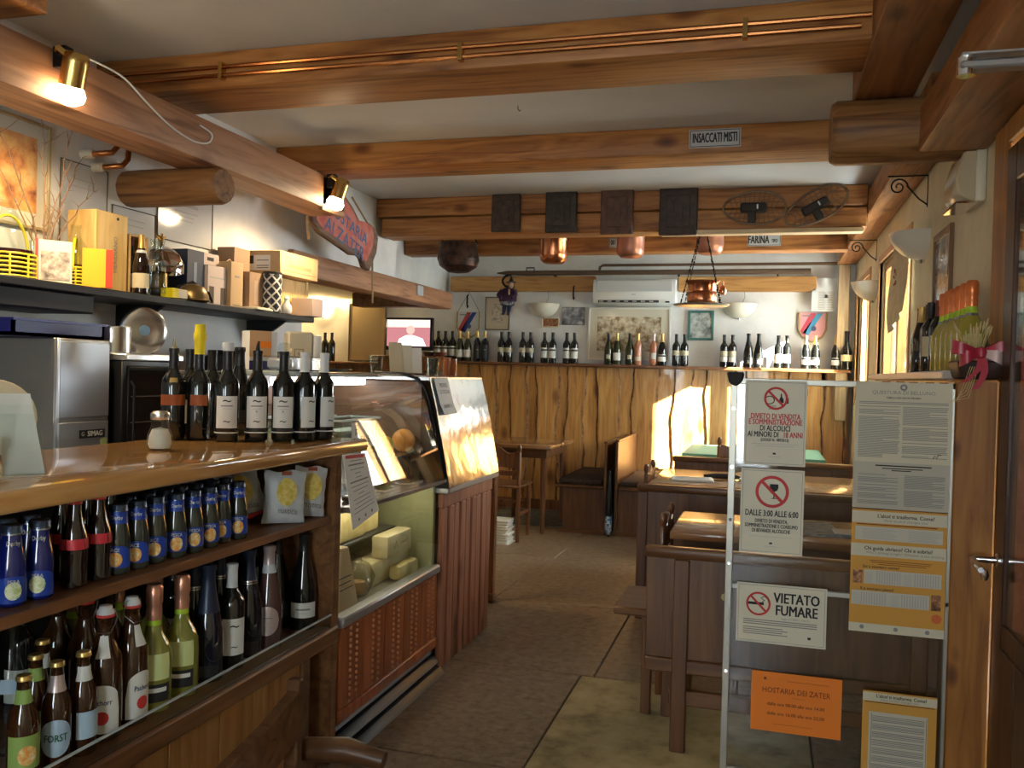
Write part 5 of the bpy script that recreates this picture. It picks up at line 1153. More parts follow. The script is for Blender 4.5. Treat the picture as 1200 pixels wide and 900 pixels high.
# 1 alcohol to minors
t,w,h = notice('notice_sheet','white notice with red ring forbidding alcohol sales to minors',[(876,445),(947,447),(943,547),(869,544)],mat('notice white',(.7,.65,.5),.5),border=INKG)
cz = h*.79; ring(t,0,cz,h*.135,h*.026)
silh(t,[(-.1,-.5),(.35,-.5),(.4,-.35),(.33,.0),(.2,.15),(.17,.55),(.05,.55),(.02,.15),(-.08,0)],.014,cz,.03); silh(t,[(.0,-.5),(.3,-.5),(.3,.1),(.2,.25),(.18,.5),(.1,.5),(.08,.25),(0,.1)],.032,cz-.002,.03)
q = MB().sheet([[(-.02+rr*math.cos(a)*1.15,-.0028,cz-.006+rr*math.sin(a)) for rr in (.0115,.0145)] for a in [2*PI*k/20 for k in range(21)]]); q.build('pictogram',INK,t,fix=False)
T3(t,'VIETATO',.0085,INK,-.012,cz-.027); T3(t,'AI MINORI',.0075,INK,-.008,cz-.036)
for s_,z,m_,sz in (('DIVIETO DI VENDITA',.575,RED,.0265),('E SOMMINISTRAZIONE',.508,RED,.0265),('DI ALCOLICI',.435,INK,.0265)): T3(t,s_,sz,m_,0,h*z,.018,.64 if m_ is RED else .66)
T3(t,'AI MINORI DI',.0265,INK,-.038,h*.362,.018,.64); T3(t,'18 ANNI',.0265,RED,.058,h*.362,.018,.64); T3(t,'(LEGGE N. 189/2012)',.0135,INK,0,h*.3,.03,.75)
strips(t,[(-.075,.075,h*.25,h*.25+.0012),(-.06,.06,h*.225,h*.225+.0012),(-.02,.02,h*.1,h*.1+.0012)],INKL); strips(t,[(-.005,.005,h*.13,h*.13+.006)],INK,'emblem')
# 2 hours
t,w,h = notice('notice_sheet','white notice with crossed wine glass and hours 3:00 to 6:00',[(870,548),(943,552),(940,652),(865,646)],mat('notice white b',(.7,.65,.5),.5),border=INKG)
cz = h*.735; ring(t,0,cz,h*.19,h*.036)
silh(t,[(-.32,.5),(.32,.5),(.33,.2),(.25,0),(.05,-.1),(.04,-.6),(.28,-.68),(-.28,-.68),(-.04,-.6),(-.05,-.1),(-.25,0),(-.33,.2)],.006,cz+.005,.042)
T3(t,'DALLE 3:00 ALLE 6:00',.029,INK,0,h*.475,.018,.64)
for s_,z in (('DIVIETO DI VENDITA,',.385),('SOMMINISTRAZIONE E CONSUMO',.328),('DI BEVANDE ALCOLICHE',.27)): T3(t,s_,.0175,INK,0,h*z,.022,.63)
strips(t,[(-.07,.07,h*.2,h*.2+.001),(-.02,.02,h*.085,h*.085+.0012)],INKL); strips(t,[(-.005,.005,h*.115,h*.115+.006)],INK,'emblem')
# 3 no smoking
t,w,h = notice('notice_sheet','white VIETATO FUMARE no smoking notice under the screen rail',[(865,681),(970,691),(967,762),(861,749)],mat('notice white c',(.7,.65,.5),.5),border=INKG)
ring(t,-w*.255,h*.66,h*.2,h*.035); strips(t,[(-w*.255-.036,-w*.255+.018,h*.64,h*.64+.009)],INK,'pictogram')
MB().tube([(-w*.255+.012,-.003,h*.69),(-w*.255+.02,-.003,h*.72),(-w*.255+.008,-.003,h*.76),(-w*.255+.02,-.003,h*.79),(-w*.255+.03,-.003,h*.75),(-w*.255+.034,-.003,h*.7)],.0016,5).build('pictogram',INK,t)
T3(t,'VIETATO',.048,INK,w*.17,h*.775,.024,.76); T3(t,'FUMARE',.048,INK,w*.17,h*.57,.024,.76); T3(t,'Legge 16.1.2003 n. 3 art. 51',.009,INKG,w*.16,h*.44,.0,.9)
strips(t,[(-w*.42,w*.40,h*(.38-.035*i),h*(.38-.035*i)+.003) for i in range(3)]+[(-w*.42,w*(.02+.06*(i%2)),h*(.25-.035*i),h*(.25-.035*i)+.0028) for i in range(4)],INKG); strips(t,[(w*.3,w*.3+.01,h*.13,h*.13+.008)],INK,'emblem')
# 4 orange sheet
t,w,h = notice('orange_sheet','bright orange opening hours sheet low on the screen',[(881,785),(987,797),(985,868),(879,853)],ORANGE)
DKO = mat('dark print on orange',(.16,.03,.005),.7)
T3(t,'HOSTARIA DEI ZATER',.026,DKO,0,h*.70,.0,.85); T3(t,'dalle ore 08.00 alle ore 14.00',.0155,DKO,0,h*.47,.01,1); T3(t,'dalle ore 16.00 alle ore 22.00',.0155,DKO,0,h*.31,.01,1)
strips(t,[(-w*.1,w*.36,h*.87,h*.87+.0015),(-w*.25,w*.2,h*.13,h*.13+.0012),(-w*.05,w*.1,h*.595,h*.595+.0008)],mat('faint orange print',(.5,.1,.01),.7)); strips(t,[(-w*.36,-w*.36+.008,h*.87,h*.87+.008)],DKO,'emblem')
# 5 police poster
t,w,h = notice('large_poster','large cream poster of dense small print headed by a round crest',[(1004,446),(1117,449),(1112,601),(998,594)],mat('poster cream',(.64,.585,.42),.6),'poster',y=PY-.012)
MB().bx(-w/2,w/2,-.0022,-.0016,0,h*.365).build('grey_lower_half',GREYP,t)
T3(t,'QUESTURA DI BELLUNO',.0165,INKG,0,h*.912,.0,1.05); T3(t,'TABELLA DEI GIOCHI PROIBITI',.0085,INK,0,h*.872,.02,.9)
MB().lathe([(0,-.0024),(.011,-.0024),(.011,-.0018),(0,-.0018)],16,c=(0,0,h*.955),axis='y').build('crest',INKG,t); MB().lathe([(0,-.003),(.005,-.003),(0,-.0024)],10,c=(0,0,h*.955),axis='y').build('crest_centre',PAPERC,t)
rg = random.Random(2); rows = [(-w*.46,w*.46,h*(.835-.012*i),h*(.835-.012*i)+.0022) for i in range(2)]
for cx0,cx1 in ((-w*.46,-w*.03),(.0,w*.46)):
    z = .80
    while z > .40:
        if rg.random() < .12: z -= .014; continue
        e_ = rg.choice((1,1,1,.97,.98,.6)); rows.append((cx0,cx0+(cx1-cx0)*e_,h*z,h*z+.0019)); z -= .0105
strips(t,rows,INKG); rows = [(-w*.27,w*.31,h*.335,h*.335+.004),(-w*.2,w*.22,h*.315,h*.315+.003),(-w*.1,w*.1,h*.30,h*.30+.003)]
strips(t,rows,INK,'headline',-.003); rows = []
for cx0,cx1 in ((-w*.45,-w*.03),(.01,w*.45)):
    z = .265
    while z > .03:
        if rg.random() < .15: z -= .014; continue
        rows.append((cx0,cx0+(cx1-cx0)*rg.choice((1,1,.97,.7)),h*z,h*z+.0019)); z -= .0105
strips(t,rows,INKG,'printed_lines',-.0028)
MB().tube([(w*.32,-.003,h*.41),(w*.34,-.003,h*.435),(w*.355,-.003,h*.41),(w*.37,-.003,h*.44),(w*.40,-.003,h*.44)],.0012,5).build('signature',INK,t)
strips(t,[(-w*.5+w*q_,-w*.5+w*(q_+.09),h*.994,h*1.0) for q_ in (.27,.42,.55,.72,.86)],DKO,'worn_edge',-.0016)
# 6 ochre poster with tables
CRM = mat('poster band',(.62,.57,.42),.65)
t,w,h = notice('ochre_poster','ochre poster with cream bands and number tables, below the large poster',[(1000,596),(1112,602),(1104,750),(993,737)],OCHRE,'poster',y=PY-.012)
strips(t,[(-w/2,w/2,h*.89,h*.985),(-w/2,w/2,h*.62,h*.72),(-w/2,w/2,0,h*.07)],CRM,'cream_band',-.0016)
strips(t,[(-w*.46,w*.46,h*.75,h*.86),(-w*.35,w*.46,h*.395,h*.51),(-w*.48,w*.34,h*.22,h*.335)],mat('table ground',(.55,.52,.43),.7),'table_ground',-.0018)
T3(t,"L'alcol ti trasforma. Come?",.0165,INK,.02,h*.95,.02,.95); T3(t,'How alcohol changes you',.0125,INKG,.02,h*.915,.0,1)
T3(t,'Chi guida ubriaco? Chi e sobrio?',.0165,INK,0,h*.685,.02,.95); T3(t,"Who's driving tonight? Whoever is not drinking",.0115,INKG,.02,h*.65,0,1.05)
T3(t,'Sei a stomaco vuoto?',.013,INK,-.05,h*.535,.02,1); T3(t,'E a stomaco pieno?',.013,INK,-.06,h*.355,.02,1)
strips(t,[(-w*.45,w*.4,h*.875,h*.875+.003),(-w*.3,w*.36,h*.585,h*.585+.0018),(-w*.28,w*.34,h*.57,h*.57+.0018),(-w*.2,w*.3,h*.555,h*.555+.0018)],DKO,'dark_lines')
rows = []
for cx0,cx1 in ((-w*.39,-w*.02),(.03,w*.45)): rows += [(cx0,cx0+(cx1-cx0)*rg.choice((1,.9,.8)),h*(.84-.011*i),h*(.84-.011*i)+.0017) for i in range(8)]
for x0,x1,z0,z1 in ((-w*.22,w*.05,.4,.5),(w*.18,w*.45,.4,.5),(-w*.38,-w*.1,.225,.325),(.05*w,w*.33,.225,.325)):
    n_ = 10; rows += [(x0+(x1-x0)*i/n_,x0+(x1-x0)*(i+.45)/n_,h*z0,h*z1) for i in range(n_)]
for x0 in (-w*.34,w*.07,-w*.47,-w*.06): 
    zz = .4 if x0 in (-w*.34,w*.07) else .225; rows += [(x0,x0+w*.08,h*(zz+.012*i),h*(zz+.012*i)+.0014) for i in range(8)]
strips(t,rows,INKL,'number_tables',-.0024)['kind'] = 'stuff'
strips(t,[(-w*.47,-w*.37,h*.395,h*.5),(w*.36,w*.46,h*.22,h*.345)],PHOTO,'small_photo',-.0024)
MB().lathe([(0,-.0026),(.0155,-.0026),(.0155,-.002),(0,-.002)],16,c=(w*.42,0,h*.155),axis='y').build('red_seal',mat('red seal',(.62,.14,.03),.6),t)
for i,x_ in enumerate((-w*.36,0,w*.33)): MB().lathe([(0,-.0026),(.007,-.0026),(.007,-.002),(0,-.002)],12,c=(x_,0,h*.04),axis='y').build('emblem',INKG,t)
# 7 second ochre poster near the floor
t,w,h = notice('ochre_poster','ochre poster with one bordered text block, low beside the post',[(1014,808),(1100,819),(1093,932),(1005,922)],OCHRE,'poster',y=PY-.012)
strips(t,[(-w/2,w/2,h*.90,h*.985)],CRM,'cream_band',-.0016); strips(t,[(-w*.41,w*.38,h*.05,h*.79)],mat('text ground',(.55,.51,.4),.7),'text_ground',-.0018)
T3(t,"L'alcol ti trasforma. Come?",.0155,INK,.005,h*.955,.02,.9); T3(t,'How alcohol changes you',.011,INKG,.0,h*.92,0,1)
strips(t,[(-w*.36,w*.34,h*(.76-.0165*i),h*(.76-.0165*i)+(.0022 if i%4 else .003)) for i in range(42) if i%5],INKG,'printed_lines',-.0024)
strips(t,[(-w*.375,-w*.37,h*.08,h*.77),(w*.365,w*.37,h*.08,h*.77),(-w*.47,w*.47,h*.885,h*.885+.002)],INK,'rule_lines',-.0024)

# ================================================================== LEDGE: bottles, basket, wall things
LZ = 1.401
def led_b(kind,px,x,label,grp,sc_=1): 
    y = y_at(px,x,LZ+.2); return K[kind].place('sparkling_bottle' if 'pros' in kind else 'wine_bottle',label,(x,y,LZ),grp,rot=face_cam(x,y,.3),scale=sc_)
LY = 3.43
for i in range(6):
    K['led_pros'].place('sparkling_bottle',ORD[i]+' orange foiled sparkling wine from the gift basket on the ledge',(.69,LY+i*.1,LZ),'orange foiled sparkling wines on the ledge',rot=face_cam(.69,LY+i*.1,.3))
for i,(k_,l) in enumerate((('led_red','dark wine bottle with wine red foil next to the orange foils'),('led_dark','dark wine bottle with beige label beside the red foiled one'),('led_dark','dark wine bottle with beige label second from the red foiled one'),('led_gold','dark bottle with gold foil near the window end of the ledge'),('led_blk','black wine bottle at the window end of the ledge'))):
    yq = LY+6*.1+.01+i*.115; K[k_].place('wine_bottle',l,(.69-.012*(i%2),yq,LZ),'wine bottles on the ledge',rot=face_cam(.68,yq,.3))
bk_ = thing('gift_basket','dark gift basket with red ribbon bow and dried wheat on the ledge end','basket',(.655,3.2,1.371))
MB().hexa([(-.05,-.07,0),(.06,-.07,0),(.06,.07,0),(-.05,.07,0),(-.065,-.085,.06),(.075,-.085,.06),(.075,.085,.06),(-.065,.085,.06)]).build('tray',mat('dark wicker',(.045,.02,.014),.6),bk_,bevel=.006)
RIB = mat('red satin ribbon',(.42,.025,.045),.3); RIBW = mat('pale pink ribbon back',(.62,.42,.38),.35)
def loop(a0,sx,sz,m,nm,w_=.045):
    g=[]
    for i in range(15):
        u=i/14*2*PI; rr=math.sin(u/2)
        g.append([(sx*(rr*.085)+.0*v_, -.09-.03*math.sin(u)+.0*v_, .085+sz*rr*.03+(v_)*w_*(.35+.65*rr)) for v_ in (-.5,0,.5)])
    MB().sheet(g).build(nm,m,bk_,ang=80)
loop(0,-1,.6,RIB,'bow_loop'); loop(0,1,1.0,RIB,'bow_loop'); 
loop(0,.75,-.6,RIBW,'bow_loop',.05); loop(0,-.7,-.7,RIB,'bow_loop',.05)
MB().lathe([(0,-.02),(.014,-.015),(.017,0),(.014,.015),(0,.02)],10,c=(0,-.1,.085)).build('bow_knot',RIB,bk_)
for dx,dz in ((-.055,-.09),(-.02,-.11)): MB().sheet([[(dx*q_-.011+.02*math.sin(q_*3),-.1-.01*q_,.075+dz*q_),(dx*q_+.011+.02*math.sin(q_*3),-.1-.01*q_,.08+dz*q_)] for q_ in [k/6 for k in range(7)]]).build('ribbon_tail',RIB,bk_,ang=80)
WH = mat('dried wheat',(.62,.48,.22),.8); rg = random.Random(9); m = MB()
for k in range(26):
    a = rg.uniform(-.6,.45); b_ = rg.uniform(-.25,.25); l_ = rg.uniform(.07,.13)
    e = Vector((math.sin(a)*l_,b_*l_,.06+math.cos(a)*l_)); m.tube([(0,-.03,.05),e*.7+Vector((0,0,.01)),e],[.0012,.0012,.0008],4); m.tube([e*.92,e*1.0,e*1.12],[.001,.004,.001],5)
w_ = m.build('wheat_stalks',WH,bk_); w_['kind']='stuff'
m = MB()
for k in range(5): m.tube([(-.03+k*.006,-.1,.04),(-.05+k*.004,-.11,-.02-.01*k),(-.07-.006*k,-.112,-.075)],.001,4)
m.build('raffia_ends',WH,bk_); MB().tube([(.07,.06,.02),(.072,.06,.18)],.004,6).build('dark_stick',INK,bk_)
# wall unit above
hu = thing('wall_heater','cream plastic wall unit with rounded cover high on the cream wall','wall unit',(XR,3.7,2.03))
MB().bx(-.04,0,-.11,.14,0,.21).build('back_box',CREAM,hu,bevel=.012,seg=2)
MB().prism([(-.03,.0),(-.095,.03),(-.105,.09),(-.075,.2),(-.03,.215)],-.1,.15,'y').build('front_cover',mat('glossy beige cover',(.52,.43,.28),.2),hu,bevel=.008)
MB().bx(-.1,-.03,-.1,.15,-.004,.004).build('chrome_edge',CHROME,hu)
# lamp shades on the right wall
SHADE = mat('milk glass shade',(.7,.66,.55),.35,trans=.0)
def wall_shade(label,loc,rz,r=.16,lit=0,cat='wall lamp'):
    t = thing('wall_lamp',label,cat,loc,rz)
    pf_=[(.012,0),(r*.35,.006),(r*.62,.028),(r*.82,.06),(r*.94,.095),(r,.13),(r*1.03,.135),(r*.97,.135),(r*.9,.095),(r*.78,.063),(r*.58,.034),(.02,.012)]
    MB().lathe(pf_,18,a0=-PI,a1=0).build('shade',SHADE if not lit else mat('lit milk glass',(.9,.8,.6),.4,emit=(1,.68,.32),es=lit),t,ang=70)
    MB().bx(-r*.5,r*.5,-.004,0,.05,.134).build('back_plate',SHADE,t); MB().lathe([(0,-.018),(.012,-.014),(.016,0),(.01,.006)],12,c=(0,-.012,0)).build('finial',CHROME,t)
    return t
wall_shade('milk glass half bowl lamp below the scroll bracket on the cream wall',(XR,4.9,1.985),-PI/2,.17)
wall_shade('smaller milk glass lamp near the far end of the cream wall',(XR,7.02,1.96),-PI/2,.17)
fp = frame_wall_x('framed_photograph','tall narrow photograph in a brown frame on the cream wall','picture',XR,4.16,4.56,1.69,2.05,wood('brown frame',(.1,.05,.02),(.18,.09,.035),(.25,.14,.06),'z',.4),.03,mottled('grey blue photograph',[(.3,(.08,.06,.05)),(.5,(.3,.25,.2)),(.62,(.35,.45,.55)),(.75,(.6,.6,.55))],9,.15,0),-1)
# scroll brackets under the right beams
def scroll(label,y,z):
    t = thing('scroll_bracket',label,'bracket',(.66,y,z)); pts=[]
    for i in range(26):
        a = i/25*3.2*PI; r = .045*(1-i/30); pts.append((-.02+r*math.cos(a)-.02, 0, -.055+r*math.sin(a)))
    MB().tube(pts,.004,6).build('scroll',IRON,t); MB().tube([(-.09,0,0),(.1,0,0),(.1,0,-.16)],.005,6).build('arm',IRON,t); MB().tube([(.0,0,-.05),(.06,0,-.12),(.1,0,-.15)],.004,6).build('brace',IRON,t)
scroll('iron scroll bracket above the large milk glass lamp',4.86,2.408); scroll('iron scroll bracket above the small milk glass lamp',7.0,2.408)
scroll('iron scroll bracket where the log meets the beam',3.95,2.408)
# cloth hung by the window
CL = mottled('beige linen',[(.35,(.5,.42,.27)),(.6,(.6,.52,.36))],20,.85,.2,.004)
ct = thing('linen_cloth','beige linen cloth with stitched flower hung cornerwise by the window','cloth',(XR-.055,5.3,1.75))
g=[]
for j in range(9):
    v=j/8; g.append([( .012*math.sin(i*1.7+j*.4), -.22+ (i/8)*(.5+.45*v*(1-v)*2) + (.12*v), .42-.42*v-.10*(i/8)*v) for i in range(9)])
MB().sheet(g).build('cloth',CL,ct,ang=80)
for k in range(5): MB().tube([(-.018,.1+.03*math.cos(k*1.26),.2+.03*math.sin(k*1.26)),(-.02,.1+.05*math.cos(k*1.26+.3),.2+.05*math.sin(k*1.26+.3))],.004,5).build('stitched_petal',mat('rust thread %d'%k,(.36,.12,.06),.8),ct)

# ================================================================== TABLES AND BENCHES
def bench_x(label,x0,x1,y,ztop,zbot,side=1,loc_z=0,seat=True,posts=()):
    t = thing('wooden_bench',label,'bench',((x0+x1)/2,y,0)); c_=(x0+x1)/2; a,b=x0-c_,x1-c_
    MB().bx(a,b,-.012,.012,zbot,ztop-.035).build('back_panel',BENCH,t,bevel=.003); MB().bx(a-.01,b,-.026,.026,ztop-.04,ztop).build('top_rail',BENCHX,t,bevel=.01,seg=2)
    MB().bx(a,b,-.02,.02,zbot-.05,zbot).build('lower_rail',BENCHX,t,bevel=.005)
    for p in posts: MB().bx(p-c_-.028,p-c_+.028,-.024,.016,0,ztop-.04).build('post',BENCH,t,bevel=.005)
    if seat:
        s0,s1=sorted((side*.02,side*.36)); MB().bx(a,b,s0,s1,.41,.44).build('seat',BENCHX,t,bevel=.008)
        for xx in (a+.05,b-.08): MB().bx(xx-.02,xx+.02,side*.32-.02,side*.32+.02,0,.41).build('leg',BENCH,t,bevel=.004)
    return t
nbn = bench_x('nearest bench back behind the glass screen with pale sticker spot',-.395,.58,3.22,.737,.335,1,posts=(-.27,.52))
MB().bx(-.40,.48,-.018,.012,.17,.225).build('stretcher',BENCHX,nbn,bevel=.004)
MB().lathe([(0,-.001),(.014,-.001),(.014,.001),(0,.001)],7,c=(-.21,-.0135,.575),axis='y').build('sticker_spot',mat('pale sticker',(.45,.36,.15),.7),nbn)
MB().bx(-.62,-.487,.06,.42,.455,.485).build('seat_end',BENCHX,nbn,bevel=.006); MB().bx(-.54,-.50,.3,.34,0,.455).build('leg',BENCH,nbn,bevel=.004)
def table(label,x0,x1,y0,y1,z,legs=True,m=TABLEW):
    t = thing('wooden_table',label,'table',((x0+x1)/2,(y0+y1)/2,0)); a,b=(x1-x0)/2,(y1-y0)/2
    MB().bx(-a,a,-b,b,z-.032,z).build('table_top',m,t,bevel=.006,seg=2); MB().bx(-a+.05,a-.05,-b+.05,b-.05,z-.11,z-.033).build('apron',DARKW,t,bevel=.003)
    if legs:
        for sx in (-1,1):
            for sy in (-1,1): MB().lathe([(0,0),(.018,0),(.024,.3),(.03,z-.11),(0,z-.11)],10,c=(sx*(a-.08),sy*(b-.08),0)).build('leg',CHAIRW,t)
    return t
table('dining table with newspapers behind the nearest bench',-.36,.61,3.64,4.22,.72)
table('dining table with cups and papers behind the second bench',-.655,.60,5.26,6.15,.72)
b2_ = bench_x('second bench with solid wooden back between the two dining tables',-.665,.60,4.93,.752,.05,1,posts=(-.64,))
b3_ = bench_x('third bench beyond the table with cups',-.63,.60,6.55,.775,.05,1)
# corner table near the window with green cloth
tw = table('far corner table under a green cloth by the window',-.62,.45,7.25,8.25,.735)
solo('green_tablecloth','pale green cloth hanging over the far corner table','tablecloth',MB().bx(-.55,.55,-.52,.51,0,.004).bx(-.55,.55,-.524,-.52,-.16,.004).bx(-.554,-.55,-.52,.51,-.13,.004),mat('green cloth',(.16,.42,.33),.7),(-.085,7.75,.7365),bevel=.001)
chair('wooden_chair','dark chair pushed against the green clothed corner table',(-.15,7.16,0),PI,hb=.90)
chair('wooden_chair','chair with carved posts at the end of the newspaper table',(-.24,3.93,0),PI/2,hb=.86,scale=.9)
chair('wooden_chair','chair with round knob posts at the end of the cup table',(-.54,5.72,0),PI/2,hb=.87,scale=.92)
# back to back benches standing against the plank wall
def bench_y(label,xb,side,y0,y1,ztop):
    t = thing('wooden_bench',label,'bench',(xb,(y0+y1)/2,0)); h=(y1-y0)/2
    MB().hexa([(0,-h,.3),(side*.02,-h,.3),(side*.02,h,.3),(0,h,.3),(-side*.0,-h,ztop),(side*.02-side*.03,-h,ztop),(side*.02-side*.03,h,ztop),(0,h,ztop)] if False else [(min(0,side*.024),-h,.0),(max(0,side*.024),-h,.0),(max(0,side*.024),h,.0),(min(0,side*.024),h,.0),(min(0,side*.024),-h,ztop),(max(0,side*.024),-h,ztop),(max(0,side*.024),h,ztop),(min(0,side*.024),h,ztop)]).build('back_panel',BENCH,t,bevel=.004)
    a,b=sorted((side*.026,side*.44)); MB().bx(a,b,-h,h,.385,.415).build('seat',BENCHX,t,bevel=.008); a2,b2=sorted((side*.026,side*.38)); MB().bx(a2,b2,-h+.03,-h+.055,0,.385).build('end_board',BENCH,t,bevel=.003); MB().bx(a2,b2,-h+.055,h-.03,.02,.385).build('seat_box',BENCH,t)
    MB().bx(a2-(.02 if side<0 else 0),b2+(.02 if side>0 else 0),-h+.01,-h+.03,0,.035).build('plinth',BENCHX,t)
    MB().bx(min(0,side*.03),max(0,side*.03),-h,h,ztop,ztop+.018).build('top_rail',BENCHX,t,bevel=.004)
    return t
bench_y('bench with dark cushion facing the back left table, half of a back to back pair',-1.27,-1,7.36,8.48,.775)
bench_y('bench with sunlit back facing the cup table, half of a back to back pair',-1.20,1,7.36,8.48,.795)
CU = mottled('dark checked cushion',[(.4,(.03,.018,.014)),(.6,(.07,.045,.035))],40,.9,.3,.005)
solo('seat_cushion','dark flat cushion on the bench by the back left table','cushion',MB().bx(-.19,.19,-.52,.5,0,.045),CU,(-1.5,7.9,.417),bevel=.018,seg=2)
solo('seat_cushion','dark flat cushion on the bench facing the cup table','cushion',MB().bx(-.19,.19,-.52,.5,0,.045),CU,(-.965,7.9,.417),bevel=.018,seg=2)
um = thing('folded_umbrella','slim black rolled item with blue white pattern between the back to back benches','umbrella',(-1.235,7.31,0))
MB().lathe([(0,.02),(.012,.02),(.03,.05),(.03,.17),(.02,.19)],12).build('patterned_end',mottled('blue white pattern',[(.45,(.05,.14,.3)),(.55,(.55,.65,.7))],45,.4,0),um); MB().lathe([(.028,.165),(.03,.28),(.018,.4),(.012,.55),(0,.56)],12).build('dark_sleeve',BLACK,um); MB().lathe([(0,0),(.006,0),(.007,.03)],8).build('tip',BLACK,um)
# back left table, chair and mat
table('small square table in the back left by the plank wall',-2.32,-1.70,7.12,8.0,.75)
chair('wooden_chair','dark chair at the near side of the back left table',(-2.05,6.93,0),PI,hb=.78)
solo('floor_mat','grey blue patterned mat under the back left table','mat',MB().bx(-.42,.42,-.42,.42,0,.008),mottled('mat pattern',[(.4,(.09,.1,.1)),(.6,(.2,.22,.21))],40,.9,.2,.004),(-2.05,7.98,.001),bevel=.002)
pst = thing('paper_pile','pile of white folded papers on the floor behind the steel counter','papers',(-2.02,6.72,0))
for i in range(9): MB().bx(-.1+.01*math.sin(i*2),.1+.01*math.sin(i*2.7),-.09,.09,.0+i*.021,.019+i*.021).build('folded_sheet',PAPER,pst,bevel=.006)
MB().bx(-.12,.12,-.11,.11,-.0,.002).build('base_sheet',PAPER,pst)
# things on the tables
def paper_on(label,x,y,z,w_,d_,rz,m=PAPER,n=2,name='newspaper'):
    t = thing(name,label,'paper',(x,y,z),rz)
    for i in range(n): MB().bx(-w_/2+.006*i,w_/2-.004*i,-d_/2+.004*i,d_/2-.005*i,i*.004,i*.004+.0035).build('sheet',m,t)
    q=MB()
    for i in range(6): q.bx(-w_*.4,w_*.4,-d_*.4+i*d_*.14,-d_*.4+i*d_*.14+d_*.05,n*.004,n*.004+.0006)
    q.build('print',INKL,t); return t
paper_on('white papers fanned on the cup table',-.42,5.52,.7215,.26,.2,.1,n=3,name='loose_papers')
rm = thing('black_case','black glasses case lying on the cup table','case',(-.25,5.655,.7215),.15); MB().tube([(-.11,0,.016),(-.05,.005,.018),(.05,0,.018),(.11,-.005,.016)],[.01,.017,.018,.01],10).build('case',BLACK,rm)
def cup(label,x,y,z): 
    t=thing('coffee_cup',label,'cup',(x,y,z)); MB().lathe([(0,.002),(.02,0),(.024,.006),(.034,.05),(.032,.05),(.022,.01),(0,.008)],16).build('cup',WHITE,t); MB().tube([(.03,0,.04),(.048,0,.038),(.048,0,.018),(.026,0,.014)],.004,6).build('handle',WHITE,t); MB().lathe([(0,.0),(.04,0),(.058,.007),(.058,.009),(.03,.003),(0,.003)],18).build('saucer',WHITE,t); return t
cup('white coffee cup on the cup table near the screen post',-.10,5.66,.7215); cup('second white coffee cup behind the first on the cup table',-.08,5.85,.7215)
sk = thing('salt_shaker','small glass salt shaker beside the coffee cups','shaker',(-.09,5.47,.7215)); MB().lathe([(0,0),(.016,0),(.018,.01),(.015,.05)],10).build('jar',CLEAR,sk); MB().lathe([(.016,.05),(.016,.062),(0,.068)],10).build('cap',STEEL,sk)
NEWS = mottled('newsprint',[(.4,(.25,.24,.24)),(.6,(.5,.5,.5))],30,.8,0)
paper_on('folded newspaper lying open on the nearest table',.16,3.93,.7215,.3,.34,.1,NEWS,2); paper_on('magazine stack on the nearest table by the half wall',.47,3.92,.7215,.22,.3,-.15,NEWS,4,'magazine_stack'); solo('blue_notebook','small pale blue notebook between the newspapers','notebook',MB().bx(-.05,.05,-.07,.07,0,.012),mat('pale blue cover',(.25,.34,.44),.4),(.335,3.86,.7215),bevel=.002)
# wood pillar strips by the window corner
struct(box('trim_2',.60,.70,8.42,8.50,1.0,2.41,wood('pale corner post',(.4,.28,.15),(.55,.42,.26),(.62,.5,.33),'z',.6),bevel=.006))

# ================================================================== BACK WALL
YW_ = 8.59
def wz(px,py,y=YW_): return at(px,py,y=y)
PAIRS = [([510,516.5,522,527.5],'red_w','dark wine bottle in the crowded group left of the striped pennant','bottles left of the pennant'),([536,545],'burg_white','wine bottle with white label directly under the striped pennant','bottles under the pennant'),
 ([559,568],'night','dark blue bottle with gold foil beside the striped pennant','gold foiled pair by the pennant'),([587.5,596],'two_tone','dark bottle with cream band below the framed drawing','pair below the framed drawing'),
 ([612.5,621.5],'two_tone','dark bottle with cream band below the milk glass wall lamp','pair below the wall lamp'),([638,647.5],'red_w','dark bottle with black barred white label below the small photograph','pair below the small photograph'),
 ([664,673],'red_w','dark bottle with barred white label below the grey photograph','pair below the grey photograph'),([793,801.5],'two_tone','dark bottle with cream band just right of the large framed map','pair beside the large frame'),
 ([849,858],'tall_cream','dark bottle with white label right of the green framed print','pair right of the green print'),([877,889],'spum_dark','black sparkling bottle with one pale swirl on the back shelf','black sparkling pair'),
 ([912,922],'plain_w','dark bottle with white label left of the pink pennant','pair left of the pink pennant'),([945,955],'burg_band','dark bottle with banded white label under the pink pennant','pair under the pink pennant')]
for pxs,kd,lab,grp in PAIRS:
    for n_,px in enumerate(pxs):
        lab_ = lab+((', nearer the television',', nearer the window')[n_] if len(pxs)==2 else ', '+ORD[n_]+' from the television')
        p = at(px,410,y=8.46); K[kd].place('wine_bottle',lab_,(p.x,8.46,1.461),grp,scale=1.0)
for px,kd,lab in ((713,'burg_round','green black bottle with small round cream label under the large frame'),(723,'burg_white','green bottle with white label and gold foil under the large frame'),(738,'burg_round','dark bottle with round label next to the rose wine'),(747.5,'rose2','amber rose wine bottle with gold foil'),(766,'rose','pink rose wine bottle with white label'),(776,'burg_band','dark bottle with banded label beside the pink rose wine')):
    p = at(px,410,y=8.46); K[kd].place('wine_bottle',lab,(p.x,8.46,1.461),'wines under the large frame')
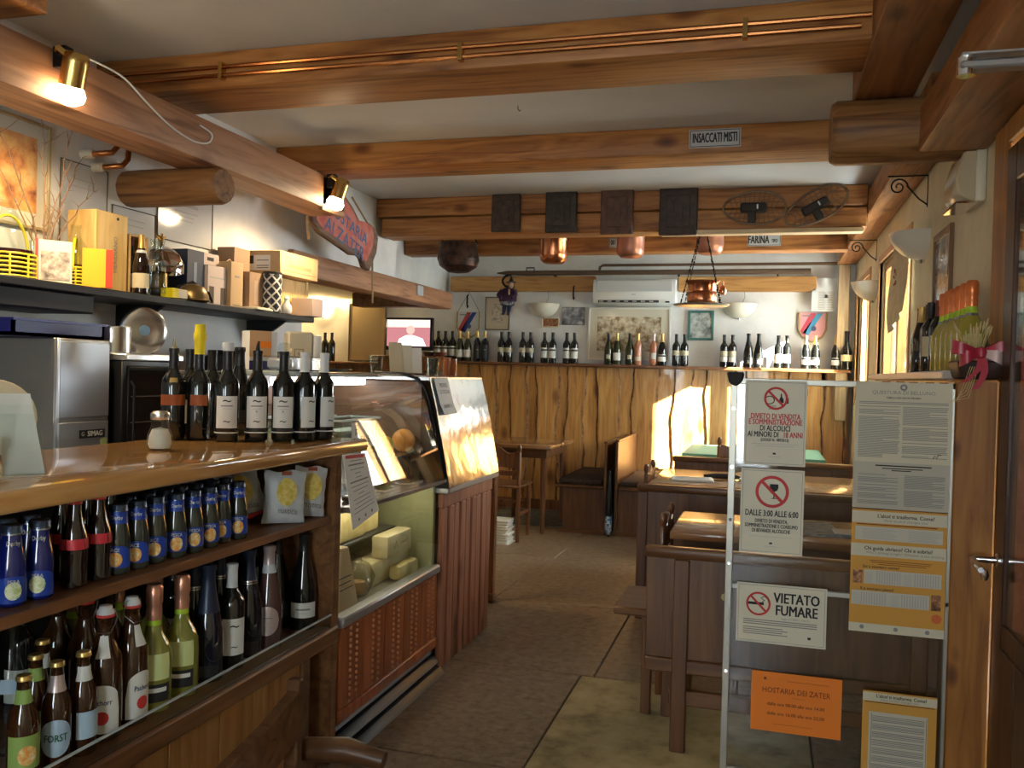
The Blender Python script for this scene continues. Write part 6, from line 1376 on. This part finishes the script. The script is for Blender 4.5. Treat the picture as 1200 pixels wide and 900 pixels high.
for px,y,kd,lab,s_ in ((984,8.44,'burg_band','slim dark bottle in the far right shelf corner',1),(992,8.50,'plain','dark bottle behind the big jug in the shelf corner',1),(1000,8.42,'jug','big dark jug shaped bottle with cream label in the shelf corner',1.12)):
    p = at(px,410,y=y); K[kd].place('wine_bottle',lab,(min(p.x,.66),y,1.461),'bottles in the shelf corner',scale=s_)
relax(1.455,1.465,n=60)
# air conditioner
ac = thing('air_conditioner','white split air conditioner above the large framed map','air conditioner',(-1.235,8.5,2.03))
MB().prism([(.1,0),(-.10,.02),(-.13,.06),(-.13,.20),(-.10,.25),(.1,.26)],-.395,.395,'x').build('body',WHITE,ac,bevel=.01,seg=2)
MB().bx(-.36,.36,-.134,-.128,.13,.235).build('intake_panel',mat('grey intake',(.5,.52,.53),.5),ac,bevel=.003)
for i in range(6): MB().bx(-.355,.355,-.137,-.133,.138+i*.016,.144+i*.016).build('louver',mat('pale louver %d'%i,(.58,.6,.6),.5),ac)
MB().bx(-.34,.24,-.128,-.118,.025,.048).build('outlet_slot',BLACK,ac); MB().bx(.30,.34,-.128,-.12,.025,.04).build('display',BLACK,ac)
for i in range(7): MB().bx(-.33+i*.08,-.29+i*.08,-.131,-.124,.034,.04).build('vane',WHITE,ac)
MB().bx(-.02,.02,-.132,-.1295,.098,.106).build('maker_mark',INKL,ac)
def frame_back(name,label,c4,fm,fw,inner,mount=None,mw_=.03,y=YW_,cat='picture'):
    p0,p1 = wz(*c4[0],y),wz(*c4[1],y); x0,x1,z1,z0 = p0.x,p1.x,p0.z,p1.z; w,h=(x1-x0)/2,z1-z0
    t = thing(name,label,cat,((x0+x1)/2,y,z0)); 
    MB().bx(-w,-w+fw,-.018,.0,0,h).bx(w-fw,w,-.018,.0,0,h).bx(-w+fw,w-fw,-.018,0,0,fw).bx(-w+fw,w-fw,-.018,0,h-fw,h).build('frame',fm,t,bevel=.002)
    MB().bx(-w+fw,w-fw,-.008,0,fw,h-fw).build('mount' if mount else 'picture',mount or inner,t)
    if mount: MB().bx(-w+fw+mw_,w-fw-mw_,-.0095,-.008,fw+mw_,h-fw-mw_).build('picture',inner,t)
    return t
SEP = mottled('sepia drawing',[(.38,(.2,.13,.06)),(.5,(.5,.42,.28)),(.62,(.7,.64,.5))],14,.1,0); GLC = mat('glazed cream mount',(.66,.62,.5),.08)
frame_back('framed_map','large pale framed sepia drawing under the air conditioner',((690,360),(785,424)),mat('pale frame',(.68,.66,.58),.4),.018,SEP,GLC,.075)
frame_back('framed_drawing','framed drawing in a thin dark frame behind the hanging witch doll',((569.5,348),(597,387)),DF,.01,mottled('pale ink drawing',[(.4,(.3,.24,.16)),(.55,(.58,.5,.38))],30,.5,0),mat('tan mount',(.56,.47,.33),.5),.06)
frame_back('small_photograph','small sepia photograph in a cream border',((635.5,372),(655.5,384)),PAPERC,.01,PHOTO)
frame_back('grey_photograph','grey photograph of a street pinned to the back wall',((659,360),(685.5,381)),DF,.004,mottled('grey street photo',[(.3,(.04,.04,.05)),(.5,(.2,.2,.22)),(.65,(.5,.5,.52))],14,.5,0))
frame_back('green_print','small building print in a dark green frame',((807,364),(836,399)),mat('green frame',(.05,.17,.14),.4),.022,mottled('grey building print',[(.35,(.1,.12,.11)),(.5,(.35,.38,.36)),(.65,(.6,.62,.6))],12,.4,0))
def pennant(label,c4,base,s1,s2,hang=True):
    p0,p1 = wz(*c4[0]),wz(*c4[1]); w,h=(p1.x-p0.x)/2,p0.z-p1.z; t=thing('pennant',label,'pennant',((p0.x+p1.x)/2,YW_-.005,p1.z))
    ol=[(-w,h),(-w,h*.4),(-w*.7,h*.16),(-w*.25,h*.05),(0,0),(w*.25,h*.05),(w*.7,h*.16),(w,h*.4),(w,h)]
    MB().prism(ol,-.003,.003,'y').build('cloth',base,t)
    for off,m in ((-.28,s1),(.22,s2)):
        a=off*w; MB().add([(max(-w,-w*.85+a*.6),-.0045,h*.30),(max(-w,-w*.85+a*.6)+w*.42,-.0045,h*.22),(min(w,w*.55+a),-.0045,h*.97),(min(w,w*.55+a)-w*.42,-.0045,h*.97)],[(0,1,2,3)]).build('stripe',m,t,fix=False)
    MB().tube([ (a*1.03,-.004,b) for a,b in ol],.009,5).build('fringe',mat('fringe '+label[:6],(.36,.26,.12),.8),t)
    MB().bx(-w*.8,-w*.1,-.0052,-.0045,h*.86,h*.9).build('club_name',INKG,t); MB().lathe([(0,-.006),(w*.2,-.006),(w*.2,-.0045),(0,-.0045)],12,c=(w*.1,0,h*.45),axis='y').build('crest',mat('crest '+label[:6],(.08,.1,.22),.6),t)
    if hang: MB().tube([(-w,0,h),(0,0,h+.2),(w,0,h)],.003,5).build('cord',mat('pennant cord',(.2,.15,.1),.8),t)
    return t
pennant('white pennant with red and blue diagonal stripes hung from an iron hook',((537,365),(561,397)),mat('white cloth',(.62,.62,.6),.8),mat('pennant red',(.45,.06,.05),.7),mat('pennant navy',(.03,.06,.26),.7))
pennant('pink pennant with red and light blue stripes near the cream wall',((937,366),(967,401)),mat('pink cloth',(.62,.33,.38),.8),mat('pennant crimson',(.5,.07,.12),.7),mat('pennant light blue',(.06,.3,.55),.7),False)
# price list sheet curling at the top
pls = thing('menu_sheet','tall white menu sheet with curled top near the pink pennant','notice',(.5,YW_-.06,1.98)); p0,p1=at(952,326,y=8.5),at(985,365,y=8.5); w_=(p1.x-p0.x)/2; h_=p0.z-p1.z
pls.location=((p0.x+p1.x)/2,8.5,p1.z)
g=[[(-w_+2*w_*i/10, -.0+ (.03*math.sin(i*1.1)*max(0,(j-6)/3)), h_*j/9) for i in range(11)] for j in range(10)]; MB().sheet(g).build('sheet',mat('grey white sheet',(.62,.65,.68),.5),pls,ang=80)
q=MB()
for c_ in (-.55,.1): 
    for j in range(11): q.bx(w_*c_,w_*(c_+.45),-.0035,-.002,h_*(.05+.052*j),h_*(.05+.052*j)+.006)
q.build('printed_lines',INKL,pls); MB().bx(-.012,.012,.0,.09,h_*.4,h_*.5).build('wall_mount',WHITE,pls)
for px,l in ((637,'unlit milk glass wall lamp beside the small photograph on the back wall'),(866,'unlit milk glass wall lamp right of the hanging copper pot')):
    p=wz(px,372 if px<700 else 373); tt=wall_shade(l,(p.x,YW_,p.z),0,.16); MB().tube([(.02,-.01,.13),(.05,-.008,.2),(.04,-.006,.28)],.003,5).build('wire',INKG,tt)
for px,py,l in ((549,355,'iron hook over the striped pennant'),(673,345,'iron hook over the grey photograph')):
    p=wz(px,py,8.5); o=thing('iron_hook',l,'hook',(p.x,8.49,p.z-.05)); MB().tube([(0,0,.13),(0,-.03,.12),(0,-.035,.03),(0,-.02,.0),(0,-.005,.02)],.008,6).build('hook',IRON,o)
# long pole and pipe along the back wall
p0,p1=at(583,314.5,y=8.4),at(950,324,y=8.4)
po=thing('long_pole','long dark pointed pole lying along the back wall timber','pole',((p0.x+p1.x)/2,8.4,(p0.z+p1.z)/2)); L_=(p1.x-p0.x)/2
MB().tube([(-L_,0,.0),(-L_+.1,0,.0),(-L_+.3,0,-.003),(0,0,0),(L_,0,0)],[.006,.022,.026,.024,.028],10).build('shaft',wood('dark pole',(.05,.03,.018),(.1,.06,.035),(.15,.09,.05),'x',.5),po)
for xx in (-.9,.3,1.2): MB().tube([(xx,0,-.03),(xx,.08,-.03),(xx,.1,.0)],.008,6).build('wall_bracket',IRON,po)
MB().tube(smooth([(-L_+.15,0,-.015),(-L_+.09,-.005,-.03),(-L_+.06,-.01,-.075),(-L_+.08,-.012,-.12),(-L_+.12,-.012,-.135),(-L_+.15,-.012,-.11)]),.011,8).build('iron_hook',IRON,po); MB().tube([(-L_+.3,0,.02),(-L_+.3,0,.05),(-L_+.38,0,.05),(-L_+.38,0,.02)],.006,6).build('iron_loop',IRON,po)
p0=at(703,311,y=8.5); wp=solo('wall_pipe','thin brown pipe running along the top of the back wall','pipe',MB().tube([(0,0,-.07),(0,0,-.02),(.03,0,0),(.5,0,0),(2.25,0,0)],.014,8),mat('brown pipe',(.16,.09,.05),.4,.3),(p0.x,8.50,p0.z))
# witch doll hung on the pole hook: height about 0.4 m
gx, gz = po.location.x-L_+.12, po.location.z-.135
gr = thing('witch_doll','hanging witch doll in dark purple cloak with pointed black hat','doll',(gx+.015,8.335,gz-.285))
MB().tube(smooth([(-.015,.053,.292),(-.018,.045,.275),(-.012,.038,.26),(0,.03,.25)]),.003,5).build('hanging_loop',INK,gr)
MB().lathe([(0,.40),(.006,.385),(.018,.35),(.028,.335),(.052,.328),(.05,.322),(.026,.326),(0,.328)],16,c=(.03,0,-.005)).build('hat',BLACK,gr)
MB().lathe([(0,.262),(.014,.266),(.024,.28),(.028,.298),(.025,.316),(.012,.328),(0,.33)],14,c=(.03,-.004,-.005)).tube([(.03,-.03,.292),(.03,-.046,.284)],[.006,.002],6).build('head',mat('doll skin',(.42,.24,.15),.6),gr)
MB().lathe([(.03,.31),(.033,.29),(.032,.265),(.02,.255)],12,c=(.03,.008,-.005),a0=0,a1=PI).build('hair',mat('doll hair',(.3,.14,.06),.8),gr)
ck = MB().lathe([(0,.27),(.03,.268),(.062,.25),(.085,.21),(.092,.165),(.088,.13),(0,.13)],18); ck.v = [(a*(1+.07*math.sin(9*math.atan2(b,a))),b*.62,c) for a,b,c in ck.v]
ck.build('cloak',mottled('dark purple cloak',[(.4,(.03,.012,.035)),(.6,(.075,.025,.06))],20,.85,.3,.006),gr)
MB().tube(smooth([(-.06,-.01,.24),(-.085,-.04,.19),(-.04,-.062,.165)]),[.02]*10+[.014],8).build('sleeve',mat('purple sleeve',(.05,.018,.045),.85),gr)
MB().tube(smooth([(.07,-.01,.24),(.088,-.04,.19),(.05,-.062,.165)]),[.02]*10+[.014],8).build('sleeve',bpy.data.materials['purple sleeve'],gr)
MB().bx(.02,.036,-.068,-.05,.19,.25).build('scarf',mat('tan scarf',(.42,.27,.13),.8),gr,bevel=.005)
sk_ = MB().lathe([(.07,.16),(.075,.13),(.07,.095),(.045,.085),(0,.09)],16); sk_.v = [(a*(1+.08*math.sin(8*math.atan2(b,a)))-.005,b*.7,c) for a,b,c in sk_.v]
sk_.build('skirt',mottled('grey print skirt',[(.42,(.04,.04,.07)),(.58,(.3,.29,.3))],40,.8,.2,.004),gr)
for x_ in (-.028,.024):
    MB().tube([(x_,0,.105),(x_-.004,-.012,.06),(x_-.012,-.002,.02)],[.024,.021,.015],10).build('leg',mat('navy leg %d'%int(x_*1000),(.02,.025,.07),.8),gr); MB().tube([(x_-.012,.004,.02),(x_-.012,-.012,.006),(x_-.014,-.034,.006)],[.014,.014,.009],8).build('shoe',BLACK,gr)

# ================================================================== BEAM DECORATION
for i,(x0,x1,z0,z1) in enumerate(((578,610,229,272),(641,676,226,273),(705.5,742,224,275),(774,817,222,276))):
    a,b=at(x0,z0,y=5.915),at(x1,z1,y=5.915); w,h=(b.x-a.x)/2,a.z-b.z; 
    t=thing('carved_mould',('dark carved butter mould panel, first along the snowshoe beam and worn at its foot','almost black carved mould panel with flaked pale specks on the snowshoe beam','reddish brown carved mould panel between two darker ones','broad dark mould panel next to the snowshoes')[i],'mould',((a.x+b.x)/2,5.915,b.z))
    M_=mottled('mould wood %d'%i,[(.4,((.035,.018,.01),(.02,.013,.008),(.07,.028,.014),(.026,.013,.008))[i]),(.6,((.075,.042,.024),(.045,.033,.02),(.13,.055,.03),(.05,.026,.016))[i])],18,.5,.4,.01)
    MB().bx(-w,w,-.035,0,0,h).build('plate',M_,t,bevel=.006); MB().bx(-w*.62,w*.62,-.042,-.035,h*.16,h*.84).build('raised_field',M_,t,bevel=.006); MB().bx(-w*.25,w*.25,-.047,-.042,h*.3,h*.7).build('carving',M_,t,bevel=.004)
def snowshoe(label,c,ln,wd,ang):
    p=at(*c,y=5.90); t=thing('snowshoe',label,'snowshoe',(p.x,5.885,p.z)); t.rotation_euler=(0,ang,0)
    ov=[(ln*math.cos(a),0,wd*math.sin(a)*(1+.12*math.cos(a))) for a in [2*PI*k/32 for k in range(32)]]
    MB().tube(ov,.008,6,True).build('hoop',wood('bent hoop '+label[:5],(.1,.06,.03),(.2,.12,.06),(.28,.18,.1),'x',.5),t)
    m=MB()
    for k in range(-5,6):
        x_=k/6*ln; z_=wd*math.sqrt(max(0,1-(x_/ln)**2)); m.tube([(x_,0,-z_),(x_*.8,-.004,0),(x_,0,z_)],.0028,4)
    for k in (-2,-1,1,2):
        z_=k/3*wd; x_=ln*math.sqrt(1-(k/3)**2); m.tube([(-x_,0,z_),(x_,0,z_)],.0025,4)
    m.build('lacing',mat('rawhide lacing',(.16,.1,.055),.8),t); MB().bx(-ln*.45,ln*.4,-.02,.006,-wd*.3,wd*.3).build('binding',mat('dark leather',(.025,.018,.013),.7),t,bevel=.01)
    MB().bx(-ln*.2,ln*.05,-.024,.004,-wd*.95,-wd*.2).build('strap',mat('dark strap',(.03,.022,.015),.7),t,bevel=.005); MB().bx(ln*.08,ln*.13,-.027,-.02,-.012,.018).build('buckle',STEEL,t)
snowshoe('level oval snowshoe with buckled binding beside the last mould panel',(884,244),.195,.105,.0)
snowshoe('tilted oval snowshoe at the cream wall end of the beam',(956,242),.205,.095,-.5)
def beam_sign(label,c4,y,txt,size,bgm,fm,border,sx=.6):
    a,b=at(*c4[0],y=y),at(*c4[1],y=y); w,h=(b.x-a.x)/2,a.z-b.z; t=thing('enamel_sign',label,'sign',((a.x+b.x)/2,y,b.z)); MB().bx(-w,w,-.004,0,0,h).build('plate',bgm,t,bevel=.001)
    if border: 
        q=MB(); e=.005
        for (x0,x1,z0,z1) in ((-w+e,w-e,e,e+.003),(-w+e,w-e,h-e-.003,h-e),(-w+e,-w+e+.003,e,h-e),(w-e-.003,w-e,e,h-e)): q.bx(x0,x1,-.0052,-.004,z0,z1)
        q.build('border',fm,t)
    for s_,sz,x_,z_ in txt: text(s_,sz,fm,t,(x_*w,-.0055,h*z_),bold=.02,sx=sx)
beam_sign('pale INSACCATI MISTI enamel sign on the middle ceiling beam',((808,152.5),(868,171.5)),4.438,[('INSACCATI MISTI',.066,0,.5)],0,mat('sign grey',(.5,.48,.46),.4),INK,True,.425)
beam_sign('small blue white FARINA sign on the low beam',((876.5,274.5),(915,288)),7.418,[('FARINA',.088,-.35,.5),('TIPO',.04,.62,.4)],0,mat('sign blue white',(.5,.56,.64),.4),INK,True,.55)
beam_sign('tiny white 00 plate on the low beam between two copper pots',((714,279),(722.5,290)),7.418,[('00',.06,0,.5)],0,mat('sign white',(.55,.58,.6),.4),INK,True,.6)
def pot(label,px0,px1,py1,y,m,kind='pot'):
    a,b=at(px0,py1,y=y),at(px1,py1,y=y); r=(b.x-a.x)/2; t=thing('hanging_pot',label,'pot',((a.x+b.x)/2,y,a.z)); h=r*2.0
    MB().lathe([(0,0),(r*.7,.006),(r*.93,.03),(r,.08),(r*.98,h*.8),(r*1.06,h*.85),(r*1.06,h*.88),(r*.94,h*.85),(r*.92,.09),(0,.03)],26).build('body',m,t); MB().tube([(-r*1.02,0,h*.84),(-r*.9,0,h*1.02),(0,0,h*1.12),(r*.9,0,h*1.02),(r*1.02,0,h*.84)],.007,6).build('handle',IRON,t)
    MB().tube([(0,0,h*1.11),(0,0,2.595-a.z)],.005,6).build('hanger',IRON,t); return t
pot('copper pot hanging third from the cream wall, beside the 00 plate',632.5,665,309.5,7.2,COPPER); pot('copper pot hanging right of the 00 plate',722.5,755,303,7.2,COPPERD); pot('pinkish copper pot hanging behind the chains',815,848,299,7.2,COPPERD)
a=at(514,318,y=7.1); b=at(560,318,y=7.1); r=(b.x-a.x)/2; cl=thing('iron_cauldron','round blackened copper cauldron hanging at the bar end of the low beam','cauldron',((a.x+b.x)/2,7.1,a.z-.02))
MB().lathe([(0,0),(r*.5,.012),(r*.9,.06),(r*1.02,.12),(r*.95,.2),(r*.88,.235),(r*.96,.25),(r*.94,.26),(r*.84,.24),(r*.9,.12),(0,.03)],14).build('body',mottled('sooty copper',[(.4,(.035,.022,.018)),(.6,(.12,.06,.04))],9,.45,.2,.01,metal=.6),cl,ang=25); MB().tube([(-r*.95,0,.25),(-r*.8,0,.3),(0,0,.34),(r*.8,0,.3),(r*.95,0,.25)],.008,6).tube([(0,0,.33),(0,0,2.595-(a.z-.02))],.006,6).build('handle',IRON,cl)
# copper jardiniere on a tray hung by chains
p=at(822,359,y=6.04); r0=.205*6.04/6.6
hk=thing('hanging_copper_pot','flared copper pot on a round tray hung by chains from the snowshoe beam','copper pot',(p.x,6.04,p.z)); s_=.92
MB().lathe([(0,0),(.17,.0),(.185,.008),(.187,.012),(.16,.008),(0,.008)],28).build('tray',mat('pewter tray',(.4,.4,.4),.35,.8),hk)
MB().lathe([(0,.01),(.085,.01),(.095,.02),(.1,.05),(.095,.085),(.1,.09),(.092,.1),(.095,.14),(.115,.165),(.118,.168),(.105,.162),(.085,.14),(.08,.05),(0,.03)],26).build('copper_pot',COPPER,hk)
ztop=2.325-p.z
for k in range(4):
    a_=PI/4+k*PI/2; e=Vector((.178*math.cos(a_),.178*math.sin(a_),.012)); tp=Vector((.03*math.cos(a_),.03*math.sin(a_),ztop)); m=MB(); n_=14
    for i in range(n_):
        c0,c1=e.lerp(tp,i/n_),e.lerp(tp,(i+.8)/n_); m.tube([c0,c1],.0035 if i%2 else .0055,5)
    m.build('chain',IRON,hk)
MB().lathe([(0,-.03),(.02,-.025),(.026,0),(.02,.025),(.006,.035),(.006,.06),(0,.06)],12,c=(.14,-.06,.1)).build('copper_bell',COPPER,hk); MB().lathe([(0,ztop-.01),(.035,ztop-.008),(.035,ztop),(0,ztop)],12).build('ceiling_plate',IRON,hk)
hook=thing('ceiling_hook','tiny iron hook in the ceiling between two beams','hook',(at(607,124,z=2.6).x,at(607,124,z=2.6).y,2.575)); MB().tube([(0,0,.03),(0,0,.01),(.008,0,0),(.014,0,.006)],.002,5).build('hook',IRON,hook)

# ================================================================== ALCOVE
p0,p1=at(453,372,y=8.2),at(507,411,y=8.2); tv=thing('television','small flat television showing a man in white against red','television',((p0.x+p1.x)/2,8.2,p1.z-.05)); w,h=(p1.x-p0.x)/2,p0.z-p1.z
MB().bx(-w,w,-.02,.03,.05,h+.05).build('bezel',BLACK,tv,bevel=.006); MB().bx(-.1,.1,-.06,.08,0,.012).build('stand',BLACK,tv,bevel=.003); MB().bx(-.025,.025,-.01,.02,.01,.06).build('stand_neck',BLACK,tv)
SCR=mat('screen red',(.2,.03,.04),.3,emit=(.55,.22,.24),es=.8); SCW=mat('screen white',(.8,.8,.8),.3,emit=(.85,.87,.9),es=1.1); SCF=mat('screen skin',(.5,.35,.28),.3,emit=(.6,.45,.4),es=.9); SCB=mat('screen wall',(.6,.5,.42),.3,emit=(.78,.68,.6),es=1.0)
q=MB().bx(-w*.93,w*.9,-.0212,-.0205,.05+h*.12,.05+h*.93).build('screen',SCR,tv); MB().bx(-w*.93,w*.9,-.0218,-.0213,.05+h*.7,.05+h*.93).build('picture_wall',SCB,tv)
MB().add([(-w*.5,-.022,.05+h*.13),(w*.75,-.022,.05+h*.13),(w*.6,-.022,.05+h*.36),(w*.2,-.022,.05+h*.46),(-w*.1,-.022,.05+h*.46),(-w*.4,-.022,.05+h*.34)],[(0,1,2,3,4,5)]).build('picture_shirt',SCW,tv,fix=False); MB().lathe([(0,-.0226),(h*.14,-.0226),(h*.14,-.0222),(0,-.0222)],16,c=(w*.08,0,.05+h*.62),axis='y').build('picture_head',SCF,tv)
frame_back('alcove_picture','tall tan framed picture with lamp reflection in the alcove',((410,356),(452,424)),DF,.015,mat('tan glazed picture',(.42,.32,.19),.06),mat('tan glazed mount',(.46,.35,.2),.06),.04)
p=at(379,372,y=YW_); wl=wall_shade('lit wall lamp glowing warmly in the alcove',(p.x,YW_,p.z),0,.12,lit=6)
l=bpy.data.lights.new('alcove_lamp_light','POINT'); l.energy=38; l.color=(1,.72,.34); l.shadow_soft_size=.06; lo=bpy.data.objects.new('alcove_lamp_light',l); link(lo,wl); lo.location=(0,-.12,.2)
for px,kd,n_ in ((381,'plain','farther from'),(389,'plain','nearer to')):
    p=at(px,400,y=8.46); K[kd].place('wine_bottle','plain dark bottle on the alcove ledge, '+n_+' the tan picture',(p.x,8.46,1.427),'alcove bottles')
solo('tv_shelf','dark wooden shelf unit under the television','shelf',MB().bx(-.35,.4,-.15,.16,0,.02).bx(-.3,.35,-.1,.16,-.12,0),PLANKD,(-3.45,8.2,1.475),bevel=.004)
for i in range(3): solo('small_bowl',('brown bowl under the television','dark cup beside the bowl under the television','low brown dish on the television shelf')[i],'bowl',MB().lathe([(0,0),(.04,0),(.06,.04),(.058,.04),(.035,.006),(0,.006)],14),mat('brown glaze %d'%i,(.1+.05*i,.04,.02),.3),(-3.2+.12*i-.5*(i==2),8.1,1.497))
sw=solo('switch_plate','grey electrical box on the lintel beam','switch',MB().bx(0,.012,-.06,.06,0,.08),mat('grey plate',(.45,.48,.5),.5),(-2.682,6.55,1.95),bevel=.003)
